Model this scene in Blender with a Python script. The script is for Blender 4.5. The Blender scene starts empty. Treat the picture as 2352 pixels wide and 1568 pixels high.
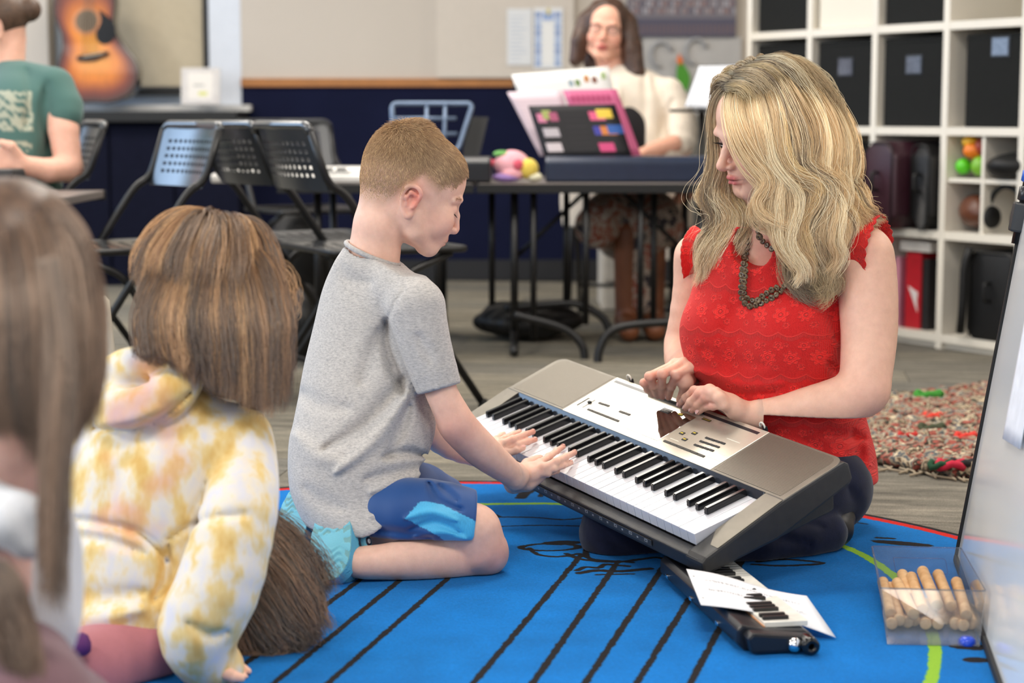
import bpy, bmesh, math, random
import numpy as np
from mathutils import Vector, Matrix
random.seed(7); RNG = np.random.default_rng(7)
C = bpy.context.scene.collection
SC = bpy.context.scene
# ---------------------------------------------------------------- camera
FPX = 4300.0; CH = 0.80; TILT = math.atan2(519, 4300); cT, sT = math.cos(TILT), math.sin(TILT)
cd = bpy.data.cameras.new('camera'); cam = bpy.data.objects.new('camera', cd); C.objects.link(cam)
cam.location = (0, 0, CH); cam.rotation_euler = (math.pi/2 - TILT, 0, 0)
cd.sensor_width = 36; cd.lens = FPX/2352*36; cd.clip_start = .05; cd.clip_end = 60
cd.dof.use_dof = True; cd.dof.focus_distance = 3.38; cd.dof.aperture_fstop = 3.4
SC.camera = cam
SC.view_settings.view_transform = 'Standard'; SC.view_settings.look = 'None'
SC.view_settings.gamma = 1; SC.view_settings.use_curve_mapping = False
SC.view_settings.exposure = -0.22
# ---------------------------------------------------------------- world + lights
w = bpy.data.worlds.new('world'); SC.world = w; w.use_nodes = True
w.node_tree.nodes['Background'].inputs[0].default_value = (.75, .85, 1, 1)
w.node_tree.nodes['Background'].inputs[1].default_value = .6
def area(name, loc, target, sx, sy, power, col):
    l = bpy.data.lights.new(name, 'AREA'); l.shape = 'RECTANGLE'; l.size = sx; l.size_y = sy
    l.energy = power; l.color = col
    o = bpy.data.objects.new(name, l); C.objects.link(o); o.location = loc
    o.rotation_euler = (Vector(target)-Vector(loc)).to_track_quat('-Z', 'Y').to_euler()
    return o
WARM = (1, .93, .84); COOL = (.80, .90, 1)
for i, (x, y) in enumerate([(-2.6, 1.0), (0.2, 1.0), (3.0, 1.0), (-2.6, 4.4), (0.2, 4.2), (3.0, 4.4), (-2.6, 7.4), (0.2, 7.4), (3.0, 7.4)]):
    if i == 7: x, y = -.55, 6.6
    area('ceiling_panel_light', (x, y, 2.74), (x, y, 0), 1.2 if i != 7 else 1.5, .6 if i != 7 else 1.2, 60 if i != 7 else 72, WARM)
area('window_light', (-4.9, 2.2, 1.6), (0, 3.4, .7), 3.2, 1.6, 190, COOL)
area('window_light', (-1.0, -2.4, 1.7), (0, 3.4, .6), 4.0, 1.6, 60, COOL)
area('window_light', (-4.9, 6.6, 1.6), (-1, 6.0, .7), 2.8, 1.7, 100, (.45, .68, 1))
SC.cycles.max_bounces = 8; SC.cycles.diffuse_bounces = 4; SC.cycles.glossy_bounces = 4
SC.cycles.transmission_bounces = 8; SC.cycles.transparent_max_bounces = 12
SC.cycles.caustics_reflective = False; SC.cycles.caustics_refractive = False
SC.cycles.sample_clamp_indirect = 6

# ---------------------------------------------------------------- coordinates
def V(*a): return np.array(a, float)
def P(px, py, z):                       # photo pixel + distance -> a real point in the room
    x = (px-1176)/FPX*z; y = (py-784)/FPX*z
    return np.array([x, z*cT-y*sT, CH-z*sT-y*cT])
def G(px, py, h=0.):                    # photo pixel -> point at height h
    y = (py-784)/FPX
    return P(px, py, (CH-h)/(sT+y*cT))
def OY(px, py, Y):                      # photo pixel -> point on the plane y = Y
    d = P(px, py, 1.)-V(0, 0, CH)
    return V(0, 0, CH)+d*(Y/d[1])
KO = V(-.1085826, 3.79254481, .16965969)
KX = V(.49024072, -.86842313, -.07419773); KY = V(.84177366, .44967792, .29867521); KZ = V(-.22601138, -.20888045, .95146614)
def K(x, y, z): return KO+KX*x/1000+KY*y/1000+KZ*z/1000      # keyboard millimetres -> room
def KP(px, py, h):                      # photo pixel -> point h mm above the key plane
    d = P(px, py, 1.)-V(0, 0, CH); s = (h/1000-(V(0, 0, CH)-KO)@KZ)/(d@KZ)
    return V(0, 0, CH)+d*s
def nrm(v): v = np.asarray(v, float); return v/(np.linalg.norm(v)+1e-12)
def rotm(yaw=0, pitch=0, roll=0):       # degrees; forward = +Y, yaw about Z, pitch about X, roll about Y
    return np.array((Matrix.Rotation(math.radians(yaw), 3, 'Z') @ Matrix.Rotation(math.radians(pitch), 3, 'X') @ Matrix.Rotation(math.radians(roll), 3, 'Y')))
def spline(pts, n):                     # Catmull-Rom resample (any dimension)
    p = np.asarray(pts, float)
    if len(p) < 3: return p[0]+(p[-1]-p[0])*np.linspace(0, 1, n)[:, None]
    q = np.vstack([2*p[0]-p[1], p, 2*p[-1]-p[-2]]); m = len(p)-1
    t = np.linspace(0, m, n); i = np.minimum(t.astype(int), m-1); u = (t-i)[:, None]
    a, b, c, d = q[i], q[i+1], q[i+2], q[i+3]
    return .5*((2*b)+(c-a)*u+(2*a-5*b+4*c-d)*u*u+(3*b-a-3*c+d)*u**3)

# ---------------------------------------------------------------- materials
def srgb(r, g, b):
    f = lambda c: (c/255/12.92) if c/255 <= .04045 else ((c/255+.055)/1.055)**2.4
    return (f(r), f(g), f(b), 1)
class N:
    def __init__(s, name):
        s.m = bpy.data.materials.new(name); s.m.use_nodes = True; s.t = s.m.node_tree
        s.b = s.t.nodes['Principled BSDF']; s.out = s.t.nodes['Material Output']
    def n(s, typ, **kw):
        x = s.t.nodes.new(typ)
        for k, v in kw.items():
            if hasattr(x, k): setattr(x, k, v)
            else: x.inputs[k.replace('_', ' ')].default_value = v
        return x
    def l(s, a, b): s.t.links.new(a, b)
    def coord(s, kind='Object', scale=(1, 1, 1)):
        tc = s.n('ShaderNodeTexCoord'); mp = s.n('ShaderNodeMapping'); mp.inputs['Scale'].default_value = scale
        s.l(tc.outputs[kind], mp.inputs[0]); return mp.outputs[0]
    def noise(s, scale, detail=4, rough=.6, co=None):
        x = s.n('ShaderNodeTexNoise'); x.inputs['Scale'].default_value = scale; x.inputs['Detail'].default_value = detail
        x.inputs['Roughness'].default_value = rough
        if co is not None: s.l(co, x.inputs['Vector'])
        return x.outputs['Fac']
    def ramp(s, fac, stops, interp='LINEAR'):
        x = s.n('ShaderNodeValToRGB'); x.color_ramp.interpolation = interp; e = x.color_ramp.elements
        while len(e) < len(stops): e.new(.5)
        for i, (p, c) in enumerate(stops):
            e[i].position = p; e[i].color = c
        s.l(fac, x.inputs[0]); return x.outputs[0]
    def mix(s, fac, a, b, blend='MIX'):
        x = s.n('ShaderNodeMix'); x.data_type = 'RGBA'; x.blend_type = blend
        for v, i in ((fac, 0), (a, 6), (b, 7)):
            if hasattr(v, 'links'): s.l(v, x.inputs[i])
            else: x.inputs[i].default_value = v
        return x.outputs[2]
    def math(s, op, a, b=0., c=0.):
        x = s.n('ShaderNodeMath'); x.operation = op
        for i, v in enumerate((a, b, c)):
            if hasattr(v, 'links'): s.l(v, x.inputs[i])
            else: x.inputs[i].default_value = v
        return x.outputs[0]
    def bump(s, h, dist, strength=1.):
        x = s.n('ShaderNodeBump'); x.inputs['Distance'].default_value = dist; x.inputs['Strength'].default_value = strength
        s.l(h, x.inputs['Height']); s.l(x.outputs[0], s.b.inputs['Normal'])
    def base(s, v):
        if hasattr(v, 'links'): s.l(v, s.b.inputs['Base Color'])
        else: s.b.inputs['Base Color'].default_value = v
    def attr(s, name='Col'):
        x = s.n('ShaderNodeAttribute'); x.attribute_name = name; return x.outputs['Color']
    def set(s, **kw):
        for k, v in kw.items(): s.b.inputs[k.replace('_', ' ')].default_value = v
        return s
MATS = {}
def mat(name, col, rough=.5, metal=0, var=.08, vscale=30, bump=0, bscale=200, **kw):
    if name in MATS: return MATS[name]
    a = N(name); co = a.coord()
    c1 = tuple(x*(1-var) for x in col[:3])+(1,); c2 = tuple(min(1, x*(1+var)) for x in col[:3])+(1,)
    a.base(a.ramp(a.noise(vscale, 3, .6, co), [(.3, c1), (.7, c2)]))
    a.set(Roughness=rough, Metallic=metal)
    if bump: a.bump(a.noise(bscale, 3, .6, co), bump)
    for k, v in kw.items(): a.b.inputs[k.replace('_', ' ')].default_value = v
    MATS[name] = a.m; return a.m
def fabric(name, col, thread=900, bump=.0006, var=.12, vscale=120, rough=.9, col2=None, sheen=.2, stretch=(1, 1, 1)):
    a = N(name); co = a.coord(scale=stretch)
    c1 = tuple(x*(1-var) for x in col[:3])+(1,); c2 = col2 or tuple(min(1, x*(1+var)) for x in col[:3])+(1,)
    a.base(a.ramp(a.noise(vscale, 5, .75, co), [(.35, c1), (.65, c2)]))
    a.set(Roughness=rough, Sheen_Weight=sheen, Sheen_Roughness=.5)
    a.b.inputs['Specular IOR Level'].default_value = .25
    a.bump(a.noise(thread, 2, .5, co), bump, .6)
    MATS[name] = a.m; return a.m

# ---------------------------------------------------------------- object helpers
def tag(o, label=None, cat=None, group=None, kind=None):
    if label: o['label'] = label
    if cat: o['category'] = cat
    if group: o['group'] = group
    if kind: o['kind'] = kind
    return o
def thing(name, loc, label, cat, group=None, rotz=0):
    o = bpy.data.objects.new(name, None); C.objects.link(o); o.empty_display_size = .1
    o.location = tuple(loc); o.rotation_euler = (0, 0, rotz)
    tag(o, label, cat, group); o['_w'] = 0
    return o
def wmat(o):
    m = Matrix.LocRotScale(o.location, o.rotation_euler, o.scale)
    return wmat(o.parent) @ o.matrix_parent_inverse @ m if o.parent else m
def link(name, me, m, parent=None, world=True, smooth=True, **t):
    """mesh given in room coordinates (world=True) or in the parent's own frame"""
    o = bpy.data.objects.new(name, me); C.objects.link(o)
    if m is not None: me.materials.append(m)
    if smooth and len(me.polygons): me.polygons.foreach_set('use_smooth', np.ones(len(me.polygons), bool))
    if parent is not None:
        o.parent = parent
        if world: o.matrix_parent_inverse = wmat(parent).inverted()
    tag(o, **t); return o
def mesh_np(name, v, f, cols=None, uv=None):
    me = bpy.data.meshes.new(name); v = np.asarray(v, np.float32)
    me.vertices.add(len(v)); me.vertices.foreach_set('co', v.ravel())
    f = np.asarray(f, np.int32); k = f.shape[1]
    me.loops.add(f.size); me.loops.foreach_set('vertex_index', f.ravel())
    me.polygons.add(len(f)); me.polygons.foreach_set('loop_start', np.arange(0, f.size, k, dtype=np.int32))
    me.polygons.foreach_set('loop_total', np.full(len(f), k, np.int32))
    me.update(calc_edges=True)
    if cols is not None:
        a = me.color_attributes.new('Col', 'FLOAT_COLOR', 'POINT')
        c = np.ones((len(v), 4), np.float32); c[:, :3] = cols; a.data.foreach_set('color', c.ravel())
    if uv is not None:
        l = me.uv_layers.new(name='UV'); l.data.foreach_set('uv', np.asarray(uv, np.float32)[f.ravel()].ravel())
    return me
def bm_mesh(name, bm):
    me = bpy.data.meshes.new(name); bm.normal_update(); bm.to_mesh(me); bm.free(); return me
def box(name, c, s, m, parent=None, R=None, bevel=.002, seg=2, smooth=False, world=True, **t):
    bm = bmesh.new(); bmesh.ops.create_cube(bm, size=1)
    for v in bm.verts: v.co = Vector((v.co.x*s[0], v.co.y*s[1], v.co.z*s[2]))
    if bevel: bmesh.ops.bevel(bm, geom=bm.edges[:], offset=min(bevel, min(s)*.45), segments=seg, affect='EDGES', profile=.6)
    M = Matrix.Translation(Vector(c)) @ (Matrix(np.asarray(R).tolist()).to_4x4() if R is not None else Matrix())
    bm.transform(M); return link(name, bm_mesh(name, bm), m, parent, world, smooth, **t)
def boxbm(bm, c, s, R=None, bevel=0):
    g = bmesh.ops.create_cube(bm, size=1)['verts']
    R = np.eye(3) if R is None else np.asarray(R)
    for v in g:
        v.co = Vector(R @ (np.array(v.co)*np.array(s))+np.array(c))
    if bevel:
        es = list({e for v in g for e in v.link_edges}); bmesh.ops.bevel(bm, geom=es, offset=bevel, segments=2, affect='EDGES')
def tube_data(pts, r, n=8, cap=True):
    p = np.asarray(pts, float); m = len(p); r = np.broadcast_to(np.asarray(r, float), (m,))
    t = np.gradient(p, axis=0); t /= np.linalg.norm(t, axis=1)[:, None]+1e-12
    up = V(0, 0, 1) if abs(t[0][2]) < .9 else V(1, 0, 0)
    nn = np.zeros_like(p); a = nrm(np.cross(t[0], up)); nn[0] = a
    for i in range(1, m):
        a = a-t[i]*(a@t[i]); a = nrm(a); nn[i] = a
    bb = np.cross(t, nn); th = np.linspace(0, 2*np.pi, n, endpoint=False)
    v = p[:, None]+(np.cos(th)[None, :, None]*nn[:, None]+np.sin(th)[None, :, None]*bb[:, None])*r[:, None, None]
    v = v.reshape(-1, 3); i = np.arange(m-1)[:, None]*n; j = np.arange(n)[None]; j2 = (j+1) % n
    f = np.stack([i+j, i+j2, i+n+j2, i+n+j], -1).reshape(-1, 4)
    if cap:
        v = np.vstack([v, p[0], p[-1]]); a0, a1 = len(v)-2, len(v)-1
        c0 = np.stack([np.full(n, a0), (np.arange(n)+1) % n, np.arange(n), np.arange(n)], 1)
        b = (m-1)*n; c1 = np.stack([np.full(n, a1), b+np.arange(n), b+(np.arange(n)+1) % n, b+(np.arange(n)+1) % n], 1)
        tri = np.vstack([c0, c1])[:, :3]
        return v, f, tri
    return v, f, np.zeros((0, 3), int)
def tubes(name, specs, m, parent=None, n=8, world=True, **t):
    """specs: list of (pts, r) joined in ONE part"""
    me = bpy.data.meshes.new(name); vs, fs, off = [], [], 0
    for pts, r in specs:
        v, f, tr = tube_data(pts, r, n); vs.append(v)
        fs += (f+off).tolist()+(tr+off).tolist(); off += len(v)
    me.from_pydata(np.vstack(vs).tolist(), [], fs); me.update()
    return link(name, me, m, parent, world, True, **t)
def rounded(pts, r=.03, n=5):           # polyline with rounded corners
    p = [np.asarray(a, float) for a in pts]; out = [p[0]]
    for i in range(1, len(p)-1):
        a, b, c = p[i-1], p[i], p[i+1]; d1 = min(r, np.linalg.norm(a-b)*.49); d2 = min(r, np.linalg.norm(c-b)*.49)
        s, e = b+nrm(a-b)*d1, b+nrm(c-b)*d2
        for u in np.linspace(0, 1, n): out.append((1-u)**2*s+2*u*(1-u)*b+u*u*e)
    out.append(p[-1]); return np.array(out)
def prism(name, outline, depth, m, parent=None, O=(0, 0, 0), U=(1, 0, 0), W=(0, 0, 1), D=(0, 1, 0), bevel=0, smooth=False, world=True, **t):
    """outline in (u, w), pushed out along D by depth"""
    O, U, W, D = (np.asarray(a, float) for a in (O, U, W, D)); n = len(outline)
    a = [O+U*u+W*w_ for u, w_ in outline]; b = [q+D*depth for q in a]
    me = bpy.data.meshes.new(name)
    me.from_pydata([tuple(q) for q in a+b], [], [tuple(range(n)), tuple(range(2*n-1, n-1, -1))]+[(i, i+n, (i+1) % n+n, (i+1) % n) for i in range(n)])
    bm = bmesh.new(); bm.from_mesh(me); bmesh.ops.recalc_face_normals(bm, faces=bm.faces[:])
    if bevel:
        es = [e for e in bm.edges if len(e.link_faces) == 2 and e.calc_face_angle(0) > .5]
        bmesh.ops.bevel(bm, geom=es, offset=bevel, segments=2, affect='EDGES', profile=.6)
    bm.to_mesh(me); bm.free(); return link(name, me, m, parent, world, smooth, **t)
def lathe(name, prof, m, parent=None, O=(0, 0, 0), A=(0, 0, 1), n=24, world=True, **t):
    """prof: list of (radius, height along A)"""
    A = nrm(A); u = nrm(np.cross(A, V(1, 0, 0) if abs(A[0]) < .8 else V(0, 1, 0))); w_ = np.cross(A, u)
    th = np.linspace(0, 2*np.pi, n, endpoint=False); O = np.asarray(O, float)
    v = np.vstack([O+A*h+(np.cos(th)[:, None]*u+np.sin(th)[:, None]*w_)*max(r, 1e-5) for r, h in prof])
    f = [(i*n+j, i*n+(j+1) % n, (i+1)*n+(j+1) % n, (i+1)*n+j) for i in range(len(prof)-1) for j in range(n)]
    me = mesh_np(name, v, f); return link(name, me, m, parent, world, True, **t)
def image(name, arr):                   # arr: h x w x 3, sRGB 0..1, row 0 = bottom
    h, w_ = arr.shape[:2]; im = bpy.data.images.new(name, w_, h)
    a = np.ones((h, w_, 4), np.float32); a[..., :3] = arr; im.pixels.foreach_set(a.ravel()); im.pack(); return im
def copy_tree(o, parent=None):
    c = o.copy(); C.objects.link(c)
    if parent is not None: c.parent = parent
    for ch in o.children: copy_tree(ch, c)
    return c
# ---------------------------------------------------------------- sculpting with distance fields
class Sculpt:
    def __init__(s): s.p = []
    def add(s, fn, lo, hi, op='u', k=.01):
        s.p.append((fn, np.asarray(lo, float), np.asarray(hi, float), op, k)); return s
    def ell(s, c, r, R=None, op='u', k=.01):
        c = np.asarray(c, float); r = np.asarray(r, float); R = np.eye(3) if R is None else np.asarray(R, float)
        e = np.sqrt(((R*r)**2).sum(1))
        def fn(X):
            q = (X-c)@R; a = np.sqrt(((q/r)**2).sum(-1)); b = np.sqrt(((q/r/r)**2).sum(-1))+1e-9
            return a*(a-1)/b
        return s.add(fn, c-e, c+e, op, k)
    def cap(s, a, b, ra, rb=None, op='u', k=.01, flat=None):
        a = np.asarray(a, float); b = np.asarray(b, float); rb = ra if rb is None else rb; ab = b-a; L = ab@ab+1e-12
        m = max(ra, rb)
        def fn(X):
            q = X-a
            t = np.clip(q@ab/L, 0, 1); d = q-t[..., None]*ab
            if flat is not None:
                fd, ff = flat; d = d+(d@fd)[..., None]*fd*(1/ff-1)
            return np.sqrt((d**2).sum(-1))-(ra+(rb-ra)*t)
        return s.add(fn, np.minimum(a, b)-m, np.maximum(a, b)+m, op, k)
    def chain(s, pts, r, op='u', k=.01, n=None, flat=None):
        p = np.asarray(pts, float); r = np.asarray(r, float)
        if n: q = spline(np.hstack([p, r[:, None]]), n); p, r = q[:, :3], q[:, 3]
        for i in range(len(p)-1): s.cap(p[i], p[i+1], r[i], r[i+1], op, k if i == 0 else min(k, .006) if op == 'u' else k, flat)
        return s
    def loft(s, O, U, W, A, st, op='u', k=.01, power=2.0, cut=True):
        """stations (h, cu, cw, ru+, ru-, rw+, rw-) along axis A from O; U, W span the section"""
        O = np.asarray(O, float); U, W, A = nrm(U), nrm(W), nrm(A); st = np.asarray(st, float)
        h0, h1 = st[0, 0], st[-1, 0]; H = np.linspace(h0, h1, 64)
        q = spline(st, 400); T = np.stack([np.interp(H, q[:, 0], q[:, i]) for i in range(7)], 1)
        rm = T[:, 3:].max()+np.abs(T[:, 1:3]).max()
        e = np.abs(U)*rm+np.abs(W)*rm; ca, cb = O+A*h0, O+A*h1
        def fn(X):
            q = X-O; h = q@A; hc = np.clip(h, h0, h1); g = lambda i: np.interp(hc, H, T[:, i])
            u = q@U-g(1); v = q@W-g(2)
            ru = np.where(u > 0, g(3), g(4)); rv = np.where(v > 0, g(5), g(6))
            a = (np.abs(u/ru)**power+np.abs(v/rv)**power)**(1/power)
            d = (a-1)*np.minimum(ru, rv); dh = np.maximum(h0-h, h-h1)
            return np.maximum(d, dh) if cut else np.where(dh > 0, np.sqrt(np.maximum(d+.0, 0)**2+dh**2), d)
        return s.add(fn, np.minimum(ca, cb)-e, np.maximum(ca, cb)+e, op, k)
    def half(s, O, Nn, lo, hi, k=.004):      # remove everything on the side N points to, within lo..hi
        O = np.asarray(O, float); Nn = nrm(Nn)
        return s.add(lambda X: -((X-O)@Nn), lo, hi, 's', k)
    def fold(s, pts, w, amp, n=10):          # ridge (amp>0) or groove (amp<0) along a line
        p = spline(pts, n); lo, hi = p.min(0)-2.6*w, p.max(0)+2.6*w
        def fn(X):
            best = np.full(X.shape[:-1], 1e9)
            for i in range(len(p)-1):
                a, ab = p[i], p[i+1]-p[i]; q = X-a; t = np.clip(q@ab/(ab@ab+1e-12), 0, 1)
                fade = np.sin(np.pi*np.clip((i+t)/(len(p)-1)*.86+.07, 0, 1))
                best = np.minimum(best, ((q-t[..., None]*ab)**2).sum(-1)/(w*w*np.maximum(fade, .15)))
            return -amp*np.exp(-best)
        return s.add(fn, lo, hi, 'd', 0)
    def foldy(s, pts, w, amp, y0, y1, n=14):  # same, but reaching through the depth range y0..y1
        p = spline(pts, n); o = V(0, 0, CH); lo, hi = p.min(0)-3*w-.04, p.max(0)+3*w+.04; lo[1], hi[1] = y0, y1
        q0 = (p-o)/p[:, 1:2]; yr = p[:, 1].mean()
        q0 = (p-o)/(p-o)[:, 1:2]*yr
        def fn(X):
            Q = (X-o)/(X-o)[..., 1:2]*yr; best = np.full(X.shape[:-1], 1e9)
            for i in range(len(q0)-1):
                a, ab = q0[i], q0[i+1]-q0[i]; q = Q-a; t = np.clip(q@ab/(ab@ab+1e-12), 0, 1)
                fade = np.sin(np.pi*np.clip((i+t)/(len(q0)-1)*.9+.05, 0, 1))
                best = np.minimum(best, ((q-t[..., None]*ab)**2).sum(-1)/(w*w*np.maximum(fade, .12)))
            e = np.clip(np.minimum(X[..., 1]-y0, y1-X[..., 1])/.03, 0, 1)
            return -amp*np.exp(-best)*e
        return s.add(fn, lo, hi, 'd', 0)
    def disp(s, fn, lo, hi): return s.add(fn, lo, hi, 'd', 0)
    def mesh(s, lo, hi, v, smooth=1):
        lo = np.asarray(lo, float); hi = np.asarray(hi, float); n = np.ceil((hi-lo)/v).astype(int)+1
        ax = [lo[i]+np.arange(n[i])*v for i in range(3)]; D = np.full(n, .5, np.float32)
        for fn, a, b, op, k in s.p:
            m = k+2.5*v if op != 'd' else 0
            i0 = np.maximum(np.floor((a-m-lo)/v).astype(int), 0); i1 = np.minimum(np.ceil((b+m-lo)/v).astype(int)+1, n)
            if (i1 <= i0).any(): continue
            sl = tuple(slice(i0[j], i1[j]) for j in range(3))
            X = np.stack(np.meshgrid(*[ax[j][sl[j]] for j in range(3)], indexing='ij'), -1)
            d = fn(X).astype(np.float32); E = D[sl]
            if op == 'u':
                h = np.maximum(k-np.abs(E-d), 0)/max(k, 1e-9); D[sl] = np.minimum(E, d)-h*h*k*.25
            elif op == 's':
                d = -d; h = np.maximum(k-np.abs(E-d), 0)/max(k, 1e-9); D[sl] = np.maximum(E, d)+h*h*k*.25
            elif op == 'i':
                D[sl] = np.maximum(E, d)
            else: D[sl] = E+d
        for j in range(3):                    # close the block
            s0 = [slice(None)]*3; s0[j] = 0; D[tuple(s0)] = .5; s0[j] = -1; D[tuple(s0)] = .5
        return nets(D, lo, v, smooth)
def nets(D, lo, v, smooth=1):
    S = D < 0; c = np.zeros(np.array(D.shape)-1, np.int8)
    sl = lambda d, o: slice(o, D.shape[d]-1+o)
    for i in (0, 1):
        for j in (0, 1):
            for k in (0, 1): c += S[sl(0, i), sl(1, j), sl(2, k)]
    act = (c > 0) & (c < 8); idx = np.full(act.shape, -1, np.int64); A = np.argwhere(act); idx[act] = np.arange(len(A))
    if not len(A): return np.zeros((0, 3)), np.zeros((0, 4), int)
    cr = np.array([[i, j, k] for i in (0, 1) for j in (0, 1) for k in (0, 1)])
    val = np.stack([D[A[:, 0]+q[0], A[:, 1]+q[1], A[:, 2]+q[2]] for q in cr], 1)
    acc = np.zeros((len(A), 3)); cnt = np.zeros(len(A))
    for a in range(8):
        for b in range(a+1, 8):
            if np.abs(cr[a]-cr[b]).sum() != 1: continue
            va, vb = val[:, a], val[:, b]; x = (va < 0) != (vb < 0); t = np.where(x, va/(va-vb+1e-20), 0)
            pt = cr[a]+(cr[b]-cr[a])*t[:, None]; acc[x] += pt[x]; cnt[x] += 1
    Vv = lo+(A+acc/cnt[:, None])*v; F = []
    for d in range(3):
        o1, o2 = [(1, 2), (2, 0), (0, 1)][d]
        a = [slice(1, -1)]*3; a[d] = slice(0, D.shape[d]-1); b = list(a); b[d] = slice(1, D.shape[d])
        s0, s1 = S[tuple(a)], S[tuple(b)]; E = np.argwhere(s0 != s1)
        if not len(E): continue
        flip = s0[tuple(E.T)]; base = E+1; base[:, d] -= 1
        def g(q1, q2):
            p = base.copy(); p[:, o1] -= q1; p[:, o2] -= q2; return idx[tuple(p.T)]
        q = np.stack([g(1, 1), g(0, 1), g(0, 0), g(1, 0)], 1); q[~flip] = q[~flip][:, ::-1]; F.append(q)
    F = np.vstack(F); F = F[(F >= 0).all(1)]
    for _ in range(smooth):
        s_ = np.zeros_like(Vv); n_ = np.zeros(len(Vv))
        for i in range(4):
            a, b = F[:, i], F[:, (i+1) % 4]
            for x in range(3): s_[:, x] += np.bincount(a, Vv[b, x], len(Vv))+np.bincount(b, Vv[a, x], len(Vv))
            n_ += np.bincount(a, minlength=len(Vv))+np.bincount(b, minlength=len(Vv))
        Vv = Vv*.5+s_/np.maximum(n_, 1)[:, None]*.5
    return Vv, F
def join(parts):
    vs, fs, o = [], [], 0
    for v, f in parts: vs.append(v); fs.append(f+o); o += len(v)
    return np.vstack(vs), np.vstack(fs)
def snoise(X, seed=0, scale=1.0):             # cheap smooth noise, -1..1
    r = np.random.default_rng(seed); o = np.zeros(X.shape[:-1])
    for _ in range(6):
        k = r.normal(size=3)*scale; o += np.sin(X@k+r.uniform(0, 6.28))
    return o/4
# ---------------------------------------------------------------- hair strands
def strands(name, P_, R_, col, m, parent, **t):
    """P_: list/array (n, k, 3); R_: (k,) or (n,k) radii; col: (n,3) tint"""
    P_ = np.asarray(P_, np.float32); n, k = P_.shape[:2]
    hc = bpy.data.hair_curves.new(name); hc.add_curves([k]*n)
    hc.attributes['position'].data.foreach_set('vector', P_.reshape(-1)) if 'position' in hc.attributes else hc.position_data.foreach_set('vector', P_.reshape(-1))
    ra = hc.attributes.get('radius') or hc.attributes.new('radius', 'FLOAT', 'POINT')
    R_ = np.broadcast_to(np.asarray(R_, np.float32), (n, k)).copy(); ra.data.foreach_set('value', R_.ravel())
    ca = hc.attributes.new('Tint', 'FLOAT_COLOR', 'CURVE'); c = np.ones((n, 4), np.float32); c[:, :3] = col
    ca.data.foreach_set('color', c.ravel())
    o = bpy.data.objects.new(name, hc); C.objects.link(o); hc.materials.append(m)
    if parent is not None:
        o.parent = parent; o.matrix_parent_inverse = wmat(parent).inverted()
    return tag(o, **t)
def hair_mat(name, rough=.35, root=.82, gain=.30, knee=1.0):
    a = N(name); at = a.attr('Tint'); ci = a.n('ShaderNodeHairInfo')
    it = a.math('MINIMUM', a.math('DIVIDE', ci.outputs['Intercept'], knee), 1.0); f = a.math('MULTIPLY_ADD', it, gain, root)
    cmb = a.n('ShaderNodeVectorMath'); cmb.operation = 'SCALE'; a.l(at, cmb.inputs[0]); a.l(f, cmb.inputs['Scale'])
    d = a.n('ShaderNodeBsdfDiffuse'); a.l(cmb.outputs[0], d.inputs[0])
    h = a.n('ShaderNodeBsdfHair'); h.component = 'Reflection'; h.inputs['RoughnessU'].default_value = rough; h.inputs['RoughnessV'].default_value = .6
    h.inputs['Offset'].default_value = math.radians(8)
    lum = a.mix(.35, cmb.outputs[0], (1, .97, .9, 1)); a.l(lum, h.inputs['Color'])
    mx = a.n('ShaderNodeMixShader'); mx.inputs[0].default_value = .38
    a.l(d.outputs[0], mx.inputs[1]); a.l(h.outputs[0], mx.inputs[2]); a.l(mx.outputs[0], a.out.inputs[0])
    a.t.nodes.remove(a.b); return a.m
def clump(guide, n, r0, r1, k=20, wav=.0, seed=0, spread=1.0, tipspread=None, flat=None):
    """n strands around a guide polyline; r0 root spread, r1 tip spread"""
    r = np.random.default_rng(seed); g = spline(guide, k); t = np.linspace(0, 1, k)[None, :, None]
    d = np.gradient(g, axis=0); d /= np.linalg.norm(d, axis=1)[:, None]+1e-9
    a = np.cross(d, V(.3, .9, .2)); a /= np.linalg.norm(a, axis=1)[:, None]+1e-9; b = np.cross(d, a)
    th = r.uniform(0, 6.283, n); q = np.sqrt(r.uniform(0, 1, n)); u, v = (q*np.cos(th))[:, None, None], (q*np.sin(th))[:, None, None]
    if flat: v = v*flat
    rr = (r0+(r1-r0)*t)*(1+.5*np.sin(np.pi*t)*spread)
    ph = r.uniform(0, 6.28, (n, 1, 1)); fr = r.uniform(4, 9, (n, 1, 1))
    wv = wav*np.sin(ph+fr*t*3)*t
    L = r.uniform(.86, 1.0, (n, 1, 1))
    out = g[None]+a[None]*(u*rr+wv)+b[None]*(v*rr+wav*np.cos(ph*1.7+fr*t*2.3)*t)
    tt = np.clip(np.linspace(0, 1, k)[None]*L[:, :, 0], 0, 1)*(k-1); i = np.minimum(tt.astype(int), k-2); f = (tt-i)[..., None]
    o2 = np.take_along_axis(out, i[..., None].repeat(3, 2), 1)*(1-f)+np.take_along_axis(out, (i+1)[..., None].repeat(3, 2), 1)*f
    return o2
# ================================================================= THE ROOM
YB = 9.15
cream = mat('wall cream paint', srgb(196, 187, 176), .85, var=.02, vscale=2, bump=.0006, bscale=90)
greyw = mat('wall grey white paint', srgb(190, 189, 187), .85, var=.02, vscale=2)
navyw = mat('navy wainscot', srgb(19, 23, 48), .9, var=.12, vscale=4, Specular_IOR_Level=.12)
white = mat('white laminate', srgb(228, 222, 210), .45, var=.02, vscale=3)
blackp = mat('black powder coated steel', srgb(12, 12, 14), .42, var=.1)
blackm = mat('black matt plastic', srgb(14, 15, 17), .6, var=.1)
def wall(name, c, s, m): return box(name, c, s, m, bevel=0, kind='structure')
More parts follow.
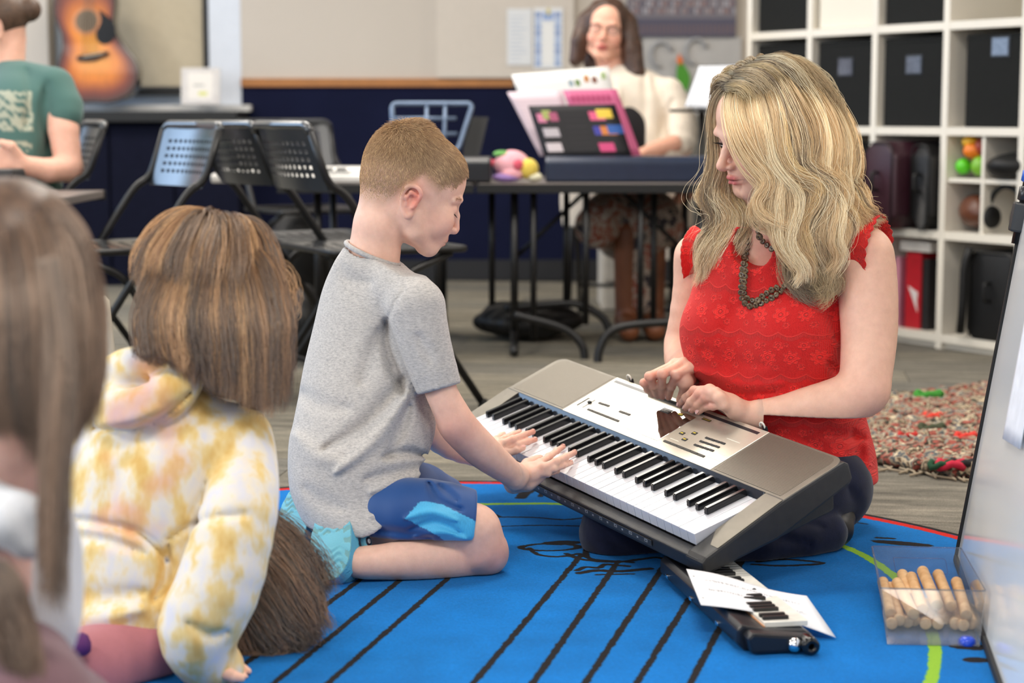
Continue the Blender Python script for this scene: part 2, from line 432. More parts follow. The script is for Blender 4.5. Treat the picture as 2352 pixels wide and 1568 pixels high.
# floor with its carpet planks
fl = N('floor subfloor'); fl.base(srgb(60, 57, 53)); fl.set(Roughness=.95)
floor = wall('floor', (-.2, 3.0, -.03), (10, 13.4, .05), fl.m)
cp = N('carpet plank'); oi = cp.n('ShaderNodeObjectInfo'); co = cp.coord(scale=(2.2, 14, 1)); co2 = cp.coord()
tone = cp.ramp(cp.noise(1.6, 5, .7, co), [(.3, srgb(92, 89, 83)), (.5, srgb(130, 126, 116)), (.72, srgb(164, 158, 144))])
rnd = cp.ramp(oi.outputs['Random'], [(0, (.74, .75, .78, 1)), (1, (1.12, 1.08, 1.0, 1))])
tone = cp.mix(1., tone, rnd, 'MULTIPLY')
speck = cp.ramp(cp.noise(420, 2, .6, co2), [(.35, (.72, .72, .72, 1)), (.65, (1.2, 1.2, 1.2, 1))])
cp.base(cp.mix(1., tone, speck, 'MULTIPLY')); cp.set(Roughness=.95); cp.b.inputs['Specular IOR Level'].default_value = .15
cp.bump(cp.noise(500, 2, .6, co2), .003, .8)
pl, pw = 1.0, .25; pm = None
ca_, sa_ = math.cos(math.radians(-8)), math.sin(math.radians(-8))
for i in range(-7, 9):
    for j in range(6, 40):
        u = (i+(.5 if j % 2 else 0))*pl; v_ = j*pw
        x, y = u*ca_-v_*sa_-1.1, u*sa_+v_*ca_
        lim = abs(x)/max(y, .1)
        if y < 2.2 or y > 9.0 or lim > .62 or x > 3.9 or x < -4.4: continue
        if math.hypot(x+.1, y-2.9) < .95: continue
        if pm is None:
            o = box('carpet_plank', (0, 0, 0), (pl-.002, pw-.002, .006), cp.m, floor, bevel=.001, seg=1, world=False); pm = o.data
        else:
            o = bpy.data.objects.new('carpet_plank', pm); C.objects.link(o); o.parent = floor
        o.location = (x, y, -.003+RNG.uniform(-.0004, .0004)); o.rotation_euler = (0, 0, math.radians(-8))
# shell
wall('ceiling', (-.2, 3.0, 2.83), (10, 13.4, .05), mat('ceiling white', srgb(232, 230, 224), .9, var=.02))
wall('wall_left', (-5.1, 3.0, 1.4), (.1, 13.4, 2.8), cream)
wall('wall_right', (4.7, 3.0, 1.4), (.1, 13.4, 2.8), cream)
wall('wall_front', (-.2, -3.6, 1.4), (10, .1, 2.8), cream)
xw0, xw1 = OY(108, 0, YB)[0], OY(552, 0, YB)[0]
wall('wall_back', ((xw1+4.7)/2, YB+.1, 1.4), (4.7-xw1, .2, 2.8), cream)
wall('wall_back_left', ((xw0-5.1)/2, YB+.1, 1.4), (xw0+5.1, .2, 2.8), cream)
wall('wall_back_sill', ((xw0+xw1)/2, YB+.1, .41), (xw1-xw0, .2, .82), navyw)
wall('wall_back_lintel', ((xw0+xw1)/2, YB+.1, 2.5), (xw1-xw0, .2, .6), cream)
xr = OY(1178, 0, YB)[0]
wall('trim_1', ((xw1+OY(1400, 0, YB)[0])/2, YB-.006, .47), (OY(1400, 0, YB)[0]-xw1, .012, .94), navyw)
wall('trim_2', ((xw1+xr)/2, YB-.012, .958), (xr-xw1, .03, .04), mat('oak rail', srgb(165, 108, 55), .45, var=.12, vscale=9))
wall('trim_3', ((xw0-5.1)/2, YB-.006, .47), (xw0+5.1, .012, .94), navyw)
wall('baseboard_back', (-.9, YB-.01, .05), (3.9, .022, .1), mat('black rubber base', srgb(22, 23, 28), .6))
wall('trim_4', (OY(1003, 0, YB)[0]+.33, YB-.02, 1.9), (.66, .04, 1.84), mat('wall cream with light painted in', srgb(203, 194, 183), .85, var=.02))  # jut in the same cream, its colour lightened to imitate light on it
# window with blind
wf = wall('window_1', ((xw0+xw1)/2, YB+.17, 1.5), (xw1-xw0, .03, 1.35), mat('window daylight reveal', srgb(196, 208, 222), .5, var=.03))
xa, xb_ = OY(128, 0, YB)[0], OY(468, 0, YB)[0]
box('window_blind', ((xa+xb_)/2, YB+.13, 1.55), (xb_-xa, .012, 1.22), mat('blind cream cloth', srgb(196, 184, 160), .9, var=.04), wf, bevel=.002)
box('window_frame', (xb_, YB+.11, 1.5), (.045, .05, 1.2), blackm, wf, bevel=.003)
box('window_frame', ((xa+xb_)/2, YB+.11, .915), (xb_-xa, .05, .035), blackm, wf, bevel=.003)
box('window_trim', ((xb_+.02+xw1)/2, YB+.06, 1.5), (xw1-xb_-.02, .12, 1.34), mat('trim white gloss', srgb(210, 216, 226), .4, var=.02), wf, bevel=.004)
box('window_sill', ((xa+xw1)/2+.05, YB+.03, .835), (xw1-xa, .2, .03), mat('sill white', srgb(205, 203, 200), .4, var=.02), wf, bevel=.004)
# low black cabinet under the window
x0, x1 = OY(-40, 0, 8.95)[0], OY(553, 0, 8.95)[0]
cb = thing('black_counter_cabinet', ((x0+x1)/2, 8.95, 0), 'long black counter cabinet standing under the window with the blind', 'cabinet')
box('worktop', ((x0+x1)/2, 8.95, .795), (x1-x0, .38, .05), blackm, cb, bevel=.004)
box('body', ((x0+x1)/2, 8.98, .385), (x1-x0-.04, .3, .765), mat('dark navy cabinet', srgb(16, 18, 34), .9, var=.1, Specular_IOR_Level=.12), cb, bevel=.004)
for i in range(4):
    xx = x0+(x1-x0)*(i+.5)/4
    box('door', (xx, 8.82, .40), ((x1-x0)/4-.012, .018, .70), mat('dark navy cabinet', srgb(18, 20, 36), .65), cb, bevel=.003)
# ---------------------------------------------------------------- things on the back wall
def paper_on_wall(name, x0, y0, x1, y1, Y, m, label, cat, th=.004, **k):
    a, b = OY(x0, y0, Y), OY(x1, y1, Y)
    return box(name, ((a[0]+b[0])/2, Y, (a[2]+b[2])/2), (abs(b[0]-a[0]), th, abs(a[2]-b[2])), m, bevel=.0008, seg=1, label=label, cat=cat)
def img_mat(name, arr, rough=.6, axes='XZ', lo=None, hi=None, **kw):
    """printed matter: image laid over the object's generated box"""
    a = N(name); im = image(name, arr); tc = a.n('ShaderNodeTexCoord'); sx = a.n('ShaderNodeSeparateXYZ'); cx = a.n('ShaderNodeCombineXYZ')
    a.l(tc.outputs['Generated'], sx.inputs[0]); a.l(sx.outputs[axes[0]], cx.inputs['X']); a.l(sx.outputs[axes[1]], cx.inputs['Y'])
    t = a.n('ShaderNodeTexImage'); t.image = im; t.extension = 'EXTEND'; a.l(cx.outputs[0], t.inputs[0])
    a.base(t.outputs[0]); a.set(Roughness=rough)
    for k, v in kw.items(): a.b.inputs[k.replace('_', ' ')].default_value = v
    return a.m
def canvas(w, h, col): 
    a = np.zeros((h, w, 3), np.float32); a[:] = np.array(col)/255; return a
def rect(a, x0, y0, x1, y1, col):       # fractions, y up
    h, w = a.shape[:2]; a[int(y0*h):max(int(y1*h), int(y0*h)+1), int(x0*w):max(int(x1*w), int(x0*w)+1)] = np.array(col)/255
r_ = np.random.default_rng(3)
a = canvas(200, 300, (222, 224, 226))
for x in (.05, .72):
    for i in range(9): rect(a, x, .05+i*.1, x+.2, .05+i*.1+.075, [(120, 150, 200), (150, 175, 215), (105, 135, 190)][i % 3])
rect(a, .30, .80, .68, .93, (140, 165, 210)); rect(a, .44, .88, .56, .99, (205, 190, 120)); rect(a, .34, .08, .64, .74, (232, 232, 230))
paper_on_wall('wall_chart', 1226, 18, 1293, 158, YB-.045, img_mat('blue framed chart', a), 'white wall chart with columns of blue squares round its sides', 'poster')
a = canvas(160, 240, (218, 220, 222))
for i in range(12): rect(a, .12, .08+i*.07, r_.uniform(.5, .9), .095+i*.07, (178, 188, 205))
paper_on_wall('notice_sheet', 1165, 20, 1222, 150, YB-.045, img_mat('faint printed sheet', a), 'pale notice sheet with faint lines beside the blue chart', 'poster')
a = canvas(480, 220, (112, 108, 116))
for i in range(34):
    for j in range(9):
        c = [(150, 140, 140), (96, 92, 104), (140, 112, 108), (168, 166, 172)][(i*3+j*5+int(r_.integers(0, 2))) % 4]
        rect(a, i/34+.004, .26+j*.082, i/34+.022, .26+j*.082+.06, c)
rect(a, 0, 0, 1, .2, (84, 82, 98))
for i in range(26): rect(a, i/26+.008, .03, i/26+.03, .14, (104, 90, 96))
paper_on_wall('woven_wall_hanging', 1440, -120, 1690, 84, YB-.05, img_mat('woven hanging', a, .9), 'grey and rust wall hanging with rows of little squares above the woman', 'wall hanging', .012)
# grey wall panel behind the woman
a0, a1 = OY(1478, 84, 8.9), OY(1700, 84, 8.9)
# leaning guitar on the counter
def guitar():
    Y = 8.87; c = OY(222, 235, Y); s = FPX/9.0
    g = thing('acoustic_guitar', c, 'sunburst acoustic guitar with black pickguard leaning against the window blind', 'guitar')
    px = [(222, 236), (175, 234), (142, 212), (128, 180), (131, 140), (138, 110), (134, 75), (121, 45), (113, 15), (116, -15), (130, -42), (160, -55), (190, -58), (222, -52), (245, -35), (256, -8), (256, 22), (254, 50), (262, 78), (285, 110), (308, 140), (317, 172), (308, 206), (285, 226), (250, 237)]
    tilt = lambda y: .10*(235-y)/300
    def on(p, d=0): 
        q = OY(p[0], p[1], Y); return q+V(0, tilt(p[1])-d, 0)
    ring = spline(px+[px[0]], 90)[:-1]; cen = np.array([212, 120.])
    front = np.array([on(p) for p in ring]); back = front+V(0, .1, 0)
    bm = bmesh.new(); A = [bm.verts.new(p) for p in front]; B = [bm.verts.new(p) for p in back]; nn = len(A)
    bm.faces.new(A); bm.faces.new(B[::-1])
    for i in range(nn): bm.faces.new((A[i], B[i], B[(i+1) % nn], A[(i+1) % nn]))
    bmesh.ops.recalc_face_normals(bm, faces=bm.faces[:])
    es = [e for e in bm.edges if e.calc_face_angle(0) > 1]; bmesh.ops.bevel(bm, geom=es, offset=.006, segments=2, affect='EDGES')
    m = N('guitar sides'); m.base(srgb(30, 14, 10)); m.set(Roughness=.2, Coat_Weight=.6)
    link('body', bm_mesh('g', bm), m.m, g, smooth=False)
    # top plate with the burst finish: rings from centre to rim
    rings = []; cols = []; ks = np.linspace(0, 1, 14)
    c0, c1, c2, c3 = [np.array(srgb(*q)[:3]) for q in ((226, 152, 30), (208, 114, 16), (116, 36, 10), (26, 10, 7))]
    for k in ks:
        q = cen+(ring-cen)*k*.985; rings.append([on(p, .0085) for p in q])
        cc = c0+(c1-c0)*min(1, k/.55) if k < .55 else (c1+(c2-c1)*(k-.55)/.25 if k < .8 else c2+(c3-c2)*(k-.8)/.2)
        cols += [cc]*nn
    v = np.array(rings).reshape(-1, 3); f = [(i*nn+j, i*nn+(j+1) % nn, (i+1)*nn+(j+1) % nn, (i+1)*nn+j) for i in range(len(ks)-1) for j in range(nn)]
    m = N('sunburst top'); wv = m.noise(30, 4, .6, m.coord(scale=(10, 1, .6)))
    m.base(m.mix(1, m.attr(), m.ramp(wv, [(.3, (.7, .7, .7, 1)), (.7, (1.1, 1.1, 1.1, 1))]), 'MULTIPLY')); m.set(Roughness=.38, Coat_Weight=.08)
    link('soundboard', mesh_np('sb', v, f, cols), m.m, g)
    def disc(name, cx, cy, rx, ry, d, col, rough=.4, r0=0, par=g):
        th = np.linspace(0, 2*np.pi, 32, endpoint=False); o_ = [on((cx+rx*math.cos(t), cy+ry*math.sin(t)), d) for t in th]
        i_ = [on((cx+rx*r0*math.cos(t), cy+ry*r0*math.sin(t)), d) for t in th]
        vv = o_+i_; ff = [(i, (i+1) % 32, (i+1) % 32+32, i+32) for i in range(32)]
        mm = mat('guitar '+name, col, rough); return link(name, mesh_np(name, vv, ff), mm, par)
    disc('rosette', 193, 47, 34, 33, .0095, srgb(190, 120, 70), .4, .78)
    disc('sound_hole', 193, 47, 26, 26, .0097, srgb(96, 78, 56))
    pg = spline([(222, 20), (236, 30), (258, 52), (262, 70), (258, 88), (246, 100), (232, 102), (220, 92), (216, 76), (222, 62), (228, 46), (222, 20)], 40)[:-1]
    prism('pickguard', [(OY(p[0], p[1], Y)[0], OY(p[0], p[1], Y)[2]) for p in pg], -.002, mat('pickguard black', srgb(18, 18, 20), .2), g, O=(0, Y+.05-.012, 0), D=(0, 1, 0))
    br = [(174, 130), (182, 127), (210, 123), (236, 119), (247, 117), (247, 126), (232, 132), (220, 138), (196, 141), (184, 140), (174, 137)]
    bo = prism('bridge', [(OY(p[0], p[1], Y)[0], OY(p[0], p[1], Y)[2]) for p in br], -.009, mat('bridge dark wood', srgb(38, 24, 18), .5), g, O=(0, Y+.03-.008, 0), D=(0, 1, 0), bevel=.001)
    q0, q1 = on((190, 130), .024), on((235, 122), .024)
    tubes('saddle', [([q0, q1], .002)], mat('bone', srgb(225, 215, 195), .4), bo)
    nk = box('neck', on((180, -190), -.02)+V(0, 0, 0), (.055, .03, .62), mat('guitar neck dark', srgb(60, 36, 22), .4), g, bevel=.008)
    st = []
    for i in range(6):
        st.append(([on((191+i*6.8-4, 130-i*.9), .02), on((186+i*3.6, -60), .016), on((176+i*3, -400), .016)], .0009))
    tubes('guitar_string', st, mat('string steel', srgb(190, 185, 170), .3, 1), g, n=4, kind='stuff')
guitar()
# little framed card on the sill
a = canvas(120, 120, (205, 200, 196))
for i in range(60):
    x, y = r_.uniform(0, 1, 2)
    if max(abs(x-.5), abs(y-.5)) > .3: rect(a, x*.97, y*.97, x*.97+.03, y*.97+.03, (170, 160, 160))
rect(a, .18, .15, .82, .88, (226, 220, 212)); rect(a, .45, .25, .68, .36, (205, 205, 120)); rect(a, .32, .5, .6, .56, (170, 170, 165))
q0, q1 = OY(416, 168, 8.95), OY(506, 248, 8.95)
box('greeting_card', ((q0[0]+q1[0])/2, 8.95, .02+(q0[2]+q1[2])/2), (q1[0]-q0[0], .012, q0[2]-q1[2]+.01), img_mat('card print', a), R=rotm(0, -8), bevel=.001,
    label='small square card with grey lace border standing on the black counter', cat='card')
# ================================================================= THE RUG
def seg_d(X, Y, a, b):
    a = np.asarray(a[:2]); b = np.asarray(b[:2]); d = b-a; L = d@d+1e-12
    t = np.clip(((X-a[0])*d[0]+(Y-a[1])*d[1])/L, 0, 1); return np.hypot(X-a[0]-t*d[0], Y-a[1]-t*d[1])
def make_rug():
    cx, cy, R = -.1, 2.9, 1.125; px = 760; res = 2*R/px*1.0
    res = 2.3/1900; x0, y0 = cx-1.15, cy-1.15; n = 1900
    ys, xs = np.mgrid[0:n, 0:n]; X = x0+xs*res; Y = y0+ys*res
    r = np.random.default_rng(5)
    def nz(k, amp):                      # fuzzy pile edge
        a = r.normal(size=(n//k+2, n//k+2)); i = np.arange(n)/k; i0 = i.astype(int); f = i-i0
        a = a[i0][:, i0]*(1-f)[:, None]*(1-f)[None]+a[i0+1][:, i0]*f[:, None]*(1-f)[None]+a[i0][:, i0+1]*(1-f)[:, None]*f[None]+a[i0+1][:, i0+1]*f[:, None]*f[None]
        return a*amp
    e = nz(3, .0007)+nz(9, .0007)
    blue = np.array([10, 116, 196])/255; blk = np.array([32, 28, 30])/255; red = np.array([206, 38, 34])/255; grn = np.array([150, 196, 60])/255
    img = np.empty((n, n, 3), np.float32); img[:] = blue; img *= (1+nz(40, .03)+nz(160, .03)+nz(2, .03))[..., None]
    def paint(d, wd, col):
        m = np.clip((wd-d-e)/.0012+.5, 0, 1)[..., None]; img[:] = img*(1-m)+col*m
    def line(pts, wd, col=blk, px=True, close=False, n_=None):
        p = [G(*q)[:2] if px else q for q in pts]
        if n_: p = spline(p, n_)
        lo = np.min(p, 0)-wd*3; hi = np.max(p, 0)+wd*3
        i0, i1 = np.clip(((lo[1]-y0)/res, (hi[1]-y0)/res), 0, n).astype(int); j0, j1 = np.clip(((lo[0]-x0)/res, (hi[0]-x0)/res), 0, n).astype(int)
        if i1 <= i0 or j1 <= j0: return
        xx, yy = X[i0:i1, j0:j1], Y[i0:i1, j0:j1]; d = np.full(xx.shape, 9.)
        for a, b in zip(p[:-1], p[1:]): d = np.minimum(d, seg_d(xx, yy, a, b))
        m = np.clip((wd-d-e[i0:i1, j0:j1])/.0012+.5, 0, 1)[..., None]; img[i0:i1, j0:j1] = img[i0:i1, j0:j1]*(1-m)+col*m
    def blob(c, rx, ry, ang, col=blk, ring=None):
        c = G(*c)[:2]; a = math.radians(ang); u = (X-c[0])*math.cos(a)+(Y-c[1])*math.sin(a); v = -(X-c[0])*math.sin(a)+(Y-c[1])*math.cos(a)
        d = (np.sqrt((u/rx)**2+(v/ry)**2)-1)*min(rx, ry); paint(np.abs(d) if ring else d, ring or 0, col)
    rad = np.hypot(X-cx, Y-cy)
    # deeper blue ripples between the staff and the border
    # staff lines
    for a, b in [((1335, 1285), (1098, 1570)), ((1420, 1300), (1232, 1570)), ((1525, 1310), (1352, 1570)), ((1590, 1375), (1470, 1570)), ((1655, 1450), (1592, 1570)), ((1045, 1325), (768, 1570)), ((935, 1330), (645, 1570)), ((845, 1330), (520, 1570))]:
        p, q = G(*a)[:2], G(*b)[:2]; line([p, q+(q-p)*.35], .0055, px=False)
    line([(1098, 1200), (1160, 1198), (1230, 1199), (1290, 1204), (1340, 1200)], .0045, n_=20); line([(1120, 1221), (1230, 1217), (1330, 1219)], .0035, n_=12)
    line([(1150, 1198), (1120, 1185), (1095, 1178)], .004)
    line([(1055, 1128), (1068, 1137), (1080, 1150)], .006); line([(1225, 1133), (1205, 1143), (1195, 1153)], .012); line([(1250, 1135), (1240, 1150)], .006)
    line([(1020, 1183), (1060, 1190), (1110, 1196)], .004)
    blob((1288, 1258), .036, .017, 8); blob((1262, 1268), .052, .028, 4, ring=.0045)
    line([(1215, 1270), (1235, 1285), (1280, 1290), (1330, 1283)], .005, n_=20)
    line([(1300, 1283), (1340, 1297), (1420, 1302), (1500, 1292), (1530, 1296)], .006, n_=20); line([(1355, 1262), (1345, 1280), (1360, 1296), (1450, 1303)], .006, n_=20)
    line([(1325, 1322), (1345, 1314), (1375, 1316), (1390, 1308), (1440, 1312)], .006, n_=20); line([(1330, 1328), (1370, 1322), (1420, 1324), (1490, 1318)], .008, n_=20); line([(1370, 1332), (1455, 1330)], .004)
    line([(1740, 1302), (1800, 1296), (1890, 1305), (1800, 1311), (1730, 1308)], .006, n_=24); line([(1700, 1300), (1690, 1320)], .008)
    blob((2070, 1259), .058, .016, -22); line([(2015, 1246), (2050, 1248)], .006)
    line([(1945, 1208), (1990, 1214)], .003); line([(1965, 1190), (1995, 1195)], .003)
    blob((2225, 1500), .03, .016, -10); blob((2240, 1530), .02, .014, 0)
    line([(2040, 1380), (2070, 1372)], .006)
    for k in range(6):                   # motifs on the hidden side of the rug, like those in view
        a = 3.3+k*.5 if k < 3 else 4.6+(k-3)*.4; c_ = np.array([cx+.8*math.cos(a), cy+.8*math.sin(a)])
        line([c_, c_+[.02, .13]], .005, px=False); line([c_-[.02, .004], c_+[.015, .004]], .016, px=False)
    # green ring and border
    th = np.arctan2(Y-cy, X-cx)
    gp = [G(*q)[:2] for q in ((900, 1172), (1000, 1169), (1100, 1168), (1200, 1167), (1290, 1168))]
    gp += [V(.30, 3.70), V(.46, 3.57)]+[G(*q)[:2] for q in ((1925, 1262), (2040, 1325), (2110, 1400), (2143, 1480), (2140, 1567))]+[V(.53, 2.4)]
    line(list(spline(gp, 60)), .0095, grn, px=False)
    gq = [V(-.25, 3.75), V(-.62, 3.55), V(-.86, 3.2), V(-.92, 2.8), V(-.8, 2.35), V(-.4, 2.05), V(.1, 2.0), V(.45, 2.2), V(.53, 2.4)]
    line(list(spline([G(900, 1172)[:2]]+gq, 60)), .0095, grn, px=False)
    paint(np.abs(rad-1.094), .011, red); paint(-(rad-1.105), 0, blk)
    a = N('rug pile'); im = image('rug_weave', np.clip(img, 0, 1)); g = a.n('ShaderNodeNewGeometry')
    mp = a.n('ShaderNodeMapping'); mp.inputs['Location'].default_value = (-x0/2.3, -y0/2.3, 0); mp.inputs['Scale'].default_value = (1/2.3, 1/2.3, 1)
    tcn = a.n('ShaderNodeTexCoord'); a.l(tcn.outputs['Object'], mp.inputs[0])
    t = a.n('ShaderNodeTexImage'); t.image = im; t.interpolation = 'Cubic'; a.l(mp.outputs[0], t.inputs[0])
    co = a.coord(); a.base(a.mix(1, t.outputs[0], a.ramp(a.noise(900, 2, .5, co), [(.3, (.84, .84, .84, 1)), (.7, (1.12, 1.12, 1.12, 1))]), 'MULTIPLY'))
    a.set(Roughness=.95, Sheen_Weight=.04); a.b.inputs['Specular IOR Level'].default_value = .08
    a.bump(a.noise(700, 3, .6, co), .004, .7)
    ths = np.linspace(0, 2*np.pi, 160, endpoint=False); v = [(cx, cy, .0095)]
    for rr, z in ((.9, .0095), (R-.006, .0095), (R, .006), (R, .0005)):
        v += [(cx+rr*math.cos(q), cy+rr*math.sin(q), z) for q in ths]
    f = [(0, 1+i, 1+(i+1) % 160, 1+(i+1) % 160) for i in range(160)]
    f = [tuple(q[:3]) for q in f]+[(1+k*160+i, 1+(k+1)*160+i, 1+(k+1)*160+(i+1) % 160, 1+k*160+(i+1) % 160) for k in range(3) for i in range(160)]
    me = bpy.data.meshes.new('rug'); me.from_pydata([tuple(map(float, q)) for q in v], [], f)
    link('round_rug', me, a.m, label='round bright blue rug with black music staff lines, green ring and red border', cat='rug')
make_rug()

# ================================================================= ELECTRONIC KEYBOARD
def make_keyboard():
    Mk = Matrix((KX, KY, KZ)).transposed().to_4x4(); 
    kb = bpy.data.objects.new('electronic_keyboard', None); C.objects.link(kb)
    kb.location = tuple(KO); kb.rotation_euler = Mk.to_euler()
    tag(kb, "grey electronic keyboard resting on the kneeling woman's lap, played by the boy", 'keyboard')
    sh = N('keyboard case'); co = sh.coord(); sh.base(sh.ramp(sh.noise(60, 3, .6, co), [(.3, srgb(32, 32, 33)), (.7, srgb(42, 41, 41))])); sh.set(Roughness=.42); sh.bump(sh.noise(1500, 2, .5, co), .0003)
    tp = N('keyboard top'); co = tp.coord(); tp.base(tp.ramp(tp.noise(14, 4, .6, co), [(.3, srgb(112, 106, 96)), (.7, srgb(130, 124, 112))])); tp.set(Roughness=.36, Metallic=.55); tp.bump(tp.noise(1800, 2, .5, co), .0002)
    sv = N('keyboard silver panel'); co = sv.coord(); sv.base(sv.ramp(sv.noise(10, 5, .65, co), [(.3, srgb(206, 198, 180)), (.7, srgb(226, 219, 204))])); sv.set(Roughness=.36, Metallic=.7)
    gr = N('speaker grille'); co = gr.coord(scale=(300, 300, 300)); sx = gr.n('ShaderNodeSeparateXYZ'); gr.l(co, sx.inputs[0])
    fx = gr.math('SUBTRACT', gr.math('FRACT', sx.outputs[0]), .5); fy = gr.math('SUBTRACT', gr.math('FRACT', sx.outputs[1]), .5)
    d = gr.math('SQRT', gr.math('ADD', gr.math('MULTIPLY', fx, fx), gr.math('MULTIPLY', fy, fy)))
    gr.base(gr.ramp(d, [(.22, srgb(44, 42, 38)), (.34, srgb(128, 120, 106))])); gr.set(Roughness=.4, Metallic=.5)
    gr.bump(gr.ramp(d, [(.2, (0, 0, 0, 1)), (.36, (1, 1, 1, 1))]), .0012)
    L = lambda *a: [x/1000 for x in a]
    def pz(Y): return 12+(Y-150)*17/142 if Y > 150 else 12+(Y-150)*.192
    # case: chassis with a battery box below, two cheeks and a front rail
    def xprof(name, prof, xa, xb, m, bev=.0025, par=kb, **k):
        return prism(name, [(y/1000, z/1000) for y, z in prof], (xb-xa)/1000, m, par, O=(xa/1000, 0, 0), U=(0, 1, 0), W=(0, 0, 1), D=(1, 0, 0), bevel=bev, world=False, **k)
    case = xprof('case', [(-30, -46), (-27, -24), (-16, -22.5), (-2, -22.5), (-2, -30), (148, -30), (148, 2), (150, 4), (290, 20), (297, 14), (298, -8), (290, -16), (125, -50), (-24, -50)], -40, 882, sh.m)
    xprof('battery_box', [(60, -49), (120, -40), (284, -8), (262, -20), (256, -52), (250, -55), (64, -55)], -20, 884, sh.m, par=kb)
    ck = [(-30, -47), (-29, -26), (-18, -20), (0, -16.5), (40, -9), (100, 2.5), (150, pz(150)), (270, pz(270)-.5), (287, 27), (296, 20), (298, -8), (290, -16), (125, -50), (-24, -50)]
    for xa, xb in ((-54, -1.5), (844, 896)):
        xprof('end_cheek', ck, xa, xb, sh.m, .005)
    # brownish top skins of the cheeks
    for xa, xb, inn in ((-51, -3, 1), (846, 893, -1)):
        vs, z = [], lambda y: (pz(y)+.9 if y >= 150 else 12.9+(y-150)*.192 if y > 0 else -15.6)
        pts = [(y, z(y)) for y in (8, 40, 80, 120, 150)]; n = len(pts)
        me = bpy.data.meshes.new('skin'); v = [(x/1000, y/1000, q/1000) for y, q in pts for x in (xa+(0 if inn == 1 else (26*max(0, (40-y)/32))), xb-(26*max(0, (40-y)/32) if inn == 1 else 0))]
        v += [(a, b, c-.0012) for a, b, c in v]; f = [(2*i, 2*i+1, 2*i+3, 2*i+2) for i in range(n-1)]; o = 2*n
        f += [(2*i+o, 2*i+2+o, 2*i+3+o, 2*i+1+o) for i in range(n-1)]+[(2*i, 2*i+2, 2*i+2+o, 2*i+o) for i in range(n-1)]+[(2*i+1, 2*i+1+o, 2*i+3+o, 2*i+3) for i in range(n-1)]
        me.from_pydata(v, [], f); link('cheek_top', me, tp.m, kb, world=False, smooth=False)
    # panels of the upper deck: their own plane
    al = math.atan2(17, 142); Rp = rotm(0, math.degrees(al)); 
    def pc(x, y, dz=0): q = np.array([x, y, pz(y)+dz]); return q/1000
    def deck(name, xa, xb, ya, yb, m, th=5, dz=-1.2, bev=.001, corner=None, **k):
        if corner:
            r = corner; o = []
            W_, H_ = (xb-xa), (yb-ya)/math.cos(al)
            for cx_, cy_, a0 in ((W_-(r if corner_r else 0), H_-(r if corner_r else 0), 0), ): pass
        return box(name, pc((xa+xb)/2, (ya+yb)/2, dz-th/2+1.2), L(xb-xa, (yb-ya)/math.cos(al), th), m, kb, R=Rp, bevel=bev, world=False, **k)
    def deckpoly(name, pts, m, th=5, top=0., bev=.0012, par=kb):
        n_ = Rp[:, 2]; t = Rp[:, 1]
        O = pc(0, 150)+n_*(top-th)/1000
        return prism(name, [(x/1000, (y-150)/1000/math.cos(al)) for x, y in pts], th/1000, m, par, O=O, U=(1, 0, 0), W=t, D=n_, bevel=bev, world=False)
    def arc(cx_, cy_, r, a0, a1, n=7): return [(cx_+r*math.cos(math.radians(a)), cy_+r*math.sin(math.radians(a))) for a in np.linspace(a0, a1, n)]
    deckpoly('speaker_panel', [(-51, 152), (169, 152), (169, 292)]+arc(-27, 268, 24, 90, 180), tp.m)
    deckpoly('speaker_panel', [(681, 152), (893, 152)]+arc(869, 268, 24, 0, 90)+[(681, 292)], tp.m)
    deckpoly('speaker_grille', [(-36, 158), (164, 158), (164, 286)]+arc(-20, 270, 16, 90, 180), gr.m, 2, .5, .0004)
    deckpoly('speaker_grille', [(686, 158), (878, 158)]+arc(862, 270, 16, 0, 90)+[(686, 286)], gr.m, 2, .5, .0004)
    deckpoly('control_panel', [(170, 152), (680, 152), (680, 292), (170, 292)], sv.m, 5, .2)
    lip = N('glossy dark lip'); lip.base(srgb(34, 38, 46)); lip.set(Roughness=.22)
    box('key_slot_lip', (.4205, .1475, .0062), (.845, .004, .0165), lip.m, kb, R=rotm(0, -38), bevel=.001, world=False)
    # display glass
    def PP(px, py):                      # photo pixel -> (x, y) mm on the deck
        nn = KY*(-math.sin(al))+KZ*math.cos(al); o = K(0, 150, 12); d = P(px, py, 1.)-V(0, 0, CH); s = ((o-V(0, 0, CH))@nn)/(d@nn)
        q = V(0, 0, CH)+d*s-KO; return q@KX*1000, q@KY*1000
    r4 = lambda x, y: PP(1260+x/5.3455, 840+y/5.3455)
    gl = N('display glass'); gl.base(srgb(206, 204, 198)); gl.set(Roughness=.05, Metallic=1)
    dl, dr, db, dt = r4(860, 725)[0], r4(1330, 925)[0], (r4(860, 725)[1]+r4(1330, 925)[1])/2, 262
    dsp = deckpoly('display_window', [(dl, db), (dr, db), (dr+2, dt), (dl+2, dt)], gl.m, 3, 1.0, .0005)
    dk = mat('key rubber dark', srgb(70, 66, 60), .6); dk2 = mat('key rubber black', srgb(42, 40, 38), .6); yl = mat('yellow button', srgb(214, 190, 70), .45)
    def btn(a, b, n, m, wy=5.5, name='button', h=1.6, gap=1.0):
        (xa, ya), (xb, yb) = a, b
        for i in range(n):
            w_ = (xb-xa)/n; cx_ = xa+w_*(i+.5); cy_ = ya+(yb-ya)*(i+.5)/n
            box(name, pc(cx_, cy_, h/2), L(abs(w_)-gap, wy, h), m, kb, R=Rp, bevel=.0006, seg=1, world=False)
    btn(r4(480, 533), r4(865, 683), 6, dk); btn(r4(615, 455), r4(748, 497), 2, dk); btn(r4(868, 558), r4(1003, 605), 2, dk)
    btn(r4(1415, 920), r4(1915, 1118), 6, dk)
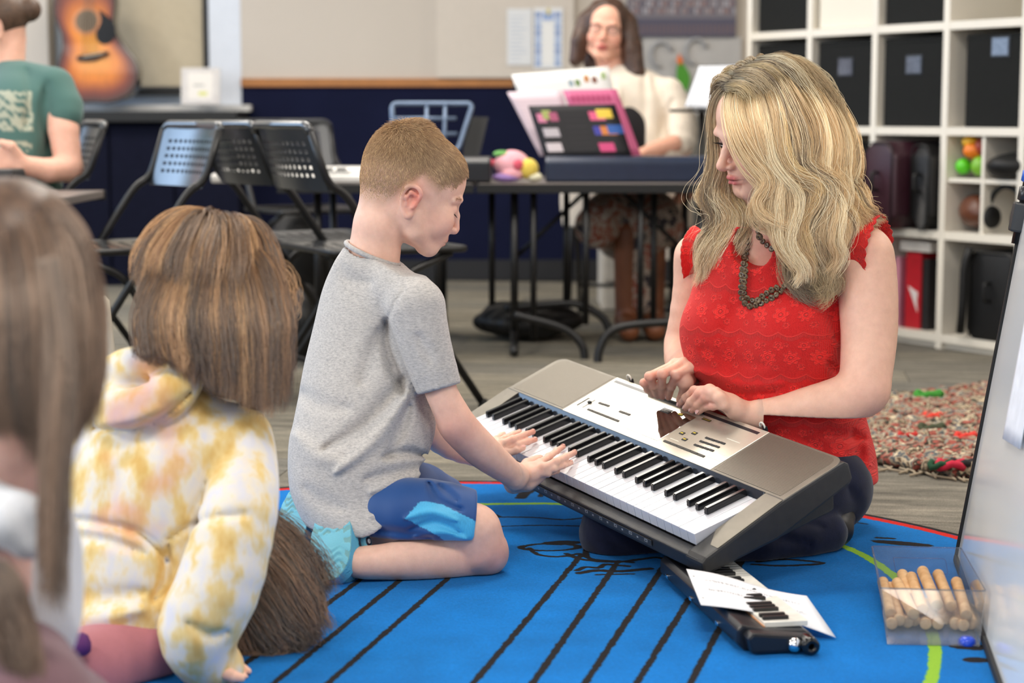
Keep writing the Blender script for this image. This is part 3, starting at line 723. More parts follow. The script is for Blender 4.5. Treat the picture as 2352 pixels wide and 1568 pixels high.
    for y0_, x0_ in ((882, 1925), (924, 1855), (968, 1785)): btn(r4(x0_, y0_), r4(x0_+245, y0_+80), 4, dk2, 5, 'number_button', 1.6, .8)
    for q in ((1640, 830), (1793, 830), (1672, 905)):
        x, y = r4(*q); b0 = box('oval_button', pc(x, y, .5), L(13, 8, 1.6), dk2, kb, R=Rp, bevel=.003, world=False); box('print', pc(x, y, 1.6), L(8, 3, .4), yl, b0, R=Rp, bevel=.0003, seg=1, world=False)
    x, y = r4(1622, 604); b0 = box('power_button', pc(x, y, .8), L(16, 8, 1.4), dk2, kb, R=Rp, bevel=.003, world=False); box('cap', pc(x, y, 1.9), L(12.5, 5.4, 1.6), yl, b0, R=Rp, bevel=.002, world=False)
    # little name plate beside the display
    ar = canvas(120, 60, (44, 42, 40))
    for i in range(11): rect(ar, .08+i*.08, .62, .12+i*.08, .8, (190, 188, 180))
    for i in range(5): rect(ar, .15+i*.15, .2+.06*(i % 2), .24+i*.15, .42, (150, 148, 140))
    x, y = r4(1445, 555); box('indicator_plate', pc(x, y, 1.0), L(30, 13, 1.6), img_mat('indicator print', ar, .35, 'XY'), kb, R=Rp, bevel=.0008, world=False)
    ar = canvas(120, 30, (60, 52, 28))
    for i in range(9): rect(ar, .06+i*.1, .3, .12+i*.1, .75, (190, 165, 60))
    x, y = r4(1940, 665); box('gold_lettering', pc(x, y, .5), L(26, 6, .8), img_mat('gold print', ar, .4, 'XY'), kb, R=Rp, bevel=.0003, world=False)
    # volume slider and its printed bracket
    xa, ya = r4(415, 512); xb, yb = r4(575, 420)
    sl = box('slider_slot', pc((xa+xb)/2, (ya+yb)/2, .25), L(3.2, math.hypot(xb-xa, yb-ya), .5), dk2, kb, R=Rp, bevel=0, world=False)
    x, y = r4(505, 455); box('slider_knob', pc(x, y, 2), L(9, 6, 4), blackm, kb, R=Rp, bevel=.0012, world=False)
    xa, ya = r4(345, 480); xb, yb = r4(490, 395)
    for (u0, v0, u1, v1) in ((xa, ya, xa+4, ya), (xa+4, ya, xb, yb), (xb, yb, xb+6, yb)):
        box('slider_mark', pc((u0+u1)/2, (v0+v1)/2, .25), L(abs(u1-u0)+1.4, abs(v1-v0)+1.4, .4), dk2, kb, R=Rp, bevel=0, world=False)
    # small printed captions
    ar = canvas(600, 160, (212, 204, 188)); rr = np.random.default_rng(4)
    pr = mat('pale caption print', srgb(236, 230, 214), .5)
    for (q0, q1) in (((500, 505), (860, 625)), ((500, 575), (600, 625)), ((560, 615), (640, 645)), ((640, 640), (700, 655)), ((760, 690), (830, 705)), ((1400, 945), (1465, 985)), ((1490, 890), (1600, 925)), ((2090, 1070), (2170, 1100)), ((1950, 1110), (2110, 1180)), ((2190, 890), (2350, 950))):
        a_, b_ = r4(*q0), r4(*q1); box('caption', pc((a_[0]+b_[0])/2, (a_[1]+b_[1])/2, .22), L(abs(b_[0]-a_[0]), 1.6, .3), pr, kb, R=Rp, bevel=0, world=False)
    # groove of the music rest
    gm = N('rest groove'); gm.base(srgb(30, 34, 42)); gm.set(Roughness=.3)
    gy = PP(1405, 873)[1], PP(1750, 995)[1]; gx = PP(1412, 875)[0], PP(1748, 992)[0]
    box('music_rest_groove', pc((gx[0]+gx[1])/2, 279, .35), L(gx[1]-gx[0], 7.5, .8), gm.m, kb, R=Rp, bevel=.0003, world=False)
    box('music_rest_edge', pc(400, 276, 3.5), L(190, 3, 9), blackm, kb, R=Rp @ rotm(0, 24), bevel=.001, world=False)
    for q in ((1447, 872), (1745, 987)):
        x, y = PP(*q); t = np.linspace(-.5, math.pi+.5, 10)
        tubes('rest_hook', [([pc(x+7*math.cos(s), 296, 4+7*math.sin(s)) for s in t], .0018)], white, kb, world=False)
        box('hook_bracket', pc(x+4, 298, -1), L(12, 4, 10), blackm, kb, bevel=.001, world=False)
    # keys
    wk = N('white key plastic'); wk.base(srgb(214, 214, 219)); wk.set(Roughness=.2, Coat_Weight=.15); wk.b.inputs['Subsurface Weight'].default_value = .05; wk.b.inputs['Subsurface Scale'].default_value = .01
    bk = N('black key plastic'); bk.base(srgb(16, 16, 18)); bk.set(Roughness=.16)
    Pk = 23.4; w0 = None
    for i in range(36):
        if w0 is None:
            o = box('white_key', (0, 0, 0), L(Pk-1.3, 148, 21.5), wk.m, kb, bevel=.0009, world=False); w0 = o.data
        else:
            o = bpy.data.objects.new('white_key', w0); C.objects.link(o); o.parent = kb
        o.location = ((i+.5)*Pk/1000, .074, -.01075+RNG.uniform(-.00015, .00015))
    b0 = None
    for oc in range(5):
        for c_ in (.92, 2.08, 3.88, 5.0, 6.12):
            if b0 is None:
                bm = bmesh.new(); bmesh.ops.create_cube(bm, size=1)
                for v in bm.verts:
                    top = v.co.z > 0; v.co = Vector((v.co.x*(.0098 if top else .0112), v.co.y*.087+(.0022 if top and v.co.y < 0 else 0), v.co.z*.0125))
                bmesh.ops.bevel(bm, geom=bm.edges[:], offset=.0014, segments=3, affect='EDGES')
                o = link('black_key', bm_mesh('bk', bm), bk.m, kb, world=False, smooth=False); b0 = o.data
            else:
                o = bpy.data.objects.new('black_key', b0); C.objects.link(o); o.parent = kb
            o.location = ((oc*7+c_)*Pk/1000, .0985, .0058)
    # pictograms along the front rail
    ar = canvas(900, 40, (56, 54, 52)); 
    for i in range(17):
        x = .02+i*.058; rect(ar, x, .35, x+.012 if i % 2 else x+.022, .65 if i % 2 else .85, (150, 148, 144))
        if i % 2 == 0: rect(ar, x+.004, .45, x+.018, .7, (60, 58, 56))
    box('pictogram_strip', (.535, -.0302, -.034), (.42, .0006, .011), img_mat('pictograms', ar, .4, 'XZ'), kb, R=rotm(0, -7), bevel=0, world=False)
    return kb, PP
KB, PP = make_keyboard()

# ================================================================= MELODICA, PAPER
def make_melodica():
    A, B, Cc = G(1515, 1340), G(1692, 1511), G(1855, 1492)
    u = nrm(A-B); L_ = np.linalg.norm(A-B); n_ = V(0, 0, 1); w_ = np.cross(u, n_)   # w_: across, to the right
    t = thing('melodica', B, 'black melodica with white keys lying on the blue rug under a sheet of paper', 'melodica')
    z0 = .010
    def q(a, b, c): return B+u*a+w_*b+n_*(c+z0)
    mb = N('melodica body'); mb.base(srgb(26, 27, 32)); mb.set(Roughness=.35)
    W = .118
    prism('body', [(.012, 0), (W-.01, 0), (W, .008), (W, .020), (W-.012, .027), (.05, .030), (.008, .040), (0, .032), (0, .012)], L_, mb.m, t, O=q(0, 0, 0), U=w_, W=n_, D=u, bevel=.004)
    prism('end_cap', [(.016, .002), (W-.012, .002), (W-.004, .010), (W-.006, .024), (.05, .030), (.016, .034), (.008, .026)], .03, mb.m, t, O=q(-.026, 0, 0), U=w_, W=n_, D=u, bevel=.005)
    box('gold_rail', q(L_/2, .047, .0305), (.0025, L_-.03, .003), mat('melodica rail', srgb(190, 130, 80), .4), t, R=np.array([w_, u, n_]).T, bevel=0)
    Rm = np.array([w_, u, n_]).T; n = 26; wp = (L_-.035)/n
    mw, mbk = mat('melodica white key', srgb(236, 232, 222), .3), mat('melodica black key', srgb(24, 23, 24), .35)
    a0 = None
    for i in range(n):
        o = box('white_key', q(.018+wp*(i+.5), .082, .033), (.068, wp-.0008, .008), mw, t, R=Rm, bevel=.001)
    pat = [1, 1, 0, 1, 1, 1, 0]
    for i in range(n-1):
        if pat[i % 7]: box('black_key', q(.018+wp*(i+1), .070, .0395), (.040, wp*.55, .006), mbk, t, R=Rm, bevel=.001)
    chrome = mat('chrome', srgb(225, 225, 228), .08, 1)
    lathe('chrome_button', [(0, .010), (.006, .009), (.010, .005), (.011, 0), (.011, -.012)], chrome, t, O=q(-.027, .080, .014), A=-u)
    mo = lathe('mouth_socket', [(.004, 0), (.004, .016), (.009, .018), (.0125, .016), (.0135, .006), (.0135, -.012)], mat('black gloss plastic', srgb(18, 18, 20), .15), t, O=q(-.028, .101, .0145), A=-u)
    for a in (.1, .25, .4): box('latch', q(a, -.001, .016), (.004, .012, .006), chrome, t, R=Rm, bevel=.001)
make_melodica()
def sheet(name, corners, m, n=14, wave=.0, th=.0004, sag=None, **t):
    """corners: bl, br, tr, tl"""
    a, b, c, d = [np.asarray(q, float) for q in corners]; u, v = np.meshgrid(np.linspace(0, 1, n), np.linspace(0, 1, n)); u = u[..., None]; v = v[..., None]
    p = a*(1-u)*(1-v)+b*u*(1-v)+c*u*v+d*(1-u)*v
    if sag is not None: p = p+sag(u, v)
    p = p.reshape(-1, 3); uv = np.concatenate([u, v], -1).reshape(-1, 2)
    f = [(i*n+j, i*n+j+1, (i+1)*n+j+1, (i+1)*n+j) for i in range(n-1) for j in range(n-1)]
    me = mesh_np(name, p, f, uv=uv); o = link(name, me, m, **t)
    s = o.modifiers.new('thickness', 'SOLIDIFY'); s.thickness = th; s.offset = 0; return o
def uv_mat(name, arr, rough=.7):
    a = N(name); t = a.n('ShaderNodeTexImage'); t.image = image(name, arr); a.base(t.outputs[0]); a.set(Roughness=rough)
    a.b.inputs['Specular IOR Level'].default_value = .3; return a.m
ar = canvas(700, 500, (226, 226, 230)); rr = np.random.default_rng(9)
for row in (.72, .45):
    y = row
    for i in range(240):
        x = .12+i*.0032; y = row+.02*math.sin(i*.05)+rr.normal(0, .006)
        rect(ar, x, y, x+.003, y+.006, (120, 118, 120))
    for i in range(60):
        x = rr.uniform(.12, .88); rect(ar, x, row+rr.uniform(-.02, .02), x+.006, row+rr.uniform(.0, .02)+.02, (150, 148, 150))
for y in (.2, .8):
    h, w_ = ar.shape[:2]; yy, xx = np.mgrid[0:h, 0:w_]; ar[np.hypot(xx-.04*w_, (yy-y*h)) < 6] = .45
pc_ = [G(1610, 1389, .061), G(1920, 1464, .013), G(1853, 1368, .050), G(1576, 1306, .061)]
sheet('sheet_of_notes', pc_, uv_mat('handwritten notes', ar), sag=lambda u, v: np.array([0, .014, .006])*(np.sin(np.pi*u)*(1-v))+np.array([0, 0, 1.])*(.003*np.sin(2*np.pi*u)*v), label='white sheet of paper with handwriting lying across the melodica', cat='paper')

# ================================================================= BOX OF RHYTHM STICKS
def clear_plastic(name, col=(.93, .95, .97, 1), rough=.05):
    a = N(name); a.base(col); a.set(Roughness=rough, IOR=1.45, Alpha=1)
    tr = a.n('ShaderNodeBsdfTransparent'); tr.inputs[0].default_value = col
    fr = a.n('ShaderNodeFresnel'); fr.inputs[0].default_value = 1.45
    gl = a.n('ShaderNodeBsdfGlossy'); gl.inputs['Roughness'].default_value = rough
    df = a.n('ShaderNodeBsdfDiffuse'); df.inputs[0].default_value = (.8, .84, .9, 1)
    m0 = a.n('ShaderNodeMixShader'); m0.inputs[0].default_value = .05; a.l(tr.outputs[0], m0.inputs[1]); a.l(df.outputs[0], m0.inputs[2])
    m1 = a.n('ShaderNodeMixShader'); a.l(a.math('MULTIPLY', fr.outputs[0], .4), m1.inputs[0]); a.l(m0.outputs[0], m1.inputs[1]); a.l(gl.outputs[0], m1.inputs[2])
    a.l(m1.outputs[0], a.out.inputs[0]); a.t.nodes.remove(a.b); return a.m
BX = [G(2038, 1479, .0105), G(2250, 1484, .0105)]
def make_bin():
    fl_, fr_ = BX; cp_ = clear_plastic('clear plastic')
    tfl, tfr = G(2022, 1350, .082), G(2265, 1357, .082); tbl, tbr = G(2002, 1254, .082), G(2208, 1258, .082)
    bbl, bbr = tbl+V(.012, -.008, -.0715), tbr+V(-.004, -.008, -.0715)
    t = thing('clear_plastic_bin', (fl_+fr_)/2, 'clear plastic open bin standing on the rug, filled with wooden sticks', 'bin')
    def wall_(name, a, b, c, d, th=.0022, hole=None):
        a, b, c, d = [np.asarray(q) for q in (a, b, c, d)]; n_ = nrm(np.cross(b-a, d-a))*th
        v = [tuple(q) for q in (a, b, c, d)]+[tuple(q+n_) for q in (a, b, c, d)]
        me = bpy.data.meshes.new(name); me.from_pydata(v, [], [(0, 3, 2, 1), (4, 5, 6, 7), (0, 1, 5, 4), (1, 2, 6, 5), (2, 3, 7, 6), (3, 0, 4, 7)])
        return link(name, me, cp_, t, smooth=False)
    wall_('front_wall', fr_, fl_, tfl, tfr); wall_('back_wall', bbl, bbr, tbr, tbl); wall_('side_wall', fl_, bbl, tbl, tfl); wall_('side_wall', bbr, fr_, tfr, tbr); wall_('bottom', fl_, fr_, bbr, bbl)
    rim = mat('clear rim', srgb(170, 180, 200), .2)
    tubes('rim', [(rounded([tfl, tfr, tbr, tbl, tfl], .008), .0013)], clear_plastic('rim plastic', (.7, .76, .85, 1)), t, n=6)
    a, b, c, d = [tbl+(tbr-tbl)*s+(bbl-tbl)*k for s, k in ((.22, .25), (.80, .25), (.80, .62), (.22, .62))]
    tubes('handle_outline', [(rounded([a, b, c, d, a], .006)-V(0, .002, 0), .0009)], clear_plastic('rim plastic2', (.75, .8, .9, 1)), t, n=6)
make_bin()
wd = N('stick wood'); co = wd.coord(scale=(1, 1, 1)); oi = wd.n('ShaderNodeObjectInfo')
cw = wd.ramp(wd.noise(60, 4, .6, co), [(.3, srgb(196, 150, 100)), (.7, srgb(226, 188, 140))])
wd.base(wd.mix(1, cw, wd.ramp(oi.outputs['Random'], [(0, (.84, .80, .76, 1)), (1, (1.06, 1.05, 1.04, 1))]), 'MULTIPLY')); wd.set(Roughness=.5)
def r5(x, y): return 1450+x/2.6075, 1180+y/2.6075
ST = [  # (near end in photo, depth), (far end, depth) of every stick
 ((1560, 690), 2.88, (1530, 600), 3.05), ((1605, 705), 2.90, (1590, 610), 3.06), ((1655, 672), 2.89, (1630, 590), 3.06), ((1695, 705), 2.90, (1680, 600), 3.06), ((1762, 712), 2.88, (1740, 600), 3.06), ((1835, 716), 2.88, (1820, 600), 3.06), ((1885, 690), 2.91, (1880, 600), 3.07), ((1940, 728), 2.88, (1930, 610), 3.06), ((2035, 722), 2.88, (2010, 600), 3.06),
 ((1725, 612), 2.93, (1700, 530), 3.08), ((1800, 645), 2.90, (1770, 540), 3.08), ((1862, 610), 2.92, (1840, 500), 3.08), ((1990, 695), 2.87, (1930, 575), 3.04), ((2045, 660), 2.88, (1990, 540), 3.04),
 ((1555, 600), 2.89, (1505, 400), 3.06), ((1608, 640), 2.88, (1545, 430), 3.05), ((1690, 600), 2.87, (1590, 405), 3.04), ((1745, 570), 2.89, (1675, 370), 3.06), ((1665, 500), 2.97, (1622, 355), 3.10), ((1832, 545), 2.88, (1742, 335), 3.04), ((1915, 555), 2.89, (1835, 355), 3.05), ((2008, 608), 2.87, (1945, 400), 3.03), ((2100, 560), 2.90, (2062, 420), 3.02)]
sd = None
for i, (a, za, b, zb) in enumerate(ST):
    pa, pb = P(*r5(*a), za), P(*r5(*b), zb); L_ = .205; dr = nrm(pb-pa); 
    pa[2] = max(pa[2], .024); top = pa+dr*max(np.linalg.norm(pb-pa), .12)
    pts = [pa, pa+dr*.002, pa+dr*.02, top-dr*.004, top]; 
    R_ = .0092
    lay = ('bottom', i, 9) if i < 9 else (('middle', i-9, 5) if i < 14 else ('top', i-14, 9)); nth = ('first', 'second', 'third', 'fourth', 'fifth', 'sixth', 'seventh', 'eighth', 'ninth')[lay[1]]
    labs = {14: 'wooden rhythm stick at the far left of the bin, leaning on its side', 19: 'wooden rhythm stick reaching highest in the middle of the bin', 22: 'wooden rhythm stick leaning alone in the back right corner of the bin'}
    mid = [pa+dr*s for s in np.linspace(0, np.linalg.norm(top-pa), 7)]
    o = lathe('rhythm_stick', [(0, -.0005), (R_-.0022, 0), (R_-.0006, .0008), (R_, .0025), (R_, np.linalg.norm(top-pa)-.006), (R_-.001, np.linalg.norm(top-pa)-.003), (R_-.004, np.linalg.norm(top-pa)), (0, np.linalg.norm(top-pa)+.0005)], wd.m, None, O=pa, A=dr, n=18,
              label=labs.get(i, 'wooden rhythm stick, %s from the left in the %s layer of the clear bin' % (nth, lay[0])), cat='rhythm stick', group='rhythm sticks in the clear bin')
q = G(2221, 1476, .012)
lathe('blue_cap', [(0, .010), (.008, .0098), (.0125, .006), (.0135, 0), (.0135, -.002)], mat('blue plastic', srgb(24, 70, 200), .3), None, O=q, n=24, label='small blue plastic cap at the front right foot of the clear bin', cat='cap')

# ================================================================= WHITEBOARD EASEL
def make_board():
    A = G(2192, 1303); A[2] = 0; B = G(2283, 1570); u = nrm(V(B[0]-A[0], B[1]-A[1], 0)); lean = nrm(V(.165, .02, .985)); n_ = nrm(np.cross(lean, u)); n_ = -n_ if n_[0] > 0 else n_
    A = A+V(0, 0, .012)
    e = thing('whiteboard_easel', A, 'glossy white easel board with thin black edge leaning at the right border', 'whiteboard')
    Rb = np.array([u, n_, lean]).T; W, Hh = 1.0, .80
    wb = N('whiteboard gloss'); wb.base(srgb(226, 228, 230)); wb.set(Roughness=.12); wb.b.inputs['Specular IOR Level'].default_value = .55
    box('board', A+u*W/2+lean*Hh/2-n_*.008, (W-.01, .010, Hh-.01), wb.m, e, R=Rb, bevel=.001)
    for c, s in ((A+lean*Hh/2, (.010, .020, Hh)), (A+u*W+lean*Hh/2, (.010, .020, Hh)), (A+u*W/2+lean*.006, (W, .022, .012)), (A+u*W/2+lean*Hh, (W, .022, .012))):
        box('edge_strip', c-n_*.008, s, blackm, e, R=Rb, bevel=.002)
    # folding prop behind and the telescopic post with clamps
    tubes('rear_leg', [([A+lean*.78-n_*.02+u*.04, V(A[0]+.55, A[1]+u[1]*.04, .012)], .011)], blackp, e); tubes('rear_leg', [([A+lean*.78-n_*.02+u*.96, V(A[0]+.45, A[1]+u[1]*.96, .012)], .011)], blackp, e)
    def onedge(py): 
        best = min(np.linspace(.3, 1.2, 1801), key=lambda s: abs(proj_y(A+lean*s)-py)); return A+lean*best
    p0, p1 = onedge(560), onedge(180)
    tubes('post', [([p0+n_*.0, p1], .0085)], blackp, e, n=14)
    gm = mat('clamp grey black', srgb(40, 42, 46), .3)
    box('clamp', onedge(500)-lean*.0-u*.0, (.034, .034, .052), gm, e, R=Rb, bevel=.004)
    box('clamp', onedge(285), (.028, .028, .066), gm, e, R=Rb, bevel=.004)
    lathe('blue_collar', [(.0085, -.011), (.0125, -.009), (.0125, .009), (.0085, .011)], mat('blue collar', srgb(30, 90, 190), .3), e, O=onedge(405), A=lean)
    lathe('black_collar', [(.0085, -.013), (.013, -.011), (.013, .011), (.0085, .013)], gm, e, O=onedge(445), A=lean)
    sheet('paper_on_board', [A+u*.33+lean*.28+n_*.003, A+u*.54+lean*.30+n_*.003, A+u*.54+lean*.58+n_*.003, A+u*.31+lean*.62+n_*.003], mat('white paper', srgb(232, 236, 244), .7), label='white sheet of paper fixed to the leaning easel board', cat='paper')
def proj_y(p):
    d = p-V(0, 0, CH); return 784+FPX*(-d[1]*sT-d[2]*cT)/(d[1]*cT-d[2]*sT)
make_board()

# ================================================================= RAG RUG
def make_rag():
    rg = thing('rag_rug', G(2130, 1010), 'multicoloured woven rag rug lying rumpled on the carpet beyond the easel board', 'rug')
    m = N('rag strip'); co = m.coord(scale=(.45, 1.3, 1.3)); oi = m.n('ShaderNodeObjectInfo')
    vo = m.n('ShaderNodeTexNoise'); vo.inputs['Scale'].default_value = 26; vo.inputs['Detail'].default_value = 3; mp = m.n('ShaderNodeVectorMath'); mp.operation = 'ADD'
    cb_ = m.n('ShaderNodeCombineXYZ'); m.l(m.math('MULTIPLY', oi.outputs['Random'], 77.), cb_.inputs[0]); m.l(m.math('MULTIPLY', oi.outputs['Random'], 33.), cb_.inputs[1]); m.l(co, mp.inputs[0]); m.l(cb_.outputs[0], mp.inputs[1]); m.l(mp.outputs[0], vo.inputs[0])
    cols = [(50, 44, 38), (168, 152, 128), (96, 84, 68), (190, 172, 144), (60, 58, 48), (150, 76, 64), (150, 138, 118), (86, 92, 96), (200, 184, 156), (110, 92, 76), (180, 160, 130), (120, 110, 90)]
    m.base(m.ramp(vo.outputs[0], [(.22+.05*i, srgb(*c)) for i, c in enumerate(cols)], 'CONSTANT')); m.set(Roughness=.95)
    m.bump(m.noise(150, 3, .6, co), .002)
    a, b, c, d = G(1935, 1062), G(2300, 1112), G(2330, 898), G(1935, 935); n = 27
    r = np.random.default_rng(2)
    for i in range(n):
        t = (i+.5)/n; p0 = a+(d-a)*t; p1 = b+(c-b)*t; k = 46
        L_ = [p0+(p1-p0)*s+V(r.normal(0, .004), r.normal(0, .006)+.02*math.sin(s*7+i*.3), .012+.004*math.sin(i)+abs(r.normal(0, .004))) for s in np.linspace(0, 1, k)]
        rr = .017+r.uniform(-.004, .006, k)
        v, f, tr = tube_data(spline(L_, k), rr, 6); v[:, 2] = np.maximum(v[:, 2], .0015)
        me = bpy.data.meshes.new('rag'); me.from_pydata(v.tolist(), [], f.tolist()+tr.tolist()); link('rag_strip', me, m.m, rg)
    fr = []
    for k in range(20):
        p = a+(b-a)*(k+.5)/20+V(0, 0, .006); fr.append(([p, p+V(r.uniform(-.02, .02), -.03, 0), p+V(r.uniform(-.03, .03), -.055, -.002)], .003))
    tubes('fringe', fr, mat('rag fringe', srgb(160, 146, 124), .95), rg, n=5, kind='stuff')
    for (px, py, col, s) in ((2133, 932, (52, 130, 40), .035), (2142, 982, (214, 60, 44), .022), (2140, 1010, (60, 66, 44), .03), (2085, 1030, (176, 40, 34), .022), (2185, 1098, (190, 30, 60), .03), (2160, 1098, (24, 70, 44), .024), (2215, 1096, (26, 22, 24), .03), (2218, 1030, (206, 56, 46), .024)):
        p = G(px, py)+V(0, 0, .03); t = [p+V(s*math.cos(q), s*.6*math.sin(q), .006*math.sin(3*q)) for q in np.linspace(0, 5.6, 12)]
        tubes('ribbon_knot', [(t, s*.3)], mat('ribbon %d %d %d' % col, srgb(*col), .9), rg, n=6)
make_rag()
# ================================================================= CUBE SHELVING
th_ = math.radians(58); SA = V(math.cos(th_), -math.sin(th_), 0); SB = V(math.sin(th_), math.cos(th_), 0); SZ = V(0, 0, 1)
SO = P(2168, 290, 6.38); SO[2] = 0
def S(i, h, d): return SO+SA*.35*i+SZ*h+SB*d          # column position, height, depth into the shelf
RS = np.array([SA, SB, SZ]).T; H0, PH, TB, DP = .036, .355, .028, .39
shelf = thing('cube_shelving_unit', S(-.5, 0, .2), 'tall white cube shelving unit filled with black boxes and bags', 'shelf')
shc = mat('shelf back wood', srgb(206, 198, 182), .6, var=.03, vscale=3)
for i in range(-3, 3): box('upright', S(i, (H0+5*PH)/2, DP/2), (TB, DP, H0+5*PH+TB/2), white, shelf, R=RS, bevel=.0015)
for j in range(6):
    for i in range(-3, 2): box('shelf_board', S(i+.5, H0+j*PH, DP/2), (.35-TB, DP-.002, TB), white, shelf, R=RS, bevel=.0015)
box('plinth', S(-.5, .012, DP/2), (5*.35-.02, DP-.04, .022), white, shelf, R=RS, bevel=.001)
for i in range(-3, 2): box('back_panel', S(i+.5, H0+2.5*PH, DP-.004), (.35-TB, .006, 5*PH), shc, shelf, R=RS, bevel=0)
boxm = fabric('black storage box felt', srgb(17, 19, 19), 500, .0006, .15, 60, .85, sheen=.04)
boxw = mat('cream storage box', srgb(222, 216, 202), .7, var=.02, vscale=4)
labm = mat('label holder film', srgb(88, 92, 104), .12, 0, .3, 60)
def storage(i, j, m, label, off=0, w_=.30, fr=.02, lab=(0, 0), grp=None):
    c = S(i+.5, H0+j*PH+TB/2+.155, fr+.17)+SA*off
    t = thing('storage_box', c-SZ*.155, label, 'storage box', grp)
    box('body', c, (w_, .33, .308), m, t, R=RS, bevel=.006)
    tubes('rim_seam', [(rounded([c+SA*a*w_/2+SB*b*.166+SZ*.14 for a, b in ((-1, -1), (1, -1), (1, 1), (-1, 1), (-1, -1))], .01), .0018)], m, t, n=5)
    if lab:
        l = box('label_holder', c-SB*.1665+SA*lab[0]+SZ*(.06+lab[1]), (.082, .003, .068), mat('label frame', srgb(34, 36, 40), .4), t, R=RS, bevel=.001)
        box('label', c-SB*.1690+SA*lab[0]+SZ*(.06+lab[1]), (.070, .002, .056), labm, l, R=RS, bevel=0)
storage(-3, 3, boxm, 'black felt box in the top visible row, leftmost column of the shelving'); storage(-2, 3, boxw, 'cream coloured box in the top visible row of the shelving')
storage(-1, 3, boxm, 'black felt box in the top visible row beside the cream box'); storage(-3, 2, boxm, 'black felt box in the second row, leftmost column, above the blonde hair')
storage(-2, 2, boxm, 'black felt box with dim label, second row beside the leftmost one'); storage(-1, 2, boxm, 'black felt box with bright square label, middle of the second row')
storage(0, 2, boxm, 'black felt box set to the right of its cell, label high up', .03, .27, lab=(.02, .05)); storage(1, 3, boxm, 'black felt box at the upper right edge of the shelving')
storage(1, 2, boxm, 'black felt box at the far right of the second row'); storage(-3, 1, boxm, 'black felt box behind the blonde woman in the third row'); storage(-2, 0, boxm, 'black felt box on the lowest row behind the woman'); storage(1, 0, boxm, 'black felt box in the bottom right cell')
storage(-3, 0, boxm, 'black felt box in the bottom left cell of the shelving'); storage(1, 1, boxm, 'black felt box in the third row at the far right')
# top row out of the frame stays empty; cases stand in the third row
def case(i, j, off, w_, h, d, m, label, rad=.05, name='instrument_case', fr=.0, cat='case'):
    c = S(i+.5, H0+j*PH+TB/2, fr)+SA*off; t = thing(name, c, label, cat)
    pr = [(-w_/2+rad, 0), (w_/2-rad, 0), (w_/2, rad), (w_/2, h-rad), (w_/2-rad, h), (-w_/2+rad, h), (-w_/2, h-rad), (-w_/2, rad)]
    prism('shell', pr, d, m, t, O=c-SB*.0, U=SA, W=SZ, D=SB, bevel=.012, smooth=True)
    z = [c+SA*(w_/2+.001)*a+SZ*h*b-SB*.003 for a, b in ((-.8, .02), (-.8, .98), (.8, .98), (.8, .02))]
    tubes('zip', [(rounded(z, .03), .003)], mat('zip dark', srgb(14, 14, 15), .5), t, n=5)
    tubes('handle', [(rounded([c+SZ*h*.45-SB*.004, c+SZ*h*.45-SB*.03, c+SZ*h*.65-SB*.03, c+SZ*h*.65-SB*.004], .012), .006)], mat('zip dark', srgb(14, 14, 15), .5), t, n=6)
    return t
mar = mat('maroon case cloth', srgb(52, 22, 34), .45, var=.12, vscale=8); blc = mat('black nylon', srgb(12, 12, 14), .55, var=.2, vscale=20, bump=.001, bscale=60)
case(-1, 1, -.045, .17, .305, .36, mar, 'maroon instrument case standing on end in the third row', fr=-.09); case(-1, 1, .10, .10, .30, .33, blc, 'narrow black instrument case beside the maroon one', fr=-.03)
case(-2, 1, .05, .20, .30, .35, blc, 'black case in the third row behind the blonde hair', fr=-.03)
case(0, 0, .06, .22, .30, .30, blc, 'big black soft bag on the lowest visible row', .03, 'black_bag', cat='bag')
tubes('bag_strap', [(rounded([S(.45, .36, -.02), S(.42, .30, -.035), S(.40, .16, -.03), S(.35, .07, -.02)], .03), .014)], blc, None, n=8, label='black strap hanging down in front of the big black bag', cat='strap')
# binders
for k, (off, w_, col, h, lb) in enumerate([(-.085, .024, (196, 130, 150), .25, 'pink spine of a folder standing left of the red binder'), (-.055, .016, (120, 40, 60), .25, 'dark rose folder next to the red binder'), (-.005, .075, (178, 18, 34), .27, 'bright red binder with a white arrow mark'), (.055, .03, (30, 28, 30), .25, 'black folder right of the red binder')]):
    c = S(-.5, H0+TB/2, .05)+SA*off; t = thing('binder', c, lb, 'binder'); 
    box('cover', c+SZ*h/2+SB*.12, (w_, .24, h), mat('binder %d' % k, srgb(*col), .5), t, R=RS, bevel=.004)
    if k == 2: prism('arrow_mark', [(-.022, .15), (.026, .13), (.022, .10), (.026, .06)], -.002, mat('white print', srgb(220, 210, 210), .6), t, O=c, U=SA, W=SZ, D=SB)
box('white_box_lid', S(-.47, H0+TB/2+.292, .14), (.15, .2, .035), mat('white card', srgb(215, 210, 205), .6), R=RS, bevel=.003, label='white flat box lying on top of the binders', cat='box')
# divided cell
dv = thing('cell_divider', S(.5, H0+PH+TB/2, .15), 'white insert dividing one shelf cell into small pigeonholes', 'shelf insert')
box('upright_board', S(.5, H0+PH+.1775, .17), (.014, .32, PH-TB), white, dv, R=RS, bevel=.001); box('shelf_board', S(.265, H0+PH+.19, .17), (.15, .32, .014), white, dv, R=RS, bevel=.001); box('shelf_board', S(.74, H0+PH+.19, .17), (.15, .32, .014), white, dv, R=RS, bevel=.001)
def blobs(name, c, specs, label, cat):
    t = thing(name, c, label, cat)
    for nm, off, r, col in specs:
        s = Sculpt().ell(c+np.asarray(off), r); v, f = s.mesh(c+np.asarray(off)-np.asarray(r)*1.2-.01, c+np.asarray(off)+np.asarray(r)*1.2+.01, .006)
        link(nm, mesh_np(nm, v, f), mat('toy %d %d %d' % col, srgb(*col), .35), t)
b = S(.22, H0+PH+.205, .05)
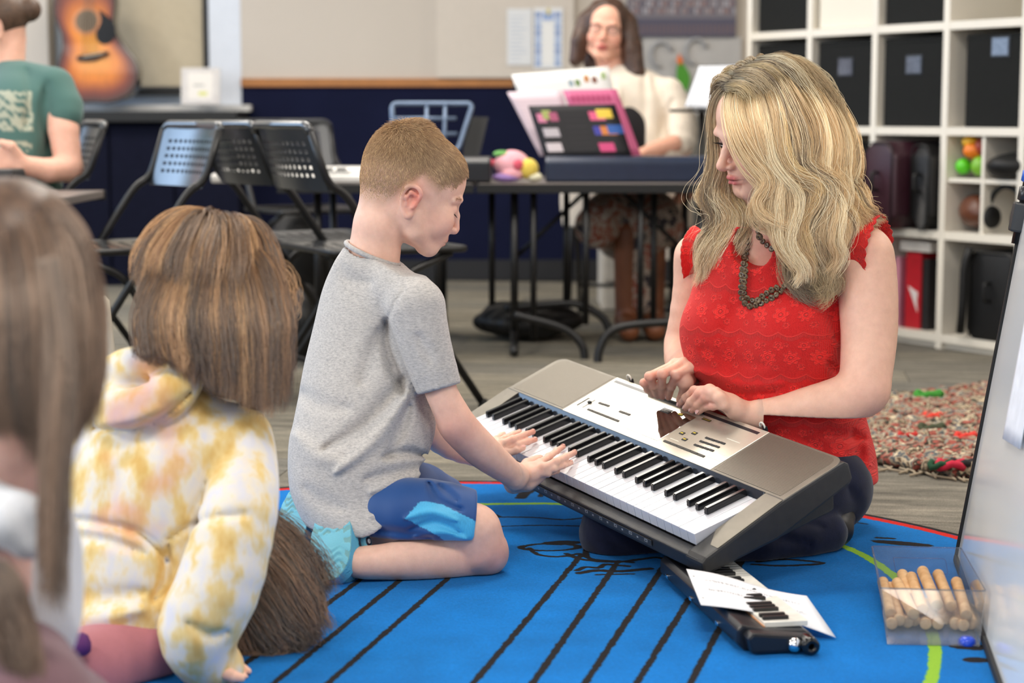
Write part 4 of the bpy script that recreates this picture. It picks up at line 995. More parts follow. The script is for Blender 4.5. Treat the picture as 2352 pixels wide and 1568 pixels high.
blobs('toy_shaker', b, [('orange_body', SA*.02+SZ*.085, (.04, .03, .03), (226, 120, 24)), ('yellow_top', SA*.0+SZ*.115, (.03, .03, .022), (228, 176, 40)), ('red_part', SA*.045+SZ*.10, (.02, .02, .03), (150, 60, 44))], 'orange and yellow plastic shaker lying in the small pigeonhole', 'toy')
blobs('green_ball', b+SA*-.03, [('ball', SZ*.032, (.028, .028, .028), (88, 200, 30))], 'bright green ball in the small pigeonhole', 'ball')
blobs('green_shaker', b+SA*.045, [('body', SZ*.035, (.03, .03, .034), (120, 180, 50))], 'olive green shaker beside the bright green ball', 'toy')
def mound(name, c, r, m, label, cat, seed=1, v=.008, **k):
    s = Sculpt().ell(c, r, k=.02); rr = np.asarray(r)
    s.disp(lambda X: .18*min(r)*snoise(X, seed, 2.2/min(r)), c-rr*1.5, c+rr*1.5)
    vv, f = s.mesh(c-rr*1.5, c+rr*1.5, v); vv[:, 2] = np.maximum(vv[:, 2], k.pop('zmin', -1)); return link(name, mesh_np(name, vv, f), m, label=label, cat=cat)
mound('brown_bag', S(.23, H0+PH+.085, .08), (.055, .10, .06), mat('brown leather', srgb(92, 52, 34), .4, var=.3, vscale=14), 'small brown leather bag in the pigeonhole under the toys', 'bag')
hp = thing('headphones', S(.70, H0+PH+.03, .05), 'black over-ear headphones lying in the divided shelf cell', 'headphones')
c = S(.70, H0+PH+.09, .05)
tubes('headband', [([c+SA*.075*math.cos(t)+SZ*.085*math.sin(t) for t in np.linspace(-.2, math.pi+.2, 18)], .009)], blackm, hp)
for sg in (-1, 1): lathe('ear_cup', [(.001, -.02), (.036, -.018), (.04, -.004), (.036, .012), (.02, .016)], blackm, hp, O=c+SA*.072*sg-SZ*.02, A=SA*sg)
mound('baseball_hat', S(.78, H0+PH+.20+.045, .05), (.09, .09, .04), blackm, 'black cap lying on the small board above the headphones', 'hat')

# ================================================================= CHAIRS
seatm = N('perforated chair metal'); seatm.base(srgb(40, 44, 50)); seatm.set(Roughness=.3, Metallic=.3, Coat_Weight=1., Coat_Roughness=.25)
def make_chair():
    """folding chair, faces +Y, origin on the floor under the seat centre"""
    t = thing('folding_chair', (0, 0, 0), '', 'chair')
    def perf(name, W_, H_, rows, colsn, curve, M, vertical=False):
        """sheet with real slots: grid of strips"""
        bm = bmesh.new(); xs = [-W_/2]; 
        mg = .035; cw = (W_-2*mg)/colsn
        for i in range(colsn): xs += [-W_/2+mg+cw*i+cw*.22, -W_/2+mg+cw*(i+1)-cw*.22]
        xs.append(W_/2); ys = [-H_/2]; mh = .03; ch = (H_-2*mh)/rows
        for j in range(rows): ys += [-H_/2+mh+ch*j+ch*.27, -H_/2+mh+ch*(j+1)-ch*.27]
        ys.append(H_/2)
        vs = [[bm.verts.new(M(x, y, curve*(1-(2*x/W_)**2))) for x in xs] for y in ys]
        for j in range(len(ys)-1):
            for i in range(len(xs)-1):
                if i % 2 == 1 and j % 2 == 1: continue
                bm.faces.new((vs[j][i], vs[j][i+1], vs[j+1][i+1], vs[j+1][i]))
        o = link(name, bm_mesh(name, bm), seatm.m, t, world=False, smooth=False)
        s = o.modifiers.new('t', 'SOLIDIFY'); s.thickness = .003; s.offset = 0; return o
    perf('seat', .38, .38, 8, 9, -.012, lambda x, y, c: (x, y+.0, .445+c))
    perf('backrest', .40, .165, 5, 12, -.03, lambda x, y, c: (x, -.235+c*1.0-(y*.30), .685+y))
    for s in (-1, 1):
        # long leg: front foot, rises backwards to the backrest top; short leg: rear foot up to the seat front
        tubes('leg', [(rounded([(s*.205, .235, .012), (s*.205, -.17, .60), (s*.205, -.215, .62), (s*.205, -.262, .76)], .04), .011)], blackp, t, world=False)
        tubes('leg', [(rounded([(s*.185, -.235, .012), (s*.185, .02, .38), (s*.185, .15, .43)], .03), .010)], blackp, t, world=False)
        for yy in (.235, -.235): lathe('foot_cap', [(.001, 0), (.013, 0), (.013, .02), (.011, .024)], blackm, t, O=(s*(.205 if yy > 0 else .185), yy, .0005), A=(0, 0, 1), n=10, world=False)
    tubes('top_rail', [(rounded([(-.205, -.262, .755), (-.19, -.268, .775), (0, -.290, .775), (.19, -.268, .775), (.205, -.262, .755)], .02), .012)], seatm.m, t, world=False)
    tubes('stretcher', [([(-.185, -.16, .12), (.185, -.16, .12)], .008)], blackp, t, world=False); tubes('seat_rim', [(rounded([(-.195, -.195, .44), (-.195, .195, .44), (.195, .195, .44), (.195, -.195, .44), (-.195, -.195, .44)], .03), .009)], blackp, t, world=False)
    return t
ch0 = make_chair()
def place_chair(px, py, z, face, label, first=[True]):
    """px,py,z: lower middle of the backrest"""
    p = P(px, py, z); f = nrm(V(face[0], face[1], 0)); c = p+f*.235; c[2] = 0
    o = ch0 if first[0] else copy_tree(ch0); first[0] = False
    o.location = c; o.rotation_euler = (0, 0, math.atan2(-f[0], f[1])); o['label'] = label; return o
place_chair(420, 407, 5.25, (-.85, -.52), 'black perforated folding chair facing left, back shining blue in window light')
place_chair(548, 410, 5.45, (.86, .50), 'black perforated folding chair standing back to back with the blue-lit one')
place_chair(672, 412, 5.05, (.88, .46), 'black perforated folding chair nearest the boy, row of holes along its top')
place_chair(196, 420, 5.95, (-.93, -.36), 'black folding chair on which the person in the green shirt sits')
place_chair(655, 330, 7.4, (.5, -.86), 'dark folding chair far back against the navy wall')

# ================================================================= TABLES WITH KEYBOARDS
def table(name, px0, px1, z0, z1, h, label, legs=True, m=None):
    a, b = OY(px0, 430, z0), OY(px1, 430, z0); x0, x1 = a[0], b[0]; t = thing(name, ((x0+x1)/2, (z0+z1)/2, 0), label, 'table')
    box('tabletop', ((x0+x1)/2, (z0+z1)/2, h-.012), (x1-x0, z1-z0, .024), m or mat('table grey laminate', srgb(120, 112, 108), .4, var=.05), t, bevel=.004)
    for yy in (z0-.001, z1+.001): box('edge_band', ((x0+x1)/2, yy, h-.015), (x1-x0+.01, .012, .03), blackm, t, bevel=.002)
    for xx in (x0+.12, x1-.12):
        for yy in (z0+.08, z1-.08): tubes('leg', [([(xx, yy, h-.03), (xx, yy, .05)], .013)], blackp, t)
        tubes('foot', [(rounded([(xx, z0-.03, .014), (xx, z0+.02, .05), (xx, z0+.16, .10), (xx, z1-.16, .10), (xx, z1-.02, .05), (xx, z1+.03, .014)], .08), .014)], blackp, t)
        tubes('cross_bar', [([(xx, z0+.08, .33), (xx, z1-.08, .33)], .009)], blackp, t)
        xm = xx+(.26 if xx < (x0+x1)/2 else -.26); tubes('brace', [([(xx, (z0+z1)/2, .30), (xm, (z0+z1)/2, h-.03)], .008)], blackp, t)
    return t
t1_ = table('folding_table', 1098, 1700, 6.2, 6.95, .575, 'black-edged folding table under the coloured books and dark keyboard')
table('folding_table', 640, 1085, 6.2, 6.9, .575, 'folding table behind the boy carrying pale keyboards')
table('folding_table', -260, 118, 5.05, 5.7, .575, 'black folding table in front of the person in the green shirt')
def simple_kb(x0, x1, y, h, d, th, col, label, keys=True, face=1):
    t = thing('music_keyboard', ((x0+x1)/2, y, h), label, 'keyboard'); m = mat('kb %d %d %d' % col, srgb(*col), .3, .1)
    pr = [(-d/2, .0), (-d/2, th*.45), (-d/2+.01, th*.6), (-.01, th*.7), (.0, th), (d/2-.02, th), (d/2, th*.8), (d/2, 0)]
    if face > 0: pr = [(-u, w_) for u, w_ in pr][::-1]
    prism('case', pr, x1-x0, m, t, O=(x0, y, h+.001), U=(0, 1, 0), W=(0, 0, 1), D=(1, 0, 0), bevel=.008)
    kd = -1 if face < 0 else 1; n = 36; wp = (x1-x0-.1)/n
    for i in range(n): box('white_key', (x0+.05+wp*(i+.5), y+kd*d*.27, h+th*.7), (wp-.0012, d*.4, .010), mat('back white key', srgb(214, 212, 208), .3), t, bevel=0)
    for i in range(n-1):
        if i % 7 not in (2, 6): box('black_key', (x0+.05+wp*(i+1), y+kd*d*.2, h+th*.7+.008), (wp*.5, d*.26, .010), blackm, t, bevel=0)
    return t
ax0, ax1 = OY(1252, 400, 6.45)[0], OY(1655, 400, 6.45)[0]
simple_kb(ax0, ax1+.25, 6.5, .576, .30, .085, (34, 44, 66), 'black keyboard with a blue reflection in its colour, on the table before the woman in the cream cardigan')  # the case is black; its blue reflection is put into the base colour
lx0, lx1 = OY(740, 400, 6.45)[0], OY(1128, 400, 6.3)[0]
simple_kb(lx0-.35, OY(846, 400, 6.4)[0], 6.38, .576, .28, .05, (206, 204, 200), 'pale keyboard seen between the black chair and the boy', face=-1)
simple_kb(OY(875, 400, 6.4)[0], lx1, 6.42, .576, .30, .085, (24, 24, 28), 'black keyboard whose rounded end shows right of the boy')
for pts, z in (([(1160, 708), (1240, 700), (1325, 698), (1385, 730), (1404, 775)], 6.55), ([(1372, 842), (1378, 800), (1402, 762), (1450, 746), (1560, 738)], 6.12), ([(1180, 722), (1290, 752), (1335, 790), (1345, 834)], 6.2)):
    tubes('foot', [(spline([P(x, y, z) for x, y in pts], 20), .014)], blackp, t1_)
for x, z, yb in ((1130, 6.5, 700), (1225, 6.3, 780), (1300, 6.55, 700), (1345, 6.3, 745), (1470, 6.3, 745), (1500, 6.4, 740)):
    p_ = P(x, yb, z); tubes('leg', [([p_, V(p_[0], p_[1], .55)], .011)], blackp, t1_)
# stand with blue-grey rest behind the boy's head
def board_stand(name, quad, Y, m, label, cat, frame=None, depth=.008, windows=None):
    p = [OY(x, y, Y+dy) for x, y, dy in quad]; t = thing(name, (p[0]+p[1])/2, label, cat)
    u = nrm(p[1]-p[0]); w_ = nrm(p[3]-p[0]); n_ = nrm(np.cross(u, w_))
    fr = tubes('frame', [(rounded(p+[p[0]], .02), .009)], frame or m, t, n=8) if windows else None
    if windows:
        for (a, b, c, d) in windows:
            q = lambda s, v: p[0]+(p[1]-p[0])*s+(p[3]-p[0])*v
            tubes('bar', [([q(a, b), q(c, d)], .007)], m, t)
    else:
        v = [tuple(x) for x in p]+[tuple(x+n_*depth) for x in p]
        me = bpy.data.meshes.new(name); me.from_pydata(v, [], [(0, 3, 2, 1), (4, 5, 6, 7), (0, 1, 5, 4), (1, 2, 6, 5), (2, 3, 7, 6), (3, 0, 4, 7)]); link('panel', me, m, t, smooth=False)
    return t, p, n_
bg = mat('blue grey rest', srgb(104, 122, 148), .35, .3)
board_stand('music_rest', [(905, 345, 0), (1052, 345, 0), (1086, 238, .06), (900, 238, .06)], 6.55, bg, 'open blue-grey wire music rest behind the head of the boy', 'music rest', bg, windows=[(.0, .35, 1, .35), (.0, .68, 1, .68), (.5, 0, .55, 1), (.78, 0, .84, 1)])
board_stand('dark_panel', [(1062, 372, 0), (1098, 372, 0), (1122, 270, .04), (1070, 268, .04)], 6.6, blackm, 'narrow black panel standing on the keyboard right of the boy', 'music rest')
# ---- books in front of the woman
def booky(name, quad, Y, arr, label, cat='book', depth=.006):
    p = [OY(x, y, Y+dy) for x, y, dy in quad]
    u = np.array([(0, 0), (1, 0), (1, 1), (0, 1)]); n_ = nrm(np.cross(p[1]-p[0], p[3]-p[0])); n_ = n_ if n_[1] > 0 else -n_
    m = uv_mat(name+' print', arr, .55); k = 8
    o = sheet(name, p, m, n=k, th=depth, label=label, cat=cat); return o
rr = np.random.default_rng(12)
ar = canvas(300, 260, (222, 222, 220))
for i in range(11): rect(ar, .08, .55+i*.03, .9, .556+i*.03, (190, 190, 192))
for (x, y, c) in ((.62, .8, (90, 120, 60)), (.72, .84, (170, 110, 50)), (.80, .82, (110, 60, 40)), (.9, .86, (150, 170, 120)), (.55, .8, (130, 150, 160))): rect(ar, x, y, x+.05, y+.08, c)
booky('open_music_book', [(1238, 352, -.02), (1440, 352, -.02), (1398, 153, .07), (1175, 172, .07)], 6.72, ar, 'white open music book with small printed pictures along its top, behind the pink ones')
ar = canvas(260, 260, (206, 188, 196))
for i in range(13): rect(ar, .08, .2+i*.055, .92, .207+i*.055, (184, 160, 172))
booky('pale_pink_book', [(1240, 358, -.03), (1330, 358, -.03), (1290, 207, .04), (1165, 212, .04)], 6.62, ar, 'pale pink open page leaning at the left of the book stack')
ar = canvas(260, 260, (188, 92, 130))
for i in range(8): rect(ar, .1+i*.095, .82, .16+i*.095, .92, (150, 40, 84))
rect(ar, .1, .1, .9, .7, (180, 84, 122))
booky('magenta_book', [(1350, 360, -.03), (1474, 360, -.03), (1416, 205, .04), (1293, 208, .04)], 6.60, ar, 'magenta pink book leaning behind the black picture card')
ar = canvas(320, 220, (22, 21, 26))
for (x, y, c) in ((.06, .68, (200, 120, 150)), (.13, .74, (150, 160, 90)), (.20, .70, (160, 80, 110)), (.08, .40, (176, 170, 176)), (.06, .12, (196, 186, 190)), (.66, .70, (214, 90, 130)), (.75, .74, (220, 190, 70)), (.66, .42, (60, 60, 150)), (.74, .42, (200, 120, 60)), (.82, .44, (50, 90, 160)), (.66, .10, (200, 70, 120))):
    rect(ar, x, y, x+(.18 if y < .6 or x > .6 else .10), y+.17, c)
for i in range(7): rect(ar, .36, .15+i*.11, .60, .16+i*.11, (44, 42, 46))
booky('black_picture_card', [(1252, 364, -.06), (1452, 360, -.06), (1413, 240, .0), (1213, 244, .0)], 6.52, ar, 'black card with rows of coloured pictures leaning on the dark keyboard', 'picture card', .008)
# plush toy
def plush():
    c = OY(1176, 368, 6.36); c[2] = .576; t = thing('plush_toy', c, 'pink and yellow plush animal lying on the table left of the books', 'plush toy')
    pk = fabric('plush pink', srgb(236, 172, 182), 300, .002, .1, 40); yl = fabric('plush yellow', srgb(226, 200, 90), 300, .002, .1, 40); gn = fabric('plush green', srgb(110, 170, 90), 300, .002); rd = fabric('plush rose', srgb(222, 96, 116), 300, .002); pu = fabric('plush lilac', srgb(150, 120, 180), 300, .002)
    def b(name, off, r, m):
        cc = c+np.asarray(off); s = Sculpt().ell(cc, r); v, f = s.mesh(cc-np.asarray(r)*1.3, cc+np.asarray(r)*1.3, .005); return link(name, mesh_np(name, v, f), m, t)
    b('body', (0, 0, .055), (.062, .05, .053), pk); b('head', (.055, -.02, .045), (.035, .035, .036), yl); b('snout', (.02, -.045, .06), (.018, .015, .02), rd)
    b('tail', (-.075, 0, .065), (.022, .014, .014), rd); b('ear', (-.035, -.01, .095), (.03, .02, .012), gn); b('paw', (.075, -.02, .018), (.028, .03, .017), mat('plush cream', srgb(232, 228, 200), .9)); b('paw', (-.02, -.03, .016), (.05, .03, .016), pu); b('belly', (.0, -.03, .03), (.04, .025, .025), pk)
plush()
# ---- music stand, grey cabinet, leaf, panel at the back
t, p, n_ = board_stand('music_stand', [(1572, 246, -.02), (1652, 250, -.02), (1700, 150, .05), (1606, 152, .05)], 7.0, blackm, 'black music stand holding white sheets beside the cream cardigan', 'music stand')
tubes('pole', [([(p[0]+p[1])/2, V((p[0]+p[1])[0]/2, 7.0, .03)], .011)], blackp, t)
for k in range(3): a_ = k*2.1+.5; tubes('leg', [([V((p[0]+p[1])[0]/2, 7.0, .16), V((p[0]+p[1])[0]/2+.22*math.cos(a_), 7.0+.22*math.sin(a_), .012)], .008)], blackp, t)
box('tray', (p[0]+p[1])/2-V(0, .02, .01), (.24, .05, .012), blackm, t, bevel=.002)
sheet('music_sheet', [q-V(0, .012, 0) for q in p], mat('white paper', srgb(232, 236, 244), .7), label='white music sheets resting on the black stand', cat='paper')
def cabinet(name, px0, px1, py0, Y, d, m, label):
    a, b = OY(px0, py0, Y), OY(px1, py0, Y); t = thing(name, ((a[0]+b[0])/2, Y, 0), label, 'cabinet')
    box('body', ((a[0]+b[0])/2, Y+d/2, a[2]/2), (b[0]-a[0], d, a[2]-.004), m, t, bevel=.003)
    n = 3
    for i in range(n):
        f = box('drawer_front', ((a[0]+b[0])/2, Y-.008, a[2]*(i+.5)/n), (b[0]-a[0]-.02, .016, a[2]/n-.012), m, t, bevel=.003); box('pull', ((a[0]+b[0])/2, Y-.024, a[2]*(i+.72)/n), (.10, .012, .012), mat('pull metal', srgb(150, 150, 150), .3, 1), f, bevel=.002)
cabinet('grey_cabinet', 1575, 1760, 262, 7.9, .4, mat('cabinet grey', srgb(112, 110, 104), .5), 'grey metal cabinet standing behind the music stand')
cabinet('white_cabinet', 1384, 1500, 516, 7.7, .4, mat('cabinet white', srgb(206, 200, 190), .5), 'low white cabinet standing behind the legs of the table')
pa, pb_ = OY(1478, 84, YB-.03), OY(1700, 262, YB-.03)
box('grey_pinboard', ((pa[0]+pb_[0])/2, YB-.03, (pa[2]+pb_[2])/2), (pb_[0]-pa[0], .02, pa[2]-pb_[2]), mat('pinboard grey', srgb(176, 174, 172), .8, var=.1, vscale=3), bevel=.002, label='light grey board on the wall below the hanging', cat='board')
lf = spline([(1560, 135), (1572, 150), (1584, 172), (1583, 195), (1572, 214), (1562, 200), (1554, 175), (1556, 150), (1560, 135)], 30)[:-1]
g_ = thing('paper_leaf', OY(1568, 175, YB-.06), 'green paper leaf with an orange tip on the grey board', 'decoration')
prism('leaf', [(OY(a, b, YB-.06)[0], OY(a, b, YB-.06)[2]) for a, b in lf], .004, mat('leaf green', srgb(66, 140, 30), .6), g_, O=(0, YB-.06, 0))
prism('tip', [(OY(a, b, YB-.063)[0], OY(a, b, YB-.063)[2]) for a, b in ((1553, 140), (1560, 122), (1569, 140), (1563, 150))], .004, mat('tip orange', srgb(220, 110, 40), .6), g_, O=(0, YB-.066, 0))
for q, lb in (((1600, 118), 'grey curled paper cut-out at the right of the grey board'), ((1520, 125), 'grey curled paper cut-out at the left of the grey board')):
    c = OY(*q, YB-.05); tubes('paper_cutout', [([c+V(.05*math.cos(t), 0, .06*math.sin(t)) for t in np.linspace(.3, 4.6, 14)], .009)], mat('paper grey', srgb(158, 158, 160), .8), label=lb, cat='decoration')
# ---- bags and coat on the floor
c = G(1215, 785); c[2] = .07
mound('black_gig_bag', c+V(0, .1, .0), (.20, .17, .062), blc, 'large flat black bag on the floor under the folding table', 'bag', 3, .01, zmin=.002)
box('red_tag', c+V(-.03, -.085, .03), (.055, .006, .018), mat('tag red', srgb(190, 60, 70), .5), bevel=.002, label='small red and white tag on the black floor bag', cat='tag')
c = G(705, 720); mound('black_backpack', V(c[0]-.02, c[1]-.1, .215), (.13, .14, .205), blc, 'black bag lying on the chair seats behind the girl with brown hair', 'bag', 5, .01, zmin=.0)
c = G(700, 835); mound('black_case', V(c[0]+.0, c[1]+.05, .13), (.05, .12, .125), blc, 'black soft case on the floor just left of the boy', 'case', 8, .008, zmin=.0)
# beige board leaning behind the girls
q = [P(216, 1143, 3.9)*V(1, 1, 0)+V(0, 0, .021), P(300, 1143, 3.9)*V(1, 1, 0)+V(0, 0, .021), P(246, 684, 4.0), P(205, 690, 4.0)]
s_ = sheet('beige_tote_bag', q, mat('beige canvas', srgb(188, 180, 164), .9, var=.05, vscale=12, bump=.001, bscale=300), th=.04, label='beige canvas bag standing on the floor between the two girls', cat='bag')
# dark rounded end of the keyboard before the green shirt
simple_kb(OY(-240, 440, 5.2)[0], OY(38, 440, 5.2)[0], 5.3, .576, .28, .075, (26, 26, 30), 'black keyboard end on the table at the left border')
# ================================================================= PEOPLE: shared parts
class Fr:                                     # a local frame: x = own right, y = forward, z = up
    def __init__(s, O, R, k=1.): s.O, s.R, s.k = np.asarray(O, float), np.asarray(R, float), k
    def __call__(s, x, y, z): return s.O+s.R@(np.array([x, y, z])*s.k)
    def inv(s, X): return ((X-s.O)@s.R)/s.k
def skin_mat(name, col, rough=.48):
    a = N(name); co = a.coord()
    sp = a.ramp(a.noise(55, 4, .65, co), [(.3, (.93, .89, .88, 1)), (.7, (1.04, 1.03, 1.03, 1))])
    b0 = a.mix(1, a.attr(), sp, 'MULTIPLY'); a.base(b0); a.set(Roughness=rough)
    a.b.inputs['Subsurface Weight'].default_value = .22; a.b.inputs['Subsurface Radius'].default_value = (1, .35, .2); a.b.inputs['Subsurface Scale'].default_value = .008
    a.b.inputs['Specular IOR Level'].default_value = .35
    a.bump(a.noise(650, 3, .6, co), .0004, .5)
    return a.m
def lin(*c): return np.array(srgb(*c)[:3])
def head_sculpt(s, F, child=0., eyes='open', mouth=0.):
    k = F.k; e = lambda c, r, R=None, **q: s.ell(F(*c), np.array(r)*k, F.R if R is None else F.R@R, **q)
    def ch(pts, r, **q): s.chain([F(*p) for p in pts], np.array(r)*k, **q)
    g = child
    e((0, -.018, .038), (.0745, .096, .087), k=.01)                              # cranium
    e((0, .022, .044), (.065, .065, .064), k=.02)                              # forehead
    e((0, .034, -.022), (.058, .052, .058), k=.02)                             # midface
    e((0, .030, -.052+g*.004), (.046, .044, .040), k=.02)                            # lower face
    for sg in (-1, 1):
        ch([(sg*.054, -.004, -.030), (sg*.046, .018, -.062+g*.004), (sg*.018, .062-g*.006, -.086+g*.008)], [.020, .018, .016], k=.02)    # jaw
        e((sg*.038, .062, -.026), (.023, .022, .026), k=.02)                   # cheek
        ch([(sg*.010, .083, .020), (sg*.030, .081, .024), (sg*.048, .066, .019)], [.008-g*.003, .009-g*.004, .008-g*.003], k=.014)   # brow
    ch([(-.008, .068-g*.005, -.088+g*.008), (.008, .068-g*.005, -.088+g*.008)], [.016, .016], k=.02)   # chin
    e((0, .062, -.056), (.030, .030, .028), k=.015)                            # muzzle
    for sg in (-1, 1):                                                         # sockets and eyes
        e((sg*.031, .094+g*.003, .003), (.019, .015-g*.002, .013), op='s', k=.012)
        e((sg*.031, .0700, .002), (.0140, .0140, .0135), k=.003)
        if eyes == 'open': ch([(sg*.018, .0815, .0005), (sg*.031, .0856, -.0020), (sg*.044, .0785, -.0010)], [.0013, .0030, .0013], op='s', k=.0012)
        else: ch([(sg*.019, .0805, -.0030), (sg*.031, .0845, -.0050), (sg*.043, .0775, -.0035)], [.0007, .0012, .0007], op='s', k=.0012)
    n = 1-g*.28
    ch([(0, .080, .014), (0, .0915, -.006), (0, .084+.024*n, -.029)], [.0072, .0072, .0084*n+.0008], k=.009)   # nose
    e((0, .086+.012*n, -.036), (.0085, .011, .006), k=.006)
    for sg in (-1, 1):
        e((sg*.0125*(.5+.5*n), .092, -.034), (.0064, .0095, .0062), k=.005)
        e((sg*.0065, .0985, -.0425), (.0032, .0045, .003), op='s', k=.003)
    lp = .80-g*.12; my = -g*.0055
    ch([(-.024, .0815, -.0595), (-.012, .0905+my, -.0575), (-.004, .0942+my, -.0555), (.004, .0942+my, -.0555), (.012, .0905+my, -.0575), (.024, .0815, -.0595)], [.0022*lp, .0046*lp, .0052*lp, .0052*lp, .0046*lp, .0022*lp], k=.004)
    ch([(-.021, .0815, -.0645-mouth), (-.008, .0912+my, -.0670-mouth), (.008, .0912+my, -.0670-mouth), (.021, .0815, -.0645-mouth)], [.0024*lp, .0058*lp, .0058*lp, .0024*lp], k=.004)
    ch([(-.022, .0865, -.0615-mouth*.5), (0, .1000, -.0612-mouth*.5), (.022, .0865, -.0615-mouth*.5)], [.0008, .0014+mouth*.45, .0008], op='s', k=.0015)
    e((0, .090, -.0775), (.016, .010, .006), op='s', k=.010)
    for sg in (-1, 1):                                                         # ears
        c = np.array([sg*.0735, -.012, .002-g*.014]); R = rotm(sg*-22, 0, sg*8)
        q = lambda x, y, z: tuple(c+R@np.array([sg*x, y, z]))
        e(q(.003, -.004, .004), (.006, .017, .028), R=R, k=.006)
        rim = [q(.004, .012, .008), q(.009, .013, .024), q(.012, .001, .033), q(.013, -.013, .029), q(.013, -.019, .014), q(.011, -.017, -.002), q(.008, -.010, -.016), q(.005, .000, -.026), q(.003, .006, -.020)]
        ch(rim, [.0028, .0034, .0036, .0038, .0038, .0036, .0040, .0056, .004], k=.003, n=22)
        e(q(.0115, -.004, .007), (.006, .0095, .016), R=R, op='s', k=.005)
        ch([q(.008, .004, .016), q(.0105, -.006, .020), q(.0105, -.011, .008), q(.008, -.007, -.006)], [.0022, .0028, .0030, .0028], k=.004)
        ch([q(.007, .008, .000), q(.008, .006, -.006)], [.0040, .0036], k=.003)
def face_paint(F, v, base, blush=.5, lips=(196, 92, 88), ear=0.):
    q = F.inv(v); c = np.tile(lin(*base), (len(v), 1)); gs = lambda p, r: np.exp(-(((q-np.array(p))/np.array(r))**2).sum(1))
    def to(col, m): 
        nonlocal c; c = c*(1-m[:, None])+lin(*col)*m[:, None]
    for sg in (-1, 1): to((226, 130, 116), blush*.5*gs((sg*.044, .062, -.030), (.024, .04, .022)))
    to((222, 128, 112), blush*.45*gs((0, .108, -.030), (.014, .02, .012)))
    for sg in (-1, 1):
        to((224, 116, 100), ear*gs((sg*.086, -.012, -.004), (.011, .020, .028)))
        to((200, 130, 120), .25*gs((sg*.031, .085, .006), (.018, .02, .012)))
    m = np.clip(1.6*gs((0, .096, -.0565), (.019, .014, .0048)), 0, 1)+np.clip(1.6*gs((0, .094, -.0675), (.017, .014, .0055)), 0, 1)
    to(lips, np.clip(m, 0, .9)); to((70, 26, 26), np.clip(1.5*gs((0, .092, -.0612), (.019, .012, .0013)), 0, .8))
    return c
def hand_sculpt(s, wrist, chains, thumb, r=.008, rw=.020, rp=.012, k=.007, flat=None):
    """chains: four fingers, each [MCP, PIP, DIP, TIP]; thumb: [CMC, MCP, IP, TIP]"""
    wrist = np.asarray(wrist, float); m = [np.asarray(c[0]) for c in chains]
    for i, c in enumerate(chains):
        f = (.96, 1.0, .96, .84)[i]
        s.chain([wrist+(m[i]-wrist)*.12, (wrist+m[i])/2, m[i]], [rw*.78, rp*1.12, r*1.28*f], k=k)
        s.chain(c, np.array([1.18, 1.10, .98, .84])*r*f, k=.0035)
        for j in (1, 2): s.ell(c[j], np.ones(3)*r*f*(1.16 if j == 1 else 1.04), k=.003)
    for i in range(3): s.cap(m[i], m[i+1], r*1.15, r*1.10, k=k)
    t = thumb; s.chain([wrist+(t[0]-wrist)*.3, t[0], t[1]], [rw*.8, r*1.75, r*1.4], k=k); s.chain(t[1:], [r*1.35, r*1.22, r*1.0], k=.0035)
def nails(name, specs, parent, col=(232, 180, 168)):
    """specs: (tip, direction, normal, radius); each nail a part of its own"""
    mm = mat('nail %d' % col[0], srgb(*col), .25)
    for tip, d, n_, r in specs:
        d = nrm(d); n_ = nrm(n_-d*(n_@d)); u = np.cross(d, n_); m_ = 6; vs, fs = [], []
        for i in range(m_):
            for j in range(m_):
                a, b = i/(m_-1)*2-1, j/(m_-1)*2-1; w_ = math.sqrt(max(0, 1-abs(a)**3*.5))
                vs.append(tip-d*r*.15+d*a*r*.75+u*b*r*.72*w_+n_*(r*.99-(b*b)*r*.30-max(a, 0)**2*r*.30))
        for i in range(m_-1):
            for j in range(m_-1): fs.append((i*m_+j, i*m_+j+1, (i+1)*m_+j+1, (i+1)*m_+j))
        link('fingernail', mesh_np('nail', vs, fs), mm, parent)
def blocks(s, fine, coarse, v=.005, smooth=1):
    """fine: list of (lo, hi, voxel); coarse: (lo, hi)"""
    parts = [s.mesh(lo, hi, vv, smooth) for lo, hi, vv in fine]
    if coarse:
        t = Sculpt(); t.p = list(s.p)
        for lo, hi, vv in fine:
            lo, hi = np.asarray(lo, float), np.asarray(hi, float); c, h = (lo+hi)/2, (hi-lo)/2-.011
            t.add((lambda c, h: lambda X: np.max(np.abs(X-c)-h, axis=-1))(c, h), lo, hi, 's', 0.)
        parts.append(t.mesh(coarse[0], coarse[1], v, 0))
    return join([p for p in parts if len(p[0])])
def around(pts, m): p = np.array(pts); return p.min(0)-m, p.max(0)+m
def push_out(A_, Fm, c, r, zmin=-9.):
    q = (A_-Fm.O)@Fm.R/Fm.k; c = np.asarray(c); n_ = np.sqrt((((q-c)/np.asarray(r))**2).sum(-1)); k = np.where((n_ < 1) & (q[..., 2] > zmin), 1/np.maximum(n_, .25), 1)[..., None]
    return Fm.O+((c+(q-c)*k)*Fm.k)@Fm.R.T
def person(name, loc, label, group=None): return thing(name, loc, label, 'person', group)
